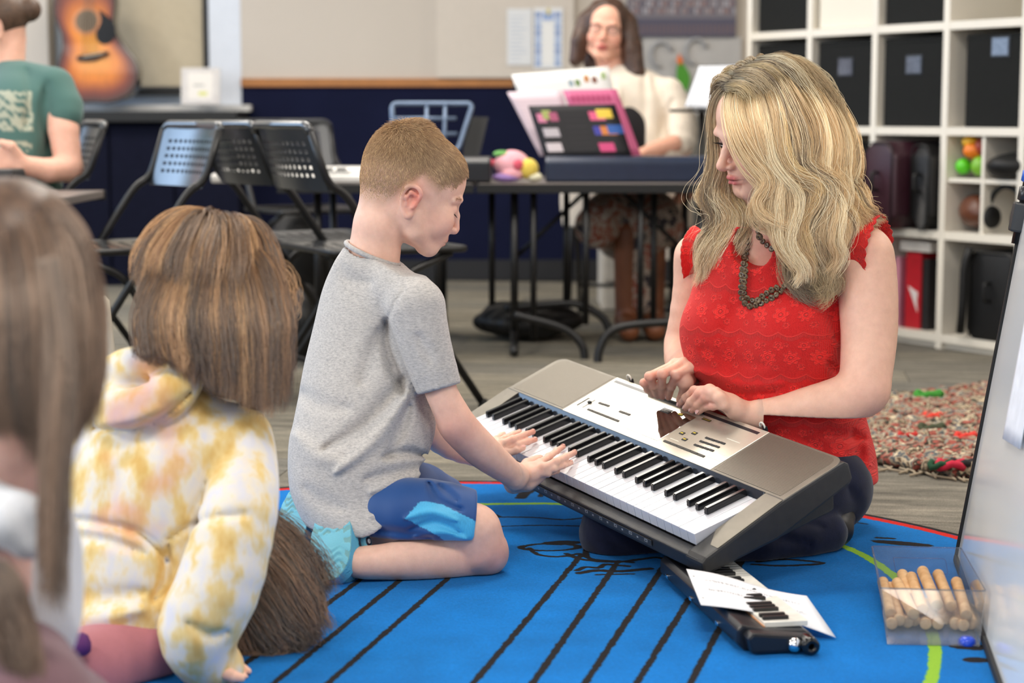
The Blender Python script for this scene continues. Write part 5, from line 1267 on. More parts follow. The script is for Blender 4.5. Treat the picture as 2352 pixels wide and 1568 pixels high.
# ================================================================= THE BOY
def make_boy():
    T = person('person', G(900, 1330), 'boy in a grey T-shirt and blue shorts kneeling and playing the keyboard')
    SK = (240, 198, 178)
    fw = V(.83, .56, 0); rt = V(.56, -.83, 0)
    # ---- head frame from the near ear
    Rh = rotm(-76, -21, 2); kh = .945
    near = Rh@V(1, 0, 0)
    FO = P(949, 462, 3.30)-near*.080*kh*1.0-Rh@V(0, -.012, -.008)*kh
    F = Fr(FO, Rh, kh)
    s = Sculpt(); head_sculpt(s, F, child=1., eyes='shut')
    s.ell(F(0, -.040, .050), V(.074, .066, .072)*kh, Rh, k=.02)
    s.chain([F(0, -.030, -.020), P(872, 520, 3.365), P(862, 580, 3.375), P(852, 640, 3.39)], [.046, .0435, .044, .054], k=.02)
    s.cap(F(0, -.066, .0), P(846, 575, 3.38), .032, .030, k=.02)
    # ---- arms
    nsh, nel = P(958, 728, 3.27), P(1052, 978, 3.285); nwr = P(1184, 1094, 3.405)
    s.chain([nsh, P(1008, 885, 3.27), P(1038, 950, 3.277), nel, P(1100, 1028, 3.32), P(1146, 1066, 3.365), nwr], [.036, .0275, .0285, .0315, .0305, .0255, .0205], k=.01, n=22)
    fsh, fel = P(900, 700, 3.53), P(975, 960, 3.54); fwr = P(1118, 1052, 3.595)
    s.chain([fsh, P(935, 850, 3.54), fel, P(1030, 1018, 3.56), fwr], [.036, .03, .031, .027, .020], k=.01, n=14)
    c3 = lambda x, y: (960+x/5.88, 920+y/5.88)
    KC = lambda x, y, h: KP(*c3(x, y), h)
    # near (right) hand, seen from its little finger side
    n1 = [KC(1640, 845, 30), KC(1770, 755, 28), KC(1875, 675, 20), KC(1962, 622, 9)]
    n2 = [KC(1700, 900, 32), KC(1860, 825, 33), KC(2000, 755, 24), KC(2118, 698, 10)]
    n3 = [KC(1690, 960, 24), KC(1835, 915, 24), KC(1960, 870, 16), KC(2065, 838, 7)]
    n4 = [KC(1640, 1020, 14), KC(1755, 985, 18), KC(1830, 960, 12), KC(1890, 955, 6)]
    hw = nwr+(KC(1380, 1085, 22)-nwr)*.3
    hand_sculpt(s, KC(1370, 1060, 18), [n1, n2, n3, n4], [KC(1480, 860, 26), KC(1560, 815, 22), KC(1610, 790, 16), KC(1650, 770, 9)], r=.0063, rw=.0215, rp=.0120, k=.006)
    s.chain([nwr, KC(1290, 1130, 8), KC(1480, 1110, 8), KC(1640, 1030, 12)], [.020, .0165, .0150, .0105], k=.014)
    s.chain([nwr, KC(1420, 960, 26), KC(1600, 900, 30)], [.0195, .0150, .0125], k=.014)
    # far (left) hand: thumb towards us
    f1 = [KC(1180, 610, 22), KC(1330, 590, 20), KC(1480, 550, 14), KC(1585, 525, 8)]
    f2 = [KC(1130, 580, 30), KC(1280, 520, 32), KC(1430, 460, 26), KC(1555, 420, 16)]
    f3 = [KC(1060, 555, 28), KC(1180, 510, 28), KC(1290, 455, 20), KC(1375, 420, 10)]
    f4 = [KC(990, 550, 22), KC(1060, 510, 22), KC(1120, 470, 16), KC(1160, 440, 9)]
    hand_sculpt(s, fwr+V(.004, 0, -.002), [f1, f2, f3, f4], [KC(1060, 720, 14), KC(1180, 710, 14), KC(1310, 670, 12), KC(1415, 635, 9)], r=.0064, rw=.020, rp=.0120, k=.006)
    # ---- near leg, far leg
    knee = P(1102, 1258, 3.255); ank = P(822, 1292, 3.20)
    s.chain([P(905, 1180, 3.27), P(1000, 1200, 3.26), P(1085, 1222, 3.25), knee], [.035, .046, .050, .046], k=.012)
    s.chain([knee, P(1118, 1272, 3.262)], [.044, .038], k=.012)
    s.chain([P(1100, 1278, 3.27), P(1030, 1280, 3.245), P(950, 1284, 3.225), P(880, 1290, 3.21), ank], [.036, .0385, .036, .029, .0265], k=.006, n=14)
    kn2 = P(1075, 1215, 3.55); s.chain([P(880, 1150, 3.44), P(1000, 1180, 3.50), kn2], [.062, .056, .046], k=.01); s.chain([kn2-V(0, 0, .045), P(900, 1245, 3.43), P(760, 1240, 3.36)], [.034, .036, .028], k=.01)
    zf = .012
    s.add(lambda X: -(X[..., 2]-zf)*-1., V(-1, 2, -.2), V(1, 4.5, zf+.002), 'x', 0) if False else None
    lo, hi = around([F(0, 0, 0)], .135)
    hb = [(lo, hi, .0020), (*around(n1+n2+n3+n4+[nwr], .026), .0017), (*around(f1+f2+f3+f4+[fwr], .024), .0018)]
    v, f = blocks(s, hb, (V(-.45, 2.95, 0), V(.25, 3.75, .75)), .0045)
    v[:, 2] = np.where(v[:, 2] < .0105, .0105, v[:, 2])
    col = face_paint(F, v, SK, .55, (216, 138, 124), .75)
    q = F.inv(v)
    # shaved sides: scalp shows through
    rr = np.sqrt((q**2).sum(1)); up = q[:, 2]+.30*q[:, 1]
    hairline = (q[:, 1] < .074+.0*q[:, 2]) & (q[:, 2] > -.1)
    def hairmask(q):
        y, z, x = q[:, 1], q[:, 2], np.abs(q[:, 0])
        low = np.interp(y, [-.11, -.085, -.06, -.035, -.012, .012, .030, .044, .058, .070, .085], [-.050, -.056, -.050, -.012, .036, .022, .016, .040, .055, .074, .086])
        low = low+np.where(y > .05, -(x-.03)*.35, 0)
        return z-low
    hm = hairmask(q); m = np.clip(hm/.022+.15, 0, 1)*np.clip(((q[:, 2]-.0)/.05)*.5+.55, .45, 1)*(rr < .16)*(hm > -.004)
    col = col*(1-m[:, None]*.62)+lin(150, 116, 80)*(m[:, None]*.62)
    # knees and elbows rosier
    for p, rad, a in ((knee+V(.02, -.02, -.02), .05, .5), (nel+V(-.01, -.02, -.01), .045, .4), (n2[3], .03, .4), (n1[3], .03, .4), (f2[3], .03, .4), (f1[3], .03, .4)):
        g = a*np.exp(-((v-p)**2).sum(1)/rad**2)[:, None]; col = col*(1-g)+lin(226, 140, 120)*g
    body = link('body', mesh_np('boy_body', v, f, col), skin_mat('boy skin', SK), T)
    up_ = KZ
    nails('nails', [(n2[3], n2[3]-n2[2], up_, .0064), (n1[3], n1[3]-n1[2], up_, .0064), (n3[3], n3[3]-n3[2], up_, .006), (n4[3], n4[3]-n4[2], up_, .0056), (f2[3], f2[3]-f2[2], up_, .0066), (f1[3], f1[3]-f1[2], up_, .0062), (f3[3], f3[3]-f3[2], up_, .006), (KC(1415, 635, 9), KC(1415, 635, 9)-KC(1310, 670, 12), up_+V(0, -.5, .2), .0076)], T, (240, 186, 174))
    # lashes and brow
    for sg in (1, -1):
        L = [([F(sg*x, y, -.0045), F(sg*x*1.02, y+.006, -.008)], [.0005, .00015]) for x, y in zip(np.linspace(.019, .044, 14), .0835+.003*np.sin(np.linspace(.2, 2.6, 14))-np.linspace(0, .007, 14))]
        tubes('eyelashes', L+[([F(sg*.018, .0815, -.0035), F(sg*.031, .0855, -.0055), F(sg*.044, .078, -.0035)], .0007)], mat('lash brown', srgb(52, 34, 26), .6), T, n=4, kind='stuff')
    # ---- hair: short strands standing on the scalp
    tri = f; cen = v[tri].mean(1); e1 = v[tri[:, 1]]-v[tri[:, 0]]; e2 = v[tri[:, 2]]-v[tri[:, 0]]; nn = np.cross(e1, e2); ar = np.linalg.norm(nn, axis=1); nn = nn/(ar[:, None]+1e-12)
    qc = F.inv(cen); hmc = hairmask(qc); ok = (hmc > 0) & (np.sqrt((qc**2).sum(1)) < .16)
    ear = np.sqrt(((np.abs(qc[:, 0])-.082)/.02)**2+((qc[:, 1]+.014)/.024)**2+((qc[:, 2]-.002)/.036)**2) < 1; ok &= ~ear
    fade = np.clip(hmc/.05, 0, 1); topm = np.clip((qc[:, 2]-.030+.30*np.maximum(qc[:, 1], 0))/.075, 0, 1)
    p = ar*ok*(.6+.4*fade); p /= p.sum(); r = np.random.default_rng(2); nS = 46000
    i = r.choice(len(p), nS, p=p); base = cen[i]+(r.uniform(-.5, .5, (nS, 1))*e1[i]+r.uniform(-.5, .5, (nS, 1))*e2[i])*.9; nrm_ = nn[i]; qb = qc[i]
    outw = ((nrm_*(base-FO)).sum(1) > 0); nrm_ = np.where(outw[:, None], nrm_, -nrm_)
    L = (.0022+.0058*fade[i]+.017*topm[i]**1.4)*r.uniform(.75, 1.2, nS)
    crown = np.exp(-(((qb-V(0, -.045, .112))/V(.026, .03, .03))**2).sum(1)); L *= .78; L += crown*.006
    d = np.stack([qb[:, 0]*7, (qb[:, 1]+.050)*9+.25*topm[i], -.55*(1-topm[i])-.02], 1)+np.stack([-(qb[:, 1]+.05), qb[:, 0], np.zeros(nS)], 1)*5*crown[:, None]+r.normal(0, .13, (nS, 3))
    d /= np.linalg.norm(d, axis=1)[:, None]+1e-6
    d += np.stack([snoise(qb, 3, 90), snoise(qb, 4, 90), snoise(qb, 5, 90)], 1)*.22
    dw = d@Rh.T; dw -= nrm_*(dw*nrm_).sum(1)[:, None]; dw /= np.linalg.norm(dw, axis=1)[:, None]+1e-9
    lift = np.where(topm[i] > .3, .34, .30)+crown*.9
    t = np.linspace(0, 1, 5)[None, :, None]; Lx = L[:, None, None]
    pts = base[:, None]-nrm_[:, None]*.0006+Lx*(nrm_[:, None]*lift[:, None, None]*(t-.45*t*t)+dw[:, None]*(t*.8+.2*t*t))
    cA, cB, cC = lin(190, 150, 104), lin(146, 108, 68), lin(230, 194, 142); u = r.uniform(0, 1, (nS, 1)); col = cA*(1-u)+cB*u; w2 = (r.uniform(0, 1, (nS, 1)) < .22); col = np.where(w2, cC, col)
    col = col*(1-.1*topm[i][:, None])
    strands('hair', pts, np.array([.00024, .00023, .0002, .00015, .00006]), col, hair_mat('boy hair'), T)
    # eyebrow
    nb = 140; x = r.uniform(.014, .050, nb); z = .020+.006*np.sin((x-.014)/.036*2.4)+r.normal(0, .0016, nb)
    y = np.interp(x, [.014, .03, .05], [.0860, .0835, .0690]); 
    pb = np.array([[F(x[j]*sg, y[j], z[j]), F((x[j]+.005)*sg, y[j]+.0012, z[j]+.001), F((x[j]+.009)*sg, y[j]-.0005, z[j]-.0006)] for j in range(nb) for sg in (1,)])
    strands('eyebrow', pb, np.array([.00016, .00013, .00005]), np.tile(lin(176, 136, 104), (nb, 1)), MATS.get('bh') or hair_mat('boy brow'), T)

    # ---- T-shirt
    sh = Sculpt()
    st = []; zc = 3.40; O = P(850, 1150, zc); O[2] = 0
    def sta(py, xl, xr, z, be, off=0):
        pl, pr = P(xl, py, z), P(xr, py, z); hx = (pr[0]-pl[0])/2; a = hx/math.sqrt(fw[0]**2+(rt[0]*be)**2); c = (pl+pr)/2-O
        h = (pl[2]); return (h, c@rt+off, c@fw, a*be, a*be, a, a)
    for a in ((1235, 715, 985, 3.32, 1.25), (1190, 690, 1000, 3.32, 1.22), (1120, 664, 985, 3.34, 1.10), (1040, 660, 992, 3.35, 1.12), (960, 673, 1003, 3.37, 1.15), (860, 691, 1003, 3.39, 1.20), (760, 712, 990, 3.40, 1.28), (690, 729, 965, 3.40, 1.30), (640, 748, 935, 3.40, 1.1), (600, 768, 915, 3.39, .9), (572, 792, 905, 3.385, .8)):
        st.append(sta(*a))
    sh.loft(O, rt, fw, V(0, 0, 1), st, k=.01)
    sh.chain([P(855, 612, 3.39), P(920, 662, 3.32), P(958, 700, 3.275)], [.048, .050, .047], k=.03)
    sh.chain([P(855, 612, 3.39), P(860, 660, 3.47), P(892, 700, 3.53)], [.045, .045, .045], k=.03)
    sl_end = P(1010, 892, 3.272); ad = nrm(sl_end-P(965, 735, 3.27))
    sh.chain([P(956, 715, 3.272), P(980, 800, 3.27), sl_end+ad*.03], [.050, .0445, .0375], k=.016, n=8)
    fe = P(945, 880, 3.54); sh.chain([P(892, 712, 3.53), P(915, 790, 3.535), fe], [.048, .044, .040], k=.016)
    # armpit hollow, folds fanning from it, bunching above the hem
    zz = lambda x, y: None
    def onsurf(px, py, z): return P(px, py, z)
    for pts, w_, amp in (([(884, 738, 3.235), (888, 790, 3.225), (905, 850, 3.225), (925, 905, 3.235)], .010, -.012),
                         ([(925, 870, 3.235), (880, 930, 3.225), (820, 990, 3.22), (745, 1030, 3.24)], .013, -.008), ([(935, 905, 3.23), (900, 960, 3.22), (850, 1020, 3.21), (770, 1085, 3.22)], .012, .007),
                         ([(940, 930, 3.235), (915, 1000, 3.22), (890, 1050, 3.21)], .010, -.006), ([(870, 760, 3.235), (850, 830, 3.23), (830, 880, 3.22)], .016, -.005),
                         ([(990, 1065, 3.26), (920, 1080, 3.205), (840, 1100, 3.195)], .011, -.009), ([(985, 1085, 3.255), (930, 1105, 3.205), (850, 1130, 3.19)], .010, .008), ([(975, 1110, 3.245), (920, 1135, 3.20), (865, 1160, 3.19)], .010, -.008),
                         ([(965, 1140, 3.24), (915, 1165, 3.20), (850, 1185, 3.195)], .010, .007), ([(700, 1120, 3.26), (740, 1150, 3.22), (790, 1170, 3.20)], .014, -.006), ([(880, 1050, 3.21), (930, 1040, 3.215), (975, 1045, 3.25)], .009, -.008),
                         ([(690, 900, 3.33), (740, 930, 3.26), (800, 940, 3.23)], .016, -.004), ([(680, 1000, 3.33), (720, 1040, 3.26), (780, 1060, 3.22)], .018, .005), ([(960, 770, 3.225), (990, 830, 3.225)], .010, -.003), ([(930, 660, 3.27), (905, 700, 3.245), (886, 745, 3.235)], .0035, -.0025),
                         ([(775, 600, 3.36), (800, 640, 3.33), (850, 650, 3.31)], .012, -.003)):
        sh.foldy([P(p[0], p[1], 3.2) for p in pts], w_, amp*(1.7 if pts[0][1] < 1060 else .7), 3.0, 3.36)
    sh.disp(lambda X: .0016*snoise(X, 11, 26), V(-.6, 2.9, 0), V(.2, 3.8, 1))
    # openings
    nk = P(862, 560, 3.375); nd = nrm(P(868, 520, 3.365)-P(852, 640, 3.39))
    nt = nrm(V(-.20, -.10, 1)); lo, hi = around([nk], .11)
    nko = P(860, 577, 3.375); pn = nrm(V(.36, .10, 1))
    sh.half(P(795, 551, 3.40), nrm(V(.42, -.05, 1)), nko-V(.10, .10, .02), nko+V(.14, .12, .14), k=.003)
    sh.chain([P(872, 480, 3.36), P(862, 560, 3.373), P(854, 610, 3.385)], [.052, .0505, .048], op='s', k=.003)
    sh.add(lambda X: (lambda t_: np.maximum(np.maximum(-t_, t_-.07), np.linalg.norm(X-sl_end-t_[..., None]*ad, axis=-1)-.047))((X-sl_end)@ad), *around([sl_end+ad*.035], .06), 's', .002)
    sh.chain([sl_end-ad*.05, sl_end+ad*.06], [.0305, .0335], op='s', k=.002)
    # hem: a tilted plane through the photographed hem line
    h0, h1, h2 = P(668, 1112, 3.42), P(860, 1222, 3.20), P(985, 1085, 3.27)
    hn = nrm(np.cross(h1-h0, h2-h0)); hn = -hn if hn[2] > 0 else hn
    sh.half(h1+V(0, 0, .0), hn, V(-.6, 2.9, 0), V(.2, 3.8, .30), k=.006)
    v, f = sh.mesh(V(-.46, 3.05, .08), V(.0, 3.72, .72), .0038, 2)
    a = N('grey heather jersey'); co = a.coord(scale=(1, 1, 3.2)); co2 = a.coord()
    n1_ = a.ramp(a.noise(130, 6, .8, co), [(.32, srgb(152, 149, 149)), (.5, srgb(190, 186, 183)), (.68, srgb(212, 207, 202))])
    a.base(n1_); a.set(Roughness=.92, Sheen_Weight=.25); a.b.inputs['Specular IOR Level'].default_value = .2; a.bump(a.noise(900, 2, .6, co2), .0007, .6)
    shirt = link('t_shirt', mesh_np('shirt', v, f), a.m, T)
    # ribbed collar and hems
    ring = []
    for t in np.linspace(0, 2*np.pi, 40):
        u = nrm(np.cross(nrm(V(.42, -.05, 1)), V(0, 1, 0))); w_ = np.cross(nrm(V(.42, -.05, 1)), u); c = P(855, 577, 3.379)
        ring.append(c+u*.0505*math.cos(t)+w_*.0535*math.sin(t))
    tubes('collar', [(ring-np.array([0, 0, .0035]), .0046)], a.m, shirt, n=8)
    u = nrm(np.cross(ad, V(0, 1, .2))); w_ = np.cross(ad, u)
    tubes('sleeve_hem', [([sl_end-ad*.002+u*.0362*math.cos(t)+w_*.0362*math.sin(t) for t in np.linspace(0, 2*np.pi, 30)], .0022)], a.m, shirt, n=6)
    # ---- shorts
    so = Sculpt()
    so.chain([P(850, 1165, 3.32), P(905, 1178, 3.255), P(1000, 1185, 3.245), P(1078, 1203, 3.248), P(1100, 1209, 3.248)], [.056, .062, .062, .0585, .0565], k=.02, n=10)
    so.chain([P(860, 1130, 3.36), P(960, 1150, 3.46), P(1040, 1180, 3.53)], [.08, .07, .06], k=.02)
    so.ell(P(800, 1165, 3.36), (.085, .10, .06), k=.03)
    for pts, w_, amp in (([(985, 1110, 3.23), (1010, 1150, 3.195), (1060, 1170, 3.19)], .008, -.006), ([(930, 1190, 3.17), (990, 1175, 3.18), (1050, 1195, 3.185)], .007, .005), ([(940, 1215, 3.17), (1000, 1200, 3.18), (1060, 1225, 3.19)], .007, -.005), ([(950, 1232, 3.18), (1020, 1222, 3.18), (1070, 1238, 3.19)], .006, .004), ([(860, 1215, 3.18), (930, 1225, 3.17), (990, 1235, 3.18)], .008, -.005), ([(1010, 1115, 3.235), (1050, 1150, 3.21)], .008, -.005)):
        so.foldy([P(p[0], p[1], 3.2) for p in pts], w_, amp*1.3, 3.0, 3.30)
    e0 = P(1086, 1204, 3.248); ed = nrm(V(.97, .08, -.13)); so.half(e0, ed, *around([e0+ed*.05], .085), k=.004)
    so.chain([e0-ed*.07, e0+ed*.06], [.046, .054], op='s', k=.003)
    e1_ = P(1035, 1178, 3.525); ed1 = nrm(V(.8, .6, -.1)); so.half(e1_, ed1, *around([e1_+ed1*.05], .085), k=.004)
    so.half(P(900, 1243, 3.2), V(0, 0, -1), V(-.5, 3, 0), V(.1, 3.7, .12), k=.01)
    v, f = so.mesh(V(-.42, 3.05, .03), V(.03, 3.75, .36), .0032, 1)
    # panels: light heather wedge on the side
    pr = np.array([(proj_x(p), proj_y(p)) for p in v]) if False else None
    d = v-V(0, 0, CH); zz_ = d[:, 1]*cT-d[:, 2]*sT; px = 1176+FPX*d[:, 0]/zz_; py = 784+FPX*(-d[:, 1]*sT-d[:, 2]*cT)/zz_
    side = (v@rt) > (P(1000, 1190, 3.25)@rt+.012)
    upb = np.interp(px, [930, 965, 985, 1020, 1100], [1190, 1152, 1152, 1160, 1200]); lwb = np.interp(px, [930, 1010, 1030, 1100], [1190, 1232, 1250, 1260])
    m = (py > upb) & (py < lwb) & side
    col = np.where(m[:, None], lin(70, 178, 226), lin(0, 68, 134))
    a2 = N('athletic shorts'); co = a2.coord(scale=(6, 6, 1)); hz = a2.ramp(a2.noise(120, 4, .8, co), [(.35, (.78, .82, .86, 1)), (.65, (1.2, 1.15, 1.1, 1))])
    sep = a2.n('ShaderNodeSeparateColor'); a2.l(a2.attr(), sep.inputs[0]); fac = a2.math('MULTIPLY', sep.outputs[1], 2.2)
    a2.base(a2.mix(fac, a2.attr(), a2.mix(1, a2.attr(), hz, 'MULTIPLY'))); a2.set(Roughness=.6, Sheen_Weight=.3)
    link('shorts', mesh_np('shorts', v, f, col), a2.m, T)
    # ---- foam clogs
    fm = N('aqua foam'); fm.base(fm.attr()); fm.set(Roughness=.62); fm.b.inputs['Subsurface Weight'].default_value = .08; fm.b.inputs['Subsurface Scale'].default_value = .01; co = fm.coord(); fm.bump(fm.noise(300, 2, .5, co), .0003)
    def clog(heel, toe, nsole, label, scale=1.):
        yv = nrm(toe-heel); nv = nrm(nsole-yv*(nsole@yv)); xv = np.cross(yv, nv); L = np.linalg.norm(toe-heel)
        R = np.array([xv, yv, nv]).T; F2 = Fr((heel+toe)/2, R, 1.)
        t = bpy.data.objects.new('shoe', None); C.objects.link(t); t.parent = T; t.location = tuple((heel+toe)/2-V(*T.location)); t['label'] = label
        def outline(w, l): return [(w*math.cos(a)*(1+.10*math.sin(a)), l*math.sin(a)) for a in np.linspace(0, 2*np.pi, 48, endpoint=False)]
        base = lin(96, 178, 208)
        s2 = Sculpt(); hl = L/2; W = .0445*scale
        # sole slab
        def slab(X):
            q = (X-F2.O)@R; a = np.sqrt((np.abs(q[..., 0])/(W*(1+.10*q[..., 1]/hl)))**2.5+(np.abs(q[..., 1])/hl)**2.5+1e-9); a = a**(1/1.25)**1
            d = (a-1)*W; dz = np.abs(q[..., 2]+.004)-.0115; return np.maximum(d, dz)
        s2.add(slab, *around([heel, toe], .05), 'u', .002)
        # upper: toe box over the front, open heel
        s2.ell(F2(0, hl*.30, -.024), (W*.93, hl*.66, .036), R, k=.010)
        s2.ell(F2(0, -hl*.45, -.018), (W*.90, hl*.5, .020), R, k=.008)
        s2.cap(F2(0, -hl*.75, -.060), F2(0, -hl*.05, -.060), W*.70, W*.66, op='s', k=.004)
        s2.cap(F2(0, -hl*.55, -.030), F2(0, hl*.35, -.028), W*.66, W*.66, op='s', k=.004)
        for sg in (-1, 1):
            for yy in (.35, .55, .75): s2.ell(F2(sg*W*(.80-.3*yy*yy), hl*yy, -.036), (.0045, .0045, .008), R, op='s', k=.002)
        # side ribs and tread
        def relief(X):
            q = (X-F2.O)@R; x, y, z = q[..., 0], q[..., 1], q[..., 2]
            tr = np.where(z > .005, 1., 0); edge = (np.abs(x) > W*.62) | (np.abs(y) > hl*.74)
            wv = np.sin((y+.004*np.sin(x*220))*2*np.pi/.0125); bars = np.sin(np.arctan2(y, x*2.2)*22)
            mid = np.abs(y) < hl*.20
            d_ = np.where(edge, -.0003*np.sign(bars)*(np.abs(bars) > .25), np.where(mid, 0, -.0007*np.clip(wv*2.2, -1, 1)))
            side = np.where((np.abs(z+.002) < .006) & (tr < 1), .0006*np.sin(y*2*np.pi/.0042)*np.sin(z*2*np.pi/.0042), 0)
            return tr*d_*np.clip((.012-np.abs(z-.0075))/.004, 0, 1)-side*(np.abs(x) > W*.7)
        s2.disp(relief, *around([heel, toe], .05))
        v, f = s2.mesh(*around([heel, toe], .062), .0019, 0)
        q = (v-F2.O)@R; c = np.tile(base, (len(v), 1)); m = (q[:, 2] > .0066); c[m] = lin(108, 182, 200); low = m & (q[:, 2] < .0074); c[low] = lin(106, 160, 164)
        link('clog_body', mesh_np('clog', v, f, c), fm.m, t)
        # strap with rivets
        aa = np.linspace(0, math.pi, 22); strap = [F2(W*.99*math.cos(a), -hl*.10-hl*.80*math.sin(a), -.036-.012*math.sin(a)) for a in aa]
        vs, fs = [], []
        for i_, p_ in enumerate(strap):
            a = aa[i_]; o_ = F2.R@V(math.cos(a), -math.sin(a), 0)
            for (dn, dz) in ((-.0012, -.0075), (.0012, -.0075), (.0012, .0075), (-.0012, .0075)): vs.append(p_+o_*dn+nv*dz)
        for i_ in range(len(strap)-1):
            for j_ in range(4): fs.append((i_*4+j_, i_*4+(j_+1) % 4, (i_+1)*4+(j_+1) % 4, (i_+1)*4+j_))
        st_ = link('heel_strap', mesh_np('strap', vs, fs, np.tile(base*.9, (len(vs), 1))), fm.m, t)
        for sg in (-1, 1):
            p_ = F2(sg*W*1.02, -hl*.08, -.036); lathe('strap_boss', [(.001, .0045), (.0105, .0042), (.0115, .002), (.0115, -.004)], mat('aqua foam plain', srgb(112, 190, 216), .6), st_, O=p_, A=xv*sg); lathe('rivet', [(.001, .0065), (.0068, .0062), (.0075, .004), (.0075, .001)], mat('rivet navy', srgb(30, 34, 60), .4), st_, O=p_, A=xv*sg)
            lathe('rivet_emblem', [(.001, .0072), (.0042, .0070), (.0044, .0060)], mat('rivet white', srgb(222, 226, 232), .4), st_, O=p_, A=xv*sg, n=10)
        return t
    clog(P(770, 1156, 3.25), P(758, 1338, 3.175), V(-.50, -.78, .36), 'near aqua foam clog, sole towards the camera', .98)
    clog(P(697, 1112, 3.42), P(655, 1290, 3.33), V(-.62, -.62, .40), 'far aqua foam clog, partly hidden')
    return T
make_boy()
# ================================================================= THE BLONDE WOMAN
def fill_locks(gs, m, jit=.004, seed=0):
    """ordered guides -> m guides blended between neighbours"""
    r = np.random.default_rng(seed); k = 12; G_ = np.array([spline(g, k) for g in gs]); out = []
    for i in range(m):
        x = (i+r.uniform(.0, 1.0))/m*(len(gs)-1); a = min(int(x), len(gs)-2); f = x-a; f = f*f*(3-2*f)*.6+f*.4
        g = G_[a]*(1-f)+G_[a+1]*f; w = np.linspace(.35, 1, k)[:, None]
        out.append(g+r.normal(0, jit, 3)*w+np.cumsum(r.normal(0, jit*.35, (k, 3)), 0)*w*.6)
    return out
def make_teacher():
    T = person('person', G(1700, 1275), 'woman with long blonde hair in a red lace top kneeling behind the keyboard')
    SK = (238, 192, 168)
    fw = nrm(V(-.515, -.857, 0)); lf = nrm(V(.857, -.515, 0))
    Rh = rotm(113, -17, -4); F = Fr(P(1659, 316, 3.462)-Rh@V(0, .0925, .021), Rh, 1.0)
    s = Sculpt(); head_sculpt(s, F, eyes='open', mouth=.0022)
    s.chain([F(0, -.030, -.030), P(1775, 470, 3.525), P(1775, 540, 3.55), P(1778, 600, 3.58)], [.054, .050, .052, .07], k=.02)
    # chest and shoulders
    s.chain([P(1600, 590, 3.68), P(1690, 575, 3.63), P(1780, 570, 3.585), P(1880, 562, 3.545), P(1985, 575, 3.49)], [.040, .042, .044, .044, .047], k=.03)
    s.ell(P(1775, 650, 3.60), (.11, .070, .09), k=.03)
    s.ell(P(1768, 585, 3.57), (.075, .040, .050), k=.02)
    # near arm
    nsh, nel, nwr = P(1990, 590, 3.478), P(1985, 897, 3.425), P(1716, 953, 3.47)
    s.chain([nsh, P(1994, 680, 3.468), P(1996, 770, 3.455), P(1990, 850, 3.435), nel], [.052, .0535, .0505, .0465, .0435], k=.01, n=12)
    s.chain([nel, P(1930, 925, 3.43), P(1860, 938, 3.44), P(1790, 950, 3.455), nwr], [.043, .0465, .0395, .0315, .0245], k=.015, n=12)
    # far arm
    fsh, fel = P(1602, 590, 3.69), P(1572, 790, 3.72)
    fwr = P(1582, 862, 3.64)
    s.chain([fsh, P(1596, 660, 3.70), fel+V(.002, 0, .0)], [.046, .042, .039], k=.01, n=8)
    s.chain([fel, P(1568, 830, 3.68), fwr], [.039, .034, .026], k=.012, n=6)
    # ---- hands on the back edge of the keyboard
    cr = lambda x, y: (1440+x/6.533, 820+y/6.533)
    KH = lambda x, y, h: KP(*cr(x, y), h)
    L1 = [KH(1240, 490, 88), KH(1010, 500, 78), KH(880, 610, 62), KH(795, 715, 44)]
    L2 = [KH(1330, 545, 86), KH(1090, 545, 80), KH(960, 670, 62), KH(885, 765, 44)]
    L3 = [KH(1400, 620, 80), KH(1190, 605, 76), KH(1070, 710, 58), KH(975, 795, 43)]
    L4 = [KH(1455, 720, 68), KH(1290, 735, 62), KH(1165, 750, 52), KH(1075, 825, 42)]
    hand_sculpt(s, nwr, [L1, L2, L3, L4], [KH(1330, 640, 50), KH(1180, 610, 40), KH(1060, 640, 36), KH(980, 690, 33)], r=.0080, rw=.024, rp=.0150, k=.008)
    R1 = [KH(800, 270, 105), KH(735, 275, 102), KH(665, 440, 74), KH(625, 600, 46)]
    R2 = [KH(650, 235, 112), KH(530, 250, 112), KH(520, 420, 78), KH(535, 590, 46)]
    R3 = [KH(520, 250, 112), KH(335, 290, 108), KH(395, 430, 80), KH(460, 580, 46)]
    R4 = [KH(440, 300, 104), KH(255, 385, 92), KH(310, 480, 70), KH(390, 568, 46)]
    up = V(.03, .045, .012)
    R1[0] = R1[0]+up*.8; R2[0] = R2[0]+up*1.0; R3[0] = R3[0]+up*1.0; R4[0] = R4[0]+up*.9
    hand_sculpt(s, fwr, [R1, R2, R3, R4], [KH(880, 380, 80), KH(880, 470, 66), KH(850, 560, 52), KH(800, 640, 40)], r=.0082, rw=.023, rp=.0130, k=.007)
    hb = [(*around([F(0, .0, .01)], .135), .0020), (*around(L1+L2+L3+L4+[nwr], .026), .0018), (*around(R1+R2+R3+R4+[fwr, KH(800, 640, 40)], .024), .0018)]
    v, f = blocks(s, hb, (V(.25, 3.2, .25), V(.82, 3.95, 1.0)), .0048)
    c = face_paint(F, v, SK, .6, (206, 104, 104), .2); q = F.inv(v); gs = lambda p, r: np.exp(-(((q-np.array(p))/np.array(r))**2).sum(1))
    for sg in (-1, 1):
        m = np.clip(1.3*gs((sg*.031, .084, .009), (.015, .014, .0055)), 0, .55)[:, None]; c = c*(1-m)+lin(128, 88, 84)*m
        m = np.clip(1.5*gs((sg*.031, .084, .004), (.015, .012, .0022)), 0, .8)[:, None]; c = c*(1-m)+lin(50, 36, 34)*m
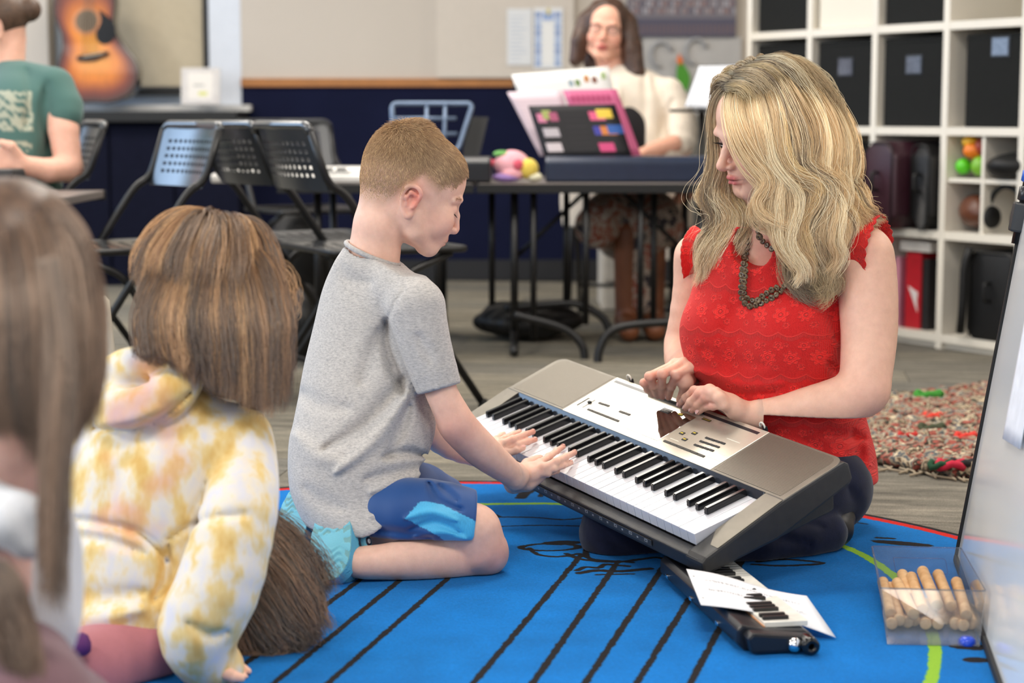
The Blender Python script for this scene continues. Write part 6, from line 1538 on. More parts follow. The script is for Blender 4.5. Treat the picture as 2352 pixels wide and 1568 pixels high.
    for g_, rad, a in [(p[1], .016, .45) for p in (L1, L2, L3, L4, R1, R2, R3, R4)]+[(p[3], .012, .4) for p in (L1, L2, L3, L4, R1, R2, R3, R4)]+[(nel+V(0, 0, -.02), .05, .3)]:
        m = a*np.exp(-((v-g_)**2).sum(1)/rad**2)[:, None]; c = c*(1-m)+lin(224, 140, 126)*m
    link('body', mesh_np('woman_body', v, f, c), skin_mat('woman skin', SK), T)
    nn_ = lambda p: KZ*.6+V(-.3, -.7, .3)
    nails('n', [(p[3], p[3]-p[2], nn_(p), .0076) for p in (L1, L2, L3, L4, R1, R2, R3, R4)], T, (236, 184, 174))
    # eyes
    for sg in (-1, 1):
        e = Sculpt(); ec = F(sg*.031, .0702, .0015); e.ell(ec, (.0133,)*3); ev, ef = e.mesh(ec-.016, ec+.016, .0008, 0); qe = F.inv(ev)
        d = np.hypot(qe[:, 0]-sg*.031-.000, qe[:, 2]+.0045); ok = qe[:, 1] > .07
        ecol = np.tile(lin(228, 222, 218), (len(ev), 1)); ecol[(d < .0060) & ok] = lin(84, 74, 58); ecol[(d < .0030) & ok] = lin(14, 12, 12)
        em = MATS.get('eyeball')
        if em is None: a = N('eyeball'); a.base(a.attr()); a.set(Roughness=.1); em = MATS['eyeball'] = a.m
        link('eyeball', mesh_np('eye', ev, ef, ecol), em, T)
        up_l = [F(sg*.017, .0815, .0025), F(sg*.024, .0860, .0058), F(sg*.032, .0868, .0064), F(sg*.040, .0830, .0048), F(sg*.046, .0770, .0012)]
        sp = spline(up_l, 26); L = [([p, p+Rh@V(sg*.0018*(i/13-.7), .0050, .0006), p+Rh@V(sg*.003*(i/13-.7), .0085, .0036)], [.00045, .00035, .0001]) for i, p in enumerate(sp)]
        tubes('eyelashes', [(sp, [.0009]*26)]+L, mat('mascara', srgb(24, 18, 18), .5), T, n=4, kind='stuff')
    r = np.random.default_rng(8); nb = 420; pb, cb = [], []
    for sg in (-1, 1):
        x = r.uniform(.012, .050, nb); z = .0215+.0050*np.sin((x-.012)/.038*2.3)+r.normal(0, .0013, nb); y = np.interp(x, [.012, .03, .05], [.0890, .0870, .0715])
        pb += [[F(x[j]*sg, y[j], z[j]), F((x[j]+.004)*sg, y[j]+.0008, z[j]+.001), F((x[j]+.008)*sg, y[j]-.001, z[j]+.0002)] for j in range(nb)]
    strands('eyebrow', pb, np.array([.00022, .0002, .00006]), np.tile(lin(120, 88, 66), (len(pb), 1)), hair_mat('brow hair'), T)
    # ---- red top
    O = P(1768, 900, 3.60); O[2] = 0; st = []
    def sta(py, xl, xr, z, b, df=0., back=1.0):
        pl, pr = P(xl, py, z), P(xr, py, z); hx = (pr[0]-pl[0])/2; a = math.sqrt(max(hx*hx-(lf[0]*b)**2, .004))/abs(fw[0]); a = min(a, .135); c_ = (pl+pr)/2-O
        return (pl[2], c_@lf, c_@fw+df, b, b, a, a*back)
    for q_ in ((1215, 1700, 1975, 3.60, .148), (1175, 1690, 1990, 3.60, .150), (1110, 1660, 2000, 3.60, .158), (1040, 1636, 2003, 3.60, .160), (960, 1606, 1990, 3.60, .158), (880, 1594, 1962, 3.60, .155), (800, 1588, 1948, 3.60, .156), (720, 1590, 1950, 3.595, .158), (660, 1600, 1958, 3.59, .160), (605, 1617, 1950, 3.59, .150), (575, 1640, 1925, 3.585, .130), (545, 1690, 1880, 3.58, .095), (515, 1725, 1845, 3.57, .065)):
        st.append(sta(*q_))
    sh = Sculpt(); sh.loft(O, lf, fw, V(0, 0, 1), st, k=.01, power=2.2)
    for a_ in (-.072, .070): sh.ell(P(1752, 765, 3.57)+lf*a_+fw*.050, (.068, .062, .070), k=.05)
    sh.chain([P(1640, 590, 3.655), P(1700, 565, 3.62), P(1780, 560, 3.585), P(1860, 548, 3.55), P(1945, 553, 3.515)], [.040, .050, .055, .058, .047], k=.03)
    for pts, w_, am in (([(1594, 872), (1640, 888), (1700, 905), (1780, 900)], .010, -.010), ([(1596, 850), (1650, 866), (1720, 885), (1800, 880)], .010, .007), ([(1600, 905), (1660, 918), (1740, 920)], .010, -.008), ([(1610, 800), (1680, 830), (1760, 838)], .014, -.004),
                        ([(1900, 830), (1930, 870), (1945, 900)], .012, -.006), ([(1960, 990), (1972, 1050), (1968, 1120)], .012, -.006), ([(1990, 1010), (1994, 1060), (1985, 1110)], .010, .004), ([(1850, 1010), (1900, 1060), (1930, 1110)], .016, -.006),
                        ([(1700, 640), (1690, 700), (1660, 760)], .016, -.003), ([(1900, 620), (1905, 700), (1920, 780)], .012, -.005), ([(1880, 990), (1940, 1000), (1990, 1010)], .012, -.007)):
        sh.foldy([P(x, y, 3.5) for x, y in pts], w_, am, 3.2, 3.62)
    sh.disp(lambda X: .0014*snoise(X, 21, 30), V(.2, 3.2, .1), V(.9, 4, 1))
    # openings: scooped neck, armholes
    nc = P(1771, 545, 3.545)+fw*.012
    sh.chain([P(1772, 440, 3.52), P(1772, 530, 3.54)+fw*.010, P(1762, 562, 3.545)+fw*.058], [.062, .062, .043], op='s', k=.006)
    an = nrm(lf*.95+V(0, 0, .12)); ac = P(1960, 590, 3.50)
    sh.half(ac+an*.0, an, ac-.11, ac+V(.11, .11, .12), k=.008)
    sh.chain([P(1948, 618, 3.505), P(1960, 622, 3.50), P(2010, 640, 3.47)], [.048, .052, .056], op='s', k=.006)
    an2 = nrm(-lf+V(0, 0, .12)); ac2 = P(1618, 600, 3.672); sh.half(ac2, an2, ac2-V(.11, .11, .09), ac2+V(.11, .11, .12), k=.008)
    hn = nrm(V(0, 0, -1)); sh.half(P(1985, 1122, 3.5), V(0, 0, -1), V(.2, 3.2, -.1), V(.9, 4, .10), k=.006)
    v, f = sh.mesh(V(.28, 3.35, .05), V(.80, 3.86, .70), .0036, 1)
    # lace relief drawn once: net, flowers, scallops with fringe
    n = 1000; yy, xx = np.mgrid[0:n, 0:n]; H = np.zeros((n, n), np.float32)
    net = np.abs(np.sin(xx*2*np.pi/14+yy*.0)*np.sin((yy+xx*.5)*2*np.pi/14)); H += .25*(1-net)
    rr_ = np.random.default_rng(6)
    def put(cx, cy, rad, fn):
        x0, x1, y0, y1 = int(cx-rad), int(cx+rad), int(cy-rad), int(cy+rad); ys, xs = np.mgrid[y0:y1, x0:x1]; h = fn(xs-cx, ys-cy); ys %= n; xs %= n
        H[ys, xs] = np.maximum(H[ys, xs], h)
    def flower(sz, ph, pet=7):
        def fn(dx, dy):
            r_ = np.hypot(dx, dy); a_ = np.arctan2(dy, dx)+ph; ed = sz*(.62+.38*np.abs(np.cos(a_*pet/2))); inside = (r_ < ed); rim = np.clip(1-np.abs(r_-ed)/4, 0, 1)
            return np.where(inside, .72+.12*np.cos(r_*2*np.pi/13+np.cos(a_*pet)*1.2)*(r_ > sz*.3), 0)+rim*.3*(r_ < ed+4)-.6*np.clip(1-np.abs(r_-sz*.22)/3, 0, 1)*inside
        return fn
    for j in range(4):
        y = 125+j*250
        for i in range(8):
            x = 62+i*125+(62 if j % 2 else 0); put(x, y, 62, flower(46+rr_.uniform(-6, 6), rr_.uniform(0, 6), int(rr_.integers(6, 9))))
            put(x+62, y+70, 40, flower(26+rr_.uniform(-4, 4), rr_.uniform(0, 6), 5)); put(x+40, y-58, 30, flower(20, rr_.uniform(0, 6), 6))
            put(x-20, y+78, 22, flower(15, 0, 5))
        for x in range(n):
            t = (x % 125)/125; ya = y-96-26*math.sin(math.pi*t); 
            for d_ in range(-3, 4): H[int(ya+d_) % n, x] = 1
            if x % 5 < 2:
                for d_ in range(0, 26): H[int(ya-d_) % n, x] = max(H[int(ya-d_) % n, x], .75)
    H = np.clip(H, 0, 1)
    a = N('red lace'); tc = a.n('ShaderNodeTexCoord'); geo = a.n('ShaderNodeNewGeometry')
    d1 = a.n('ShaderNodeVectorMath'); d1.operation = 'DOT_PRODUCT'; a.l(geo.outputs['Position'], d1.inputs[0]); d1.inputs[1].default_value = tuple(lf*1.0)
    sp_ = a.n('ShaderNodeSeparateXYZ'); a.l(geo.outputs['Position'], sp_.inputs[0])
    cb_ = a.n('ShaderNodeCombineXYZ'); a.l(a.math('MULTIPLY', d1.outputs['Value'], 3.1), cb_.inputs[0]); a.l(a.math('MULTIPLY', sp_.outputs[2], 3.1), cb_.inputs[1])
    wv = a.noise(7, 2, .5, geo.outputs['Position']); off = a.n('ShaderNodeVectorMath'); off.operation = 'MULTIPLY_ADD'; a.l(wv, off.inputs[0]); off.inputs[1].default_value = (.05, .05, 0); a.l(cb_.outputs[0], off.inputs[2])
    im = image('lace relief', np.repeat(H[..., None], 3, 2)); im.colorspace_settings.name = 'Non-Color'
    t = a.n('ShaderNodeTexImage'); t.image = im; a.l(off.outputs[0], t.inputs[0])
    a.base(a.ramp(t.outputs[0], [(0, srgb(216, 26, 28)), (.35, srgb(232, 40, 38)), (.8, srgb(240, 48, 44))])); a.set(Roughness=.75, Sheen_Weight=.3)
    a.b.inputs['Sheen Tint'].default_value = (1, .5, .45, 1); a.b.inputs['Specular IOR Level'].default_value = .25
    a.bump(t.outputs[0], .0035, 1.); lace = a.m
    top = link('lace_top', mesh_np('top', v, f), lace, T)
    # frilled lace cap sleeves
    def frill(C_, nn_, ru, rv, w_, name, t0=0., t1=2*math.pi, droop=0.):
        upv = nrm(V(0, 0, 1)-nn_*(nn_[2])); sd = np.cross(nn_, upv); k, m = 96, 7; vs = []
        for i in range(k+1):
            th = t0+(t1-t0)*i/k; rad = sd*ru*math.cos(th)+upv*rv*math.sin(th); rn = nrm(rad)
            sc = 1+.10*abs(math.sin(th*13)); fl = .22*math.sin(th*5+.5)
            for j in range(m):
                u = j/(m-1); vs.append(C_+rad*(1+.02*u)+rn*(.010*u*u+w_*fl*.35*u*u)+nn_*w_*u*sc*(1 if j == m-1 else 1)-V(0, 0, droop)*u*u)
        fs = [(i*m+j, (i+1)*m+j, (i+1)*m+j+1, i*m+j+1) for i in range(k) for j in range(m-1)]
        o = link(name, mesh_np(name, vs, fs), lace, top); q_ = o.modifiers.new('t', 'SOLIDIFY'); q_.thickness = .0012; q_.offset = 0; return o
    frill(P(1962, 577, 3.498)+V(0, 0, .0), nrm(lf+V(0, 0, -.05)), .060, .064, .046, 'cap_sleeve', -1.2, math.pi+.75, .006)
    frill(P(1615, 590, 3.675), nrm(-lf+V(0, 0, -.05)), .050, .052, .018, 'cap_sleeve', -.6, math.pi+.6, .003)
    ringp = []
    for th in np.linspace(-.3, math.pi+.3, 40):
        ringp.append(P(1768, 548, 3.545)+fw*.022+lf*(.066*math.cos(th))-V(0, 0, 1)*(.040*math.sin(th))+fw*(.014*math.sin(th)))
    # ---- trousers and shoe
    tr = Sculpt()
    tr.ell(P(1880, 1115, 3.60), (.10, .11, .085), k=.03)
    kn = P(1412, 1222, 3.44); kn2 = P(1590, 1205, 3.34)
    tr.chain([P(1890, 1110, 3.64), P(1650, 1150, 3.56), kn], [.085, .085, .066], k=.03, n=8)
    tr.chain([P(1900, 1120, 3.52), P(1760, 1170, 3.43), P(1640, 1200, 3.37)], [.085, .070, .055], k=.03, n=8)
    tr.chain([kn+V(.01, .0, -.02), P(1560, 1238, 3.46), P(1700, 1240, 3.47)], [.055, .050, .045], k=.02)
    tr.chain([P(1640, 1235, 3.35), P(1740, 1240, 3.37), P(1840, 1235, 3.41), P(1900, 1222, 3.43)], [.045, .045, .043, .038], k=.02)
    for pts, w_, am in (([(1700, 1245), (1780, 1235), (1860, 1250)], .010, -.006), ([(1780, 1205), (1840, 1200), (1890, 1210)], .008, -.005), ([(1950, 1120), (1970, 1160), (1950, 1200)], .012, -.005), ([(1340, 1200), (1380, 1240), (1450, 1270)], .012, -.004)):
        tr.foldy([P(x, y, 3.4) for x, y in pts], w_, am, 3.1, 3.6)
    v, f = tr.mesh(V(.08, 3.1, .0), V(.78, 3.9, .33), .0055, 1); v[:, 2] = np.maximum(v[:, 2], .0112)
    link('trousers', mesh_np('trousers', v, f), fabric('navy denim', srgb(22, 26, 48), 700, .0006, .2, 40), T)
    so_ = Sculpt(); sc_ = P(1915, 1222, 3.44); so_.chain([P(1898, 1235, 3.435), P(1922, 1215, 3.45), P(1935, 1190, 3.47)], [.030, .030, .024], k=.01)
    v, f = so_.mesh(sc_-.08, sc_+.08, .003); v[:, 2] = np.maximum(v[:, 2], .0112); sho = link('shoe', mesh_np('shoe', v, f), mat('black shoe', srgb(22, 22, 24), .5), T)
    tubes('lace_band', [(spline([P(1902, 1192, 3.405), P(1912, 1208, 3.41), P(1916, 1222, 3.41)], 8), .0022), (spline([P(1910, 1186, 3.41), P(1920, 1202, 3.415), P(1922, 1214, 3.415)], 8), .0018)], mat('brown lace', srgb(120, 104, 84), .6), sho, n=5)
    # ---- necklace
    nk_ = bpy.data.objects.new('necklace', None); C.objects.link(nk_); nk_.parent = T; nk_['label'] = 'long double necklace of brown carved beads'
    bead = N('coconut bead'); co = bead.coord(); bead.base(bead.ramp(bead.noise(260, 3, .6, co), [(.35, srgb(44, 32, 24)), (.55, srgb(110, 88, 62)), (.75, srgb(164, 140, 102))])); bead.set(Roughness=.28)
    def tz(px, py):                            # depth of the chest surface along a photo ray, from the section profile
        for z in np.arange(3.30, 3.70, .004):
            if sdf_in(P(px, py, z)): return z-.004
        return 3.52
    body_p = sh.p+s.p
    def sdf_in(p):
        X = np.asarray(p)[None]; d = 9.
        for fn, lo, hi, op, k in sh.p:
            if (X[0] < lo-.02).any() or (X[0] > hi+.02).any(): continue
            q_ = fn(X)[0]
            if op == 'u': d = min(d, q_)
            elif op == 's': d = max(d, -q_)
        e_ = 9.
        for fn, lo, hi, op, k in s.p:
            if op == 'u' and not ((X[0] < lo-.02).any() or (X[0] > hi+.02).any()): e_ = min(e_, fn(X)[0])
        return min(d, e_) < .004
    runs = [[(1728, 500), (1738, 522), (1745, 545), (1760, 562), (1778, 572), (1800, 566), (1815, 556)], [(1716, 545), (1712, 575), (1707, 605), (1703, 640), (1702, 668), (1706, 690), (1722, 703), (1742, 699), (1758, 692), (1772, 684), (1788, 672), (1802, 656), (1812, 640)],
            [(1717, 550), (1714, 590), (1712, 625), (1708, 655), (1714, 682), (1736, 691), (1752, 680), (1768, 668), (1790, 658)]]
    rb = np.random.default_rng(3)
    for run in runs:
        p = spline(run, 200); dd = np.r_[0, np.cumsum(np.linalg.norm(np.diff(p, axis=0), axis=1))]; n_ = int(dd[-1]/13)
        for i in range(n_):
            x = np.interp((i+.5)/n_*dd[-1], dd, p[:, 0]); y = np.interp((i+.5)/n_*dd[-1], dd, p[:, 1]); z = tz(x, y); c_ = P(x, y, z-.0045)
            d_ = nrm(fw+V(*rb.normal(0, .14, 3))); rr0 = rb.uniform(.0052, .0072)
            lathe('bead', [(.0009, .0012), (rr0*.45, .0020), (rr0*.85, .0015), (rr0, 0), (rr0*.85, -.0015), (.0009, -.0016)], bead.m, nk_, O=c_, A=d_, n=12)
    # ---- hair
    cc = lambda x, y, z: P(1550+x/2.613, 120+y/2.613, z)
    near = [  # from the face backwards, parting first; z comes towards us over the side of the head
        [cc(345, 215, 3.455), cc(318, 330, 3.425), cc(345, 470, 3.405), cc(400, 610, 3.395), cc(500, 720, 3.385), cc(545, 800, 3.385), cc(475, 900, 3.395), cc(500, 985, 3.40), cc(650, 1035, 3.395), cc(745, 1110, 3.40)],
        [cc(395, 175, 3.450), cc(375, 320, 3.405), cc(410, 470, 3.385), cc(490, 610, 3.375), cc(590, 720, 3.37), cc(590, 820, 3.375), cc(540, 930, 3.385), cc(640, 1040, 3.385), cc(790, 1090, 3.39), cc(740, 1230, 3.40)],
        [cc(450, 140, 3.450), cc(465, 300, 3.395), cc(500, 460, 3.37), cc(560, 620, 3.365), cc(640, 760, 3.365), cc(610, 900, 3.37), cc(620, 1060, 3.38), cc(660, 1200, 3.39), cc(760, 1290, 3.40), cc(700, 1400, 3.41)],
        [cc(510, 110, 3.455), cc(560, 260, 3.395), cc(600, 420, 3.37), cc(600, 600, 3.36), cc(700, 740, 3.36), cc(860, 800, 3.37), cc(820, 930, 3.375), cc(720, 1060, 3.385), cc(800, 1200, 3.39), cc(880, 1350, 3.41)],
        [cc(560, 90, 3.465), cc(660, 230, 3.40), cc(730, 380, 3.375), cc(790, 500, 3.365), cc(770, 640, 3.36), cc(860, 745, 3.365), cc(960, 800, 3.37), cc(900, 930, 3.38), cc(830, 1080, 3.385), cc(870, 1240, 3.40)],
        [cc(610, 80, 3.475), cc(760, 230, 3.42), cc(850, 400, 3.40), cc(870, 560, 3.385), cc(850, 700, 3.38), cc(900, 830, 3.38), cc(960, 960, 3.385), cc(900, 1100, 3.39), cc(960, 1200, 3.41), cc(880, 1320, 3.42)],
        [cc(640, 78, 3.49), cc(820, 210, 3.46), cc(930, 380, 3.44), cc(980, 560, 3.43), cc(960, 720, 3.42), cc(1000, 860, 3.42), cc(930, 980, 3.41), cc(1010, 1040, 3.42), cc(950, 1180, 3.42), cc(900, 1440, 3.43)],
        [cc(660, 80, 3.51), cc(850, 190, 3.50), cc(980, 370, 3.49), cc(1045, 540, 3.48), cc(1050, 680, 3.48), cc(1010, 800, 3.47), cc(1090, 880, 3.46), cc(1120, 950, 3.46), cc(1190, 990, 3.46), cc(1225, 1010, 3.47)],
        [cc(650, 85, 3.54), cc(860, 190, 3.55), cc(1000, 380, 3.55), cc(1075, 560, 3.55), cc(1085, 700, 3.54), cc(1060, 790, 3.53), cc(1140, 850, 3.52), cc(1120, 940, 3.51), cc(1180, 990, 3.51), cc(1215, 1020, 3.51)]]
    inner = [[cc(560, 110, 3.47), cc(620, 420, 3.42), cc(640, 700, 3.42), cc(560, 900, 3.43), cc(700, 1100, 3.43), cc(760, 1300, 3.44), cc(900, 1400, 3.44), cc(880, 1470, 3.44)],
             [cc(580, 110, 3.47), cc(720, 420, 3.42), cc(740, 700, 3.42), cc(760, 900, 3.42), cc(900, 1060, 3.43), cc(860, 1240, 3.44), cc(930, 1380, 3.44), cc(800, 1450, 3.44)],
             [cc(600, 110, 3.49), cc(860, 420, 3.45), cc(900, 700, 3.45), cc(900, 900, 3.44), cc(820, 1060, 3.44), cc(700, 1240, 3.44), cc(720, 1400, 3.45), cc(880, 1450, 3.45)],
             [cc(600, 110, 3.51), cc(940, 420, 3.50), cc(1000, 700, 3.49), cc(1020, 840, 3.48), cc(930, 1000, 3.46), cc(900, 1100, 3.45), cc(950, 1180, 3.45), cc(1020, 1050, 3.45)]]
    far = [[cc(345, 200, 3.46), cc(265, 300, 3.475), cc(245, 450, 3.50), cc(255, 600, 3.52), cc(235, 740, 3.53), cc(165, 885, 3.54), cc(240, 930, 3.54), cc(290, 1010, 3.54), cc(180, 1130, 3.55), cc(160, 1240, 3.56)],
           [cc(350, 200, 3.47), cc(255, 330, 3.50), cc(262, 520, 3.53), cc(280, 690, 3.53), cc(230, 850, 3.53), cc(300, 960, 3.53), cc(270, 1080, 3.54), cc(180, 1200, 3.55), cc(190, 1290, 3.56), cc(140, 1400, 3.57)],
           [cc(370, 190, 3.49), cc(270, 330, 3.53), cc(280, 540, 3.56), cc(320, 760, 3.55), cc(350, 900, 3.53), cc(400, 990, 3.52), cc(350, 1110, 3.53), cc(260, 1200, 3.54), cc(230, 1300, 3.56), cc(160, 1350, 3.57)],
           [cc(400, 180, 3.52), cc(300, 340, 3.57), cc(310, 560, 3.59), cc(360, 800, 3.57), cc(440, 930, 3.54), cc(450, 1040, 3.53), cc(400, 1120, 3.53), cc(350, 1180, 3.54), cc(400, 1240, 3.54), cc(300, 1330, 3.55)]]
    P_, cl = [], []
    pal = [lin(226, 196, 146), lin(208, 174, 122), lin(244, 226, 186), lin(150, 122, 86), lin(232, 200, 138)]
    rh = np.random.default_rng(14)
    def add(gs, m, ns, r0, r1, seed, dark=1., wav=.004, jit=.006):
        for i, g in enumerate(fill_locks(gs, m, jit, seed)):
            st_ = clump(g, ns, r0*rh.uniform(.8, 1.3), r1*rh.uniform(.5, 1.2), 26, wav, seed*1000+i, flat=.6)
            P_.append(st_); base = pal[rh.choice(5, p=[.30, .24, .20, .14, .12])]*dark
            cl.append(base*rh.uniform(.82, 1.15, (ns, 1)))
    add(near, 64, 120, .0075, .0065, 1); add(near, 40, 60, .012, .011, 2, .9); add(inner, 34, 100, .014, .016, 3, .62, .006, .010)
    add(far, 26, 110, .008, .010, 4); add(far, 14, 70, .014, .014, 5, .7)
    add(near[5:], 22, 80, .009, .012, 6)
    # crown: strands over the top of the skull from the parting
    crown = [[F(.012*0, .060, .108), F(.05, .055, .100), F(.074, .045, .055), F(.082, .035, .0)], [F(0, .03, .126), F(.05, .02, .116), F(.083, .005, .06), F(.090, 0, 0)], [F(0, -.01, .132), F(.05, -.03, .120), F(.086, -.045, .06), F(.09, -.05, 0)], [F(0, -.04, .130), F(.03, -.08, .110), F(.06, -.11, .05), F(.06, -.12, -.01)], [F(0, -.05, .128), F(0, -.10, .10), F(0, -.128, .05), F(0, -.13, -.02)]]
    crl = [[Fm for Fm in g] for g in crown]
    mir = lambda g: [F(*(F.inv(p)*V(-1, 1, 1))) for p in g]
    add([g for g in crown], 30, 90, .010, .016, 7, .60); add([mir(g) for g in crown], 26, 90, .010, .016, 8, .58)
    # flyaways
    for i, g in enumerate(fill_locks(near, 22, .010, 31)): P_.append(clump(g, 5, .016, .022, 26, .006, 900+i)); cl.append(np.tile(pal[2], (5, 1)))
    for i, g in enumerate(fill_locks(far, 8, .012, 33)): P_.append(clump(g, 5, .014, .02, 26, .010, 950+i)); cl.append(np.tile(pal[2], (5, 1)))
    PP_ = np.concatenate(P_)
    qh = F.inv(PP_)                         # keep strands outside the skull and off the face
    nr = np.sqrt((((qh-V(0, -.018, .038))/V(.085, .105, .096))**2).sum(-1)); push = np.where((nr < 1.0) & (qh[..., 2] > -.03), 1/np.maximum(nr, .3), 1)[..., None]
    qh2 = V(0, -.018, .038)+(qh-V(0, -.018, .038))*push; PP_ = F.O+(qh2*F.k)@F.R.T
    base_s = Sculpt()                     # underlying hair mass
    base_s.ell(F(0, -.022, .040), (.079, .098, .089), Rh, k=.02)
    base_s.chain([cc(800, 300, 3.50), cc(860, 600, 3.50), cc(850, 850, 3.49), cc(800, 1050, 3.47)], [.052, .056, .050, .034], k=.04)
    base_s.chain([cc(700, 500, 3.48), cc(700, 800, 3.47), cc(720, 1100, 3.46), cc(780, 1330, 3.455)], [.045, .038, .028, .012], k=.04)
    base_s.chain([F(-.055, .01, .04), cc(330, 700, 3.58), cc(340, 950, 3.56), cc(290, 1180, 3.565)], [.035, .022, .022, .018], k=.03)
    base_s.ell(F(0, .085, -.030), (.070, .060, .120), Rh, op='s', k=.01)
    v, f = base_s.mesh(F.O-V(.2, .2, .32), F.O+V(.2, .2, .2), .004, 2)
    hb_ = N('blonde underlayer'); co = hb_.coord(scale=(1, 1, .12)); hb_.base(hb_.ramp(hb_.noise(240, 4, .6, co), [(.3, srgb(96, 78, 54)), (.7, srgb(150, 126, 90))])); hb_.set(Roughness=.6)
    hr = link('hair', mesh_np('hair', v, f), hb_.m, T)
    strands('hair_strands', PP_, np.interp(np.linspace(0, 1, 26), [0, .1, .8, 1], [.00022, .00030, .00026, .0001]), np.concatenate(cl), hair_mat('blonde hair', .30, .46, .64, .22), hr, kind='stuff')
make_teacher()
# ================================================================= GIRL IN THE TIE-DYE HOODIE
def surf_strands(v, f, mask, n, seed): pass
def make_hoodie_girl():
    T = person('person', G(330, 1600), 'child with shoulder-length light brown hair in a yellow tie-dye hoodie, seen from behind')
    fw = nrm(V(.45, .89, 0)); rt = nrm(V(.89, -.45, 0)); z0 = 2.74
    Rh = rotm(-32, -12, 4); F = Fr(P(490, 688, z0), Rh, .93)
    s = Sculpt(); head_sculpt(s, F, child=1.)
    s.chain([F(0, -.02, -.02), P(440, 850, z0+.02), P(420, 900, z0+.03)], [.045, .042, .05], k=.02)
    hw = P(500, 1520, 2.66)
    f1 = [P(528, 1528, 2.665), P(545, 1538, 2.66), P(556, 1545, 2.655), P(566, 1549, 2.65)]
    fs_ = [[a+V(0, d, -.000)-V(0.003*i, 0, .0035*i) for a in f1] for i, d in enumerate((.016, .0, -.016, -.031))]
    hand_sculpt(s, hw, fs_, [hw+V(.01, -.03, .0), hw+V(.02, -.045, -.004), hw+V(.03, -.05, -.006), hw+V(.04, -.05, -.008)], r=.0066, rw=.018, rp=.011)
    s.chain([P(420, 900, z0+.03), P(520, 1000, z0-.01), P(545, 1180, z0-.09), P(500, 1340, z0-.11), hw], [.03, .03, .026, .024, .018], k=.01)
    v, f = blocks(s, [(*around([F(0, 0, 0)], .13), .003), (*around([hw]+[q for c in fs_ for q in c], .05), .0022)], (P(380, 1560, z0)-V(0, .2, 0), P(600, 800, z0)+V(0, .2, 0)), .006)
    v[:, 2] = np.maximum(v[:, 2], .0105)
    link('body', mesh_np('girl_body', v, f, face_paint(F, v, (238, 192, 170), .4, (206, 120, 112), .3)), skin_mat('girl skin', 0), T)
    # hoodie
    h = Sculpt(); O = P(340, 1300, z0); O[2] = 0; st = []
    def sta(py, xl, xr, z, be, fr=1.):
        pl, pr = P(xl, py, z), P(xr, py, z); hx = (pr[0]-pl[0])/2; a = hx/math.sqrt((fw[0]*be)**2+rt[0]**2); c = (pl+pr)/2-O
        return (pl[2], c@rt, c@fw, a, a, a*be, a*be)
    for q in ((1500, 60, 430, z0, .72), (1430, 40, 440, z0, .72), (1330, 58, 470, z0, .72), (1220, 88, 500, z0, .72), (1120, 110, 540, z0, .70), (1040, 128, 560, z0, .66), (980, 150, 560, z0, .60), (930, 180, 530, z0, .56), (880, 215, 480, z0, .52), (850, 260, 440, z0, .5)): st.append(sta(*q))
    h.loft(O, rt, fw, V(0, 0, 1), st, k=.01, power=2.2)
    h.chain([P(545, 1010, z0-.03), P(552, 1090, z0-.06), P(545, 1180, z0-.10), P(505, 1330, z0-.12), P(455, 1440, z0-.12), P(470, 1510, z0-.105), P(500, 1535, z0-.09)], [.052, .052, .054, .058, .056, .042, .036], k=.02, n=16)
    h.chain([P(150, 1050, z0+.03), P(100, 1180, z0), P(40, 1330, z0-.02), P(10, 1450, z0)], [.05, .05, .05, .04], k=.02)
    # hood lying on the back
    h.chain([P(245, 915, z0-.04), P(300, 935, z0-.08), P(380, 905, z0-.09), P(430, 865, z0-.07)], [.026, .036, .036, .026], k=.045, n=10)
    h.chain([P(250, 868, z0-.03), P(300, 848, z0-.05), P(370, 842, z0-.06), P(420, 842, z0-.05)], [.026, .030, .030, .024], k=.015, n=8)
    h.ell(P(330, 880, z0-.09), (.045, .02, .008), op='s', k=.012)
    fo = lambda pts, w_, a: h.foldy([P(x, y, z0-.12) for x, y in pts], w_, a, z0-.4, z0+.05)
    fo([(215, 985), (300, 985), (380, 950), (440, 900)], .006, -.010); fo([(230, 975), (300, 968), (370, 940)], .012, .006)
    fo([(120, 1190), (220, 1200), (320, 1225), (385, 1290)], .006, -.012); fo([(150, 1230), (240, 1240), (330, 1270)], .008, -.008); fo([(385, 1250), (380, 1330), (350, 1380)], .008, -.012)
    fo([(380, 1240), (450, 1200), (520, 1185), (580, 1180)], .005, -.008); fo([(100, 1320), (200, 1370), (330, 1360)], .016, -.008); fo([(80, 1400), (200, 1420), (330, 1400)], .014, .008); fo([(560, 1000), (500, 1080), (440, 1180)], .014, -.005); fo([(430, 1430), (480, 1460), (520, 1450)], .008, -.007); fo([(300, 1050), (260, 1120), (240, 1180)], .018, -.005)
    h.disp(lambda X: .0022*snoise(X, 41, 22), V(-1, 2, 0), V(0, 3.2, 1))
    h.chain([P(455, 780, z0), P(430, 900, z0+.03)], [.058, .05], op='s', k=.008)
    h.half(P(250, 1470, z0), nrm(V(-.22, 0, -1)), V(-1, 2, -.1), P(400, 1380, z0)+V(0, .4, 0), k=.01)
    v, f = h.mesh(V(-.85, 2.35, .0), V(-.30, 3.0, .60), .0052, 1); v[:, 2] = np.maximum(v[:, 2], .011)
    a = N('tie dye fleece'); co = a.coord(); n1 = a.noise(7.5, 2, .5, co); ofs = a.n('ShaderNodeVectorMath'); ofs.operation = 'ADD'; a.l(co, ofs.inputs[0]); ofs.inputs[1].default_value = (7.3, 2.2, 4.1)
    mp = a.n('ShaderNodeMapping'); mp.inputs['Scale'].default_value = (1, 1, .55); a.l(co, mp.inputs[0]); n1 = a.noise(22, 3, .6, mp.outputs[0]); n2 = a.noise(8.0, 2, .5, ofs.outputs[0])
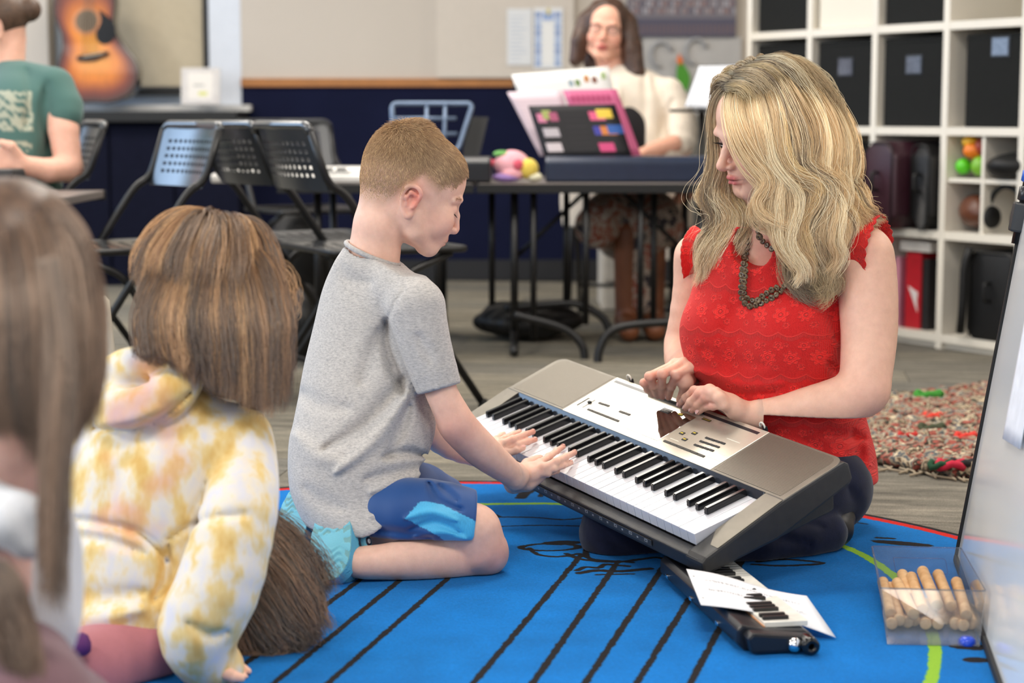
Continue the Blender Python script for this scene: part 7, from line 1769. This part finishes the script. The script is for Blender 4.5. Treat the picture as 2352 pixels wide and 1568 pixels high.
    c1 = a.ramp(n1, [(.33, srgb(226, 184, 108)), (.45, srgb(238, 210, 146)), (.54, srgb(240, 230, 212)), (.66, srgb(226, 224, 230))])
    a.base(a.mix(a.ramp(n2, [(.56, (0, 0, 0, 1)), (.68, (.6, .6, .6, 1))]), c1, srgb(232, 158, 136)))
    a.set(Roughness=.95, Sheen_Weight=.3); a.b.inputs['Specular IOR Level'].default_value = .15; a.bump(a.noise(600, 2, .6, co), .0008, .6)
    ho = link('hoodie', mesh_np('hoodie', v, f), a.m, T)
    # pink leggings and purple tie
    l = Sculpt(); l.chain([P(330, 1490, z0-.05), P(200, 1540, z0-.12), P(80, 1600, z0-.10)], [.062, .060, .05], k=.02); l.chain([P(300, 1500, z0), P(420, 1580, z0+.02)], [.06, .06], k=.02)
    v, f = l.mesh(P(0, 1700, z0)-V(.15, .3, .05), P(500, 1380, z0)+V(.05, .25, .1), .006, 1); v[:, 2] = np.maximum(v[:, 2], .011)
    link('leggings', mesh_np('leggings', v, f), fabric('dusty pink jersey', srgb(186, 120, 128), 500, .0005, .06, 20), T)
    tubes('purple_cord', [(spline([P(100, 1515, z0-.19), P(150, 1490, z0-.20), P(195, 1478, z0-.18)], 10), .016)], mat('purple cloth', srgb(96, 40, 110), .7), T)
    tubes('draw_cord', [(spline([P(120, 1548, z0-.2), P(165, 1546, z0-.21), P(205, 1556, z0-.2)], 10), .0045)], mat('pale cord', srgb(200, 160, 140), .8), T)
    # hair
    base = Sculpt(); base.ell(F(0, -.012, .030), (.098, .108, .098), Rh, k=.02)
    base.chain([P(400, 700, z0-.02), P(380, 780, z0-.02)], [.045, .03], k=.04); base.chain([P(560, 720, z0-.03), P(585, 840, z0-.04), P(590, 900, z0-.03)], [.055, .048, .028], k=.04); base.chain([P(480, 760, z0-.06), P(510, 860, z0-.06)], [.05, .03], k=.04)
    v, f = base.mesh(F.O-V(.22, .2, .26), F.O+V(.22, .2, .16), .005, 2)
    hm = N('light brown underlayer'); co = hm.coord(scale=(1, 1, .1)); hm.base(hm.ramp(hm.noise(160, 4, .6, co), [(.3, srgb(84, 58, 36)), (.7, srgb(150, 112, 74))])); hm.set(Roughness=.5)
    hr = link('hair', mesh_np('girl_hair', v, f), hm.m, T)
    def row(zt, zb, xs):
        out = []
        for x0, x1, x2, yb in xs:
            out.append([P(480+(x0-480)*.25, 548, z0-.0), P(x0, 600, zt), P(x1, 720, zb), P((x1+x2)/2, 810, zb), P(x2, yb, zb+.01)])
        return out
    ga = row(z0-.075, z0-.115, [(385, 335, 345, 800), (405, 355, 368, 815), (425, 380, 405, 830), (450, 420, 440, 850), (480, 460, 470, 880), (505, 500, 505, 900), (530, 540, 545, 930), (560, 585, 590, 950), (590, 625, 625, 960), (610, 645, 645, 930)])
    gb = row(z0-.0, z0-.03, [(380, 325, 330, 790), (425, 365, 358, 820), (520, 560, 560, 940), (600, 650, 648, 950), (615, 655, 655, 900)])
    P_, c = [], []; rh = np.random.default_rng(3); pal = [lin(150, 108, 70), lin(112, 78, 50), lin(190, 146, 98), lin(88, 62, 44), lin(172, 128, 84)]
    for gs, m, ns, sd in ((ga, 64, 70, 1), (gb, 24, 50, 2), (ga, 30, 60, 3)):
        for i, g in enumerate(fill_locks(gs, m, .005, sd)):
            P_.append(clump(g, ns, .010, .009, 16, .003, sd*100+i)); c.append(pal[rh.choice(5)]*rh.uniform(.85, 1.15, (ns, 1)))
    for i in range(10):
        P_.append(clump([P(620, 600, z0-.02), P(655+i, 610+i*3, z0-.02), P(675, 650+i*8, z0-.02), P(665, 700+i*6, z0-.02)], 3, .008, .012, 16, .004, 70+i)); c.append(np.tile(pal[2], (3, 1)))
    crw = [[F(0, -.01, .125), F(x*.6, y*.6-.01, .118), F(x, y-.012, .06), F(x*1.04, y*1.04-.012, .0)] for x, y in [(.1*math.cos(t), .11*math.sin(t)) for t in np.linspace(-3.5, .4, 12)]]
    for i, g in enumerate(fill_locks(crw, 44, .004, 77)): P_.append(clump(g, 60, .008, .014, 16, .002, 7700+i)); c.append(pal[rh.choice(5)]*rh.uniform(.85, 1.15, (60, 1)))
    strands('hair_strands', push_out(np.concatenate(P_), F, (0, -.012, .030), (.104, .114, .104)), np.interp(np.linspace(0, 1, 16), [0, .8, 1], [.00035, .00032, .0001]), np.concatenate(c), hair_mat('light brown hair', .25, .75, .45, .6), hr, kind='stuff')
make_hoodie_girl()

# ================================================================= GIRL AT THE LEFT EDGE
def make_left_girl():
    z0 = 1.90; T = person('person', V(-1.0*.50, z0-.1, .0), 'child with long straight brown hair and a white top at the left border')
    Rh = rotm(20, -10, 0); F = Fr(P(25, 680, z0), Rh, .93)
    s = Sculpt(); head_sculpt(s, F, child=1.); s.chain([F(0, -.02, -.02), P(20, 950, z0), P(20, 1050, z0)], [.045, .042, .06], k=.02)
    s.chain([P(0, 1160, z0-.03), P(0, 1350, z0-.06)], [.035, .03], k=.01)
    v, f = blocks(s, [(*around([F(0, 0, 0)], .13), .0035)], (P(0, 1600, z0)-V(.25, .25, .05), P(180, 900, z0)+V(0, .2, .1)), .006)
    link('body', mesh_np('left_girl_body', v, f, face_paint(F, v, (234, 190, 176), .4, (206, 120, 112), .3)), skin_mat('left girl skin', 0), T)
    h = Sculpt(); h.ell(P(-20, 1330, z0+.02), (.095, .085, .145), k=.02); h.chain([P(-40, 1180, z0-.08), P(40, 1195, z0-.10), P(66, 1235, z0-.10)], [.036, .028, .022], k=.02)
    h.foldy([P(20, 1150, z0-.1), P(60, 1200, z0-.1), P(90, 1260, z0-.1)], .008, -.006, z0-.2, z0)
    v, f = h.mesh(P(0, 1600, z0)-V(.25, .25, .05), P(180, 1050, z0)+V(0, .2, .1), .006, 1)
    link('white_top', mesh_np('white_top', v, f), fabric('white cotton', srgb(226, 228, 234), 600, .0005, .03, 20), T)
    l = Sculpt(); l.chain([P(-40, 1560, z0), P(60, 1640, z0-.10)], [.09, .07], k=.02); l.ell(P(-40, 1750, z0+.05), (.16, .16, .12), k=.03); l.chain([P(-60, 1640, z0), P(-60, 1850, z0+.05)], [.1, .1], k=.03)
    l.chain([P(60, 1700, z0-.05), P(-30, 2000, z0+.1)], [.08, .1], k=.03)
    v, f = l.mesh(V(-.9, 1.4, 0), V(-.25, 2.3, .5), .01, 1); link('leggings', mesh_np('l', v, f), fabric('mauve leggings', srgb(120, 92, 100), 500, .0005, .06, 20), T)
    base = Sculpt(); base.ell(F(0, -.012, .034), (.080, .098, .088), Rh, k=.02); base.chain([P(100, 700, z0-.03), P(90, 850, z0-.04), P(90, 960, z0-.04)], [.046, .036, .020], k=.04); base.chain([P(30, 760, z0-.09), P(60, 880, z0-.08)], [.04, .03], k=.04)
    v, f = base.mesh(F.O-V(.2, .2, .3), F.O+V(.2, .2, .16), .006, 2)
    hm = N('brown underlayer'); co = hm.coord(scale=(1, 1, .1)); hm.base(hm.ramp(hm.noise(120, 4, .6, co), [(.3, srgb(58, 42, 34)), (.7, srgb(110, 84, 66))])); hm.set(Roughness=.45)
    hr = link('hair', mesh_np('lg_hair', v, f), hm.m, T)
    ga = [[P(30+(x0-30)*.3, 474, z0), P(x0, 530, z0-.07), P(x1, 700, zz), P(x1, 880, zz), P(x2, yb, zz+.01)] for x0, x1, x2, yb, zz in ((-20, -40, -30, 1000, z0-.12), (30, 40, 60, 1010, z0-.125), (70, 90, 90, 1060, z0-.12), (105, 125, 110, 1070, z0-.11), (130, 160, 135, 1040, z0-.09), (148, 188, 158, 990, z0-.06), (152, 198, 168, 940, z0-.02))]
    lock = [[P(100, 600, z0-.12), P(125, 800, z0-.14), P(120, 1000, z0-.15), P(115, 1200, z0-.15), P(118, 1420, z0-.15)], [P(120, 600, z0-.12), P(150, 820, z0-.14), P(135, 1000, z0-.15), P(125, 1200, z0-.15), P(128, 1400, z0-.15)]]
    low = [[P(-30, 1310, z0-.13), P(-10, 1380, z0-.14), P(0, 1450, z0-.14), P(30, 1568, z0-.14)], [P(-10, 1300, z0-.13), P(20, 1350, z0-.14), P(60, 1480, z0-.14), P(90, 1600, z0-.14)]]
    P_, c = [], []; rh = np.random.default_rng(3); pal = [lin(116, 86, 66), lin(92, 66, 50), lin(140, 108, 86), lin(76, 54, 42)]
    for gs, m, ns, sd, rr0 in ((ga, 60, 60, 1, .012), (ga, 30, 50, 3, .016), (lock, 8, 60, 5, .008), (low, 10, 60, 6, .012)):
        for i, g in enumerate(fill_locks(gs, m, .004, sd+40)):
            P_.append(clump(g, ns, rr0, rr0*.8, 14, .002, sd*100+i)); c.append(pal[rh.choice(4)]*rh.uniform(.85, 1.15, (ns, 1)))
    strands('hair_strands', push_out(np.concatenate(P_), F, (0, -.012, .034), (.085, .103, .093)), np.interp(np.linspace(0, 1, 14), [0, .8, 1], [.0004, .00035, .0001]), np.concatenate(c), hair_mat('brown hair', .22, .8, .4, .6), hr, kind='stuff')
    # dark line of a strap across, as in the photo
make_left_girl()

# ================================================================= CHILD BENT DOWN TO THE RUG
def make_bent_child():
    z0 = 2.93; T = person('person', G(560, 1480), 'child bent down with the head on the rug, dark brown hair spread out')
    c0 = P(590, 1352, z0); Rh = rotm(-40, -75, 10); F = Fr(c0, Rh, .80)
    s = Sculpt(); head_sculpt(s, F, child=1.); s.chain([F(0, -.02, -.03), P(540, 1340, z0+.06), P(480, 1330, z0+.08)], [.045, .042, .05], k=.02)
    v, f = s.mesh(c0-V(.22, .15, .15), c0+V(.15, .2, .15), .004); v[:, 2] = np.maximum(v[:, 2], .011)
    link('body', mesh_np('bent_body', v, f, face_paint(F, v, (238, 192, 170))), skin_mat('bent skin', 0), T)
    t = Sculpt(); t.chain([P(500, 1330, z0+.08), P(400, 1290, z0+.10), P(300, 1330, z0+.12)], [.085, .10, .11], k=.03); t.chain([P(300, 1400, z0+.12), P(420, 1440, z0+.05)], [.06, .05], k=.03); t.chain([P(490, 1380, z0+.10), P(560, 1400, z0+.16)], [.04, .03], k=.03)
    v, f = t.mesh(P(250, 1500, z0)-V(.2, .2, .1), P(600, 1200, z0)+V(.1, .4, .1), .007, 1); v[:, 2] = np.maximum(v[:, 2], .011)
    link('shirt', mesh_np('bent_shirt', v, f), fabric('dark plum cotton', srgb(70, 50, 74), 500, .0005, .06, 20), T)
    b = Sculpt(); b.ell(c0+V(-.01, 0, .005), (.104, .104, .112), k=.02); b.chain([P(660, 1400, z0-.04), P(690, 1450, z0-.06)], [.055, .03], k=.04); b.chain([P(580, 1450, z0-.06), P(560, 1500, z0-.08)], [.06, .035], k=.04)
    v, f = b.mesh(c0-V(.2, .2, .16), c0+V(.2, .2, .16), .005, 2); v[:, 2] = np.maximum(v[:, 2], .0115)
    hm = N('dark brown underlayer'); co = hm.coord(); hm.base(hm.ramp(hm.noise(60, 4, .6, co), [(.3, srgb(50, 34, 24)), (.7, srgb(84, 58, 38))])); hm.set(Roughness=.45)
    hr = link('hair', mesh_np('bent_hair', v, f), hm.m, T)
    ga = [[P(540, 1190, z0+.02), P(600, 1185, z0-.02), P(670, 1235, z0-.05), P(720, 1300, z0-.05), P(758, 1352, z0-.06)],
          [P(540, 1200, z0), P(610, 1215, z0-.07), P(670, 1280, z0-.10), P(715, 1350, z0-.10), P(735, 1400, z0-.10)],
          [P(530, 1220, z0-.03), P(600, 1260, z0-.10), P(660, 1330, z0-.13), P(700, 1410, z0-.13), P(735, 1465, z0-.13)],
          [P(520, 1260, z0-.05), P(580, 1310, z0-.12), P(630, 1390, z0-.14), P(680, 1460, z0-.14), P(720, 1485, z0-.14)],
          [P(510, 1300, z0-.06), P(560, 1360, z0-.13), P(600, 1430, z0-.15), P(640, 1490, z0-.15), P(600, 1525, z0-.15)],
          [P(500, 1330, z0-.06), P(530, 1400, z0-.13), P(550, 1460, z0-.15), P(560, 1500, z0-.15), P(520, 1515, z0-.15)]]
    P_, c = [], []; rh = np.random.default_rng(3); pal = [lin(88, 58, 36), lin(60, 40, 26), lin(120, 82, 50), lin(46, 30, 22)]
    for gs, m, ns, sd, rr0 in ((ga, 60, 70, 1, .011), (ga, 30, 40, 3, .018)):
        for i, g in enumerate(fill_locks(gs, m, .006, sd+60)):
            P_.append(clump(g, ns, rr0, rr0*.9, 18, .005, sd*100+i)); c.append(pal[rh.choice(4)]*rh.uniform(.85, 1.15, (ns, 1)))
    PP_ = push_out(np.concatenate(P_), Fr(c0+V(-.01, 0, .005), np.eye(3)), (0, 0, 0), (.108, .108, .116)); PP_[..., 2] = np.maximum(PP_[..., 2], .0115)
    strands('hair_strands', PP_, np.interp(np.linspace(0, 1, 18), [0, .8, 1], [.00032, .0003, .0001]), np.concatenate(c), hair_mat('dark brown hair', .22, .8, .4, .6), hr, kind='stuff')
make_bent_child()

# ================================================================= PERSON IN GREEN, BACK LEFT
def make_green():
    z0 = 5.95; T = person('person', V(P(100, 700, z0)[0], z0, 0), 'person in a green T-shirt with pale print sitting on a chair at the left border')
    Rh = rotm(98, -22, 0); F = Fr(P(-10, 76, z0), Rh, 1.0)
    s = Sculpt(); head_sculpt(s, F, eyes='shut'); s.chain([F(0, -.03, -.03), P(15, 175, z0), P(20, 230, z0)], [.055, .055, .07], k=.02)
    el = P(158, 385, z0-.14); wr = P(52, 378, z0-.26)
    s.chain([P(138, 215, z0-.10), P(146, 300, z0-.13), el], [.05, .047, .042], k=.01); s.chain([el, P(110, 392, z0-.2), wr], [.043, .038, .028], k=.012)
    h = P(30, 365, z0-.28)
    for i in range(4): s.chain([wr+V(-.01, 0, .0), h+V(-.01, 0, .028-i*.016), h+V(-.05, -.01, .020-i*.016), h+V(-.055, .01, .01-i*.016)], [.025, .012, .010, .009], k=.01)
    s.chain([wr, h+V(.0, -.02, .04), h+V(-.03, -.02, .05)], [.024, .014, .011], k=.01)
    # the other forearm and thighs
    s.chain([P(-60, 370, z0+.05), P(-5, 385, z0-.22)], [.04, .028], k=.01)
    v, f = blocks(s, [(*around([F(0, 0, 0)], .14), .004)], (P(-150, 470, z0)-V(0, .4, 0), P(230, 100, z0)+V(0, .2, 0)), .007)
    link('body', mesh_np('green_body', v, f, face_paint(F, v, (236, 186, 164), .6)), skin_mat('green person skin', 0), T)
    fw = nrm(V(-.9, -.42, 0)); rt = nrm(V(-.42, .9, 0)); O = P(40, 300, z0); O[2] = 0; st = []
    t = Sculpt()
    def sta(py, xl, xr): 
        pl, pr = P(xl, py, z0), P(xr, py, z0); hx = (pr[0]-pl[0])/2; c = (pl+pr)/2-O; a = hx/math.sqrt(.81+.42**2*1.5**2); return (pl[2], c@rt, c@fw, a*1.5, a*1.5, a, a)
    for q in ((485, -75, 155), (430, -70, 150), (370, -68, 145), (300, -72, 150), (230, -70, 156), (190, -50, 140), (160, -25, 95), (140, -10, 60)): st.append(sta(*q))
    t.loft(O, rt, fw, V(0, 0, 1), st, k=.01); t.chain([P(60, 185, z0-.05), P(125, 200, z0-.09), P(148, 245, z0-.11), P(150, 262, z0-.12)], [.06, .062, .058, .055], k=.02)
    for pts in ([(110, 190), (95, 260), (110, 330)], [(120, 300), (100, 370), (110, 430)], [(70, 400), (100, 420), (140, 440)], [(60, 160), (70, 220), (60, 290)]): t.foldy([P(x, y, z0-.2) for x, y in pts], .018, -.012, z0-.5, z0+.1)
    v, f = t.mesh(P(-150, 480, z0)-V(0, .35, 0), P(230, 120, z0)+V(0, .3, 0), .008, 1)
    d = v-V(0, 0, CH); zz = d[:, 1]*cT-d[:, 2]*sT; px = 1176+FPX*d[:, 0]/zz; py = 784+FPX*(-d[:, 1]*sT-d[:, 2]*cT)/zz
    sp = snoise(v, 9, 120)+.9*snoise(v, 10, 260); m = (px < 74) & (px > -60) & (py > 208) & (py < 346) & (sp > -.25) & (v[:, 1] < z0) & ~((py > 300) & (py < 325)); col = np.where(m[:, None], lin(176, 178, 158), lin(72, 108, 102))
    a = N('green jersey'); a.base(a.attr()); a.set(Roughness=.9, Sheen_Weight=.2); link('t_shirt', mesh_np('green_shirt', v, f, col), a.m, T)
    l = Sculpt(); l.chain([P(60, 520, z0), P(-60, 520, z0-.35), P(-120, 520, z0-.5)], [.10, .08, .07], k=.02); l.chain([P(-120, 520, z0-.5), P(-110, 800, z0-.45)], [.06, .045], k=.02)
    v, f = l.mesh(V(-2.2, 5.0, .02), V(-1.2, 6.3, .62), .012, 1); link('trousers', mesh_np('gt', v, f), fabric('black trousers', srgb(26, 26, 30), 500, .0005), T)
    hb = Sculpt(); hb.ell(F(0, -.02, .045), (.082, .102, .09), Rh, k=.02); hb.ell(F(0, -.125, .03), (.035, .04, .04), Rh, k=.01); hb.ell(F(0, .09, -.02), (.07, .055, .10), Rh, op='s', k=.01)
    v, f = hb.mesh(F.O-.2, F.O+.2, .006, 1); v = v; hm = N('tied brown hair'); co = hm.coord(scale=(1, .15, 1)); hm.base(hm.ramp(hm.noise(140, 4, .6, co), [(.3, srgb(58, 42, 32)), (.7, srgb(100, 74, 56))])); hm.set(Roughness=.5)
    link('hair', mesh_np('gh', v, f), hm.m, T)
make_green()

# ================================================================= WOMAN WITH GLASSES, BACK
def make_glasses():
    z0 = 7.15; T = person('person', V(P(1430, 700, z0)[0], z0, 0), 'woman with glasses and cream cardigan sitting behind the table of books')
    Rh = rotm(172, 4, -6); F = Fr(P(1393, 76, z0), Rh, 1.03)
    s = Sculpt(); head_sculpt(s, F, eyes='open'); s.chain([F(0, -.03, -.03), P(1412, 190, z0+.02), P(1420, 260, z0+.03)], [.055, .055, .075], k=.02); s.ell(P(1415, 262, z0+.02), (.10, .06, .07), k=.03)
    hw = P(1500, 345, z0-.28); s.chain([P(1545, 330, z0-.2), hw, P(1478, 352, z0-.33)], [.035, .03, .02], k=.01)
    for i in range(4): s.chain([hw, P(1480-i*6, 350, z0-.34), P(1470-i*5, 358, z0-.37)], [.02, .010, .008], k=.008)
    s.chain([P(1590, 380, z0-.1), P(1585, 440, z0-.2), P(1560, 455, z0-.3)], [.035, .03, .022], k=.01)
    v, f = blocks(s, [(*around([F(0, 0, 0)], .14), .004)], (P(1300, 480, z0)-V(0, .45, 0), P(1640, 130, z0)+V(0, .2, 0)), .007)
    c = face_paint(F, v, (236, 182, 158), .7, (196, 96, 92), .3); q = F.inv(v); link('body', mesh_np('glasses_body', v, f, c), skin_mat('glasses woman skin', 0), T)
    hb = Sculpt(); hb.ell(F(0, -.015, .045), (.088, .108, .092), Rh, k=.02)
    hb.chain([F(.078, .0, .04), F(.092, .012, -.04), F(.098, .015, -.11)], [.035, .038, .026], k=.03); hb.chain([F(-.078, .0, .04), F(-.10, .012, -.05), F(-.125, .012, -.14), F(-.14, .0, -.19)], [.035, .042, .040, .020], k=.03)
    hb.ell(F(0, -.06, -.08), (.085, .05, .10), Rh, k=.03); hb.ell(F(0, .095, -.02), (.064, .075, .125), Rh, op='s', k=.012)
    hb.disp(lambda X: .004*snoise((X-F.O)*V(1, 1, .25), 5, 110), F.O-.3, F.O+.3)
    v, f = hb.mesh(F.O-V(.22, .2, .3), F.O+V(.22, .2, .18), .006, 1); hm = N('dark brown hair mass'); co = hm.coord(scale=(1, 1, .12)); hm.base(hm.ramp(hm.noise(140, 4, .6, co), [(.3, srgb(44, 30, 24)), (.7, srgb(92, 64, 50))])); hm.set(Roughness=.42)
    link('hair', mesh_np('wh', v, f), hm.m, T)
    g = []; 
    for sg in (-1, 1): g.append(([F(sg*.033+.0225*math.cos(t), .104-abs(.0225*math.cos(t)*.3), .002+.017*math.sin(t)) for t in np.linspace(0, 2*math.pi, 20)], .0016))
    g.append(([F(-.012, .106, .004), F(0, .109, .006), F(.012, .106, .004)], .0014)); g += [([F(sg*.056, .096, .006), F(sg*.078, .04, .006), F(sg*.080, -.01, .004)], .0014) for sg in (-1, 1)]
    gl = tubes('glasses', g, mat('spectacle frame', srgb(90, 78, 70), .3, .6), T, n=5)
    for sg in (-1, 1): 
        p = [F(sg*.033+.0215*math.cos(t), .103-abs(.0215*math.cos(t)*.3), .002+.016*math.sin(t)) for t in np.linspace(0, 2*math.pi, 20)[:-1]]; me = bpy.data.meshes.new('lens'); me.from_pydata([tuple(x) for x in p], [], [tuple(range(19))]); link('lens', me, clear_plastic('lens glass', (.95, .97, .97, 1), .02), gl, smooth=False)
    fw, rt = V(-.2, -.98, 0), V(-.98, .2, 0)
    O = P(1440, 300, z0); O[2] = 0; st = []
    for py, xl, xr, a in ((520, 1290, 1590, .15), (450, 1285, 1590, .14), (380, 1300, 1570, .13), (300, 1310, 1560, .125), (230, 1305, 1558, .115), (190, 1325, 1535, .10), (165, 1360, 1500, .08), (150, 1385, 1465, .06)):
        pl, pr = P(xl, py, z0+.03), P(xr, py, z0+.03); c_ = (pl+pr)/2-O; hx = (pr[0]-pl[0])/2; st.append((pl[2], c_@rt, c_@fw, hx, hx, a, a))
    t = Sculpt(); t.loft(O, rt, fw, V(0, 0, 1), st, k=.01); 
    for sx, pts in ((1, [(1535, 215, -.02), (1562, 280, -.06), (1560, 330, -.12), (1520, 345, -.22)]), (-1, [(1325, 215, 0), (1300, 290, -.03), (1310, 350, -.12), (1360, 370, -.2)])):
        t.chain([P(x, y, z0+d) for x, y, d in pts], [.062, .060, .056, .045], k=.02, n=10)
    for pts in ([(1500, 180), (1520, 240), (1515, 330)], [(1545, 230), (1530, 290), (1550, 330)], [(1480, 170), (1480, 250), (1470, 330)], [(1540, 320), (1560, 340), (1570, 360)]): t.foldy([P(x, y, z0-.1) for x, y in pts], .016, -.012, z0-.4, z0+.05)
    t.add(lambda X: (lambda q: np.maximum(np.abs(q@rt+.0)-.045-.10*np.clip((q[..., 2]-.9)/.3, 0, 1), -(q@fw)+.02))(X-V(P(1456, 200, z0)[0], z0, 0)), P(1300, 520, z0)-V(0, .3, 0), P(1560, 130, z0)+V(0, .1, .05), 's', .01)
    v, f = t.mesh(P(1240, 540, z0)-V(0, .4, 0), P(1640, 130, z0)+V(0, .25, 0), .008, 1); link('cardigan', mesh_np('cardigan', v, f), fabric('cream knit', srgb(232, 220, 204), 300, .001, .06, 30), T)
    b = Sculpt(); b.ell(P(1448, 380, z0+.0), (.11, .10, .25), k=.02); v, f = b.mesh(P(1300, 560, z0)-V(0, .2, 0), P(1560, 220, z0)+V(0, .2, 0), .008, 1); link('black_top', mesh_np('bt', v, f), fabric('black jersey', srgb(24, 22, 26), 400, .0005), T)
    k = Sculpt(); k.chain([P(1440, 520, z0+.02), P(1400, 500, z0-.3), P(1370, 520, z0-.42)], [.13, .10, .08], k=.03); k.chain([P(1440, 520, z0), P(1500, 500, z0-.3), P(1520, 520, z0-.42)], [.13, .10, .08], k=.03); k.chain([P(1468, 520, z0-.38), P(1474, 690, z0-.36)], [.07, .06], k=.04)
    v, f = k.mesh(P(1200, 760, z0)-V(0, .6, 0), P(1640, 420, z0)+V(0, .2, 0), .012, 1)
    a = N('patterned skirt'); co = a.coord(); a.base(a.ramp(a.noise(16, 4, .7, co), [(.3, srgb(60, 54, 60)), (.42, srgb(176, 160, 146)), (.52, srgb(150, 84, 66)), (.6, srgb(196, 188, 178)), (.7, srgb(96, 60, 52))], 'CONSTANT')); a.set(Roughness=.85); link('skirt', mesh_np('skirt', v, f), a.m, T)
    for i, x in enumerate((1500, 1440)):
        q = Sculpt(); c_ = G(x, 760); c_[1] = z0-.38-.02*i; c_[0] = P(x, 700, z0-.38)[0]; q.chain([c_+V(0, 0, .38), c_+V(0, 0, .08)], [.05, .042], k=.01); q.chain([c_+V(0, 0, .05), c_+V(0, -.16, .04)], [.045, .035], k=.02)
        v, f = q.mesh(c_-V(.1, .25, .05), c_+V(.1, .1, .45), .008, 1); v[:, 2] = np.maximum(v[:, 2], .001); link('boot', mesh_np('boot', v, f), mat('tan leather', srgb(120, 70, 42), .5, var=.2, vscale=10), T)
make_glasses()
place_chair(1440, 330, 7.55, (-.1, -1), 'black folding chair of the woman with glasses, hidden behind her')
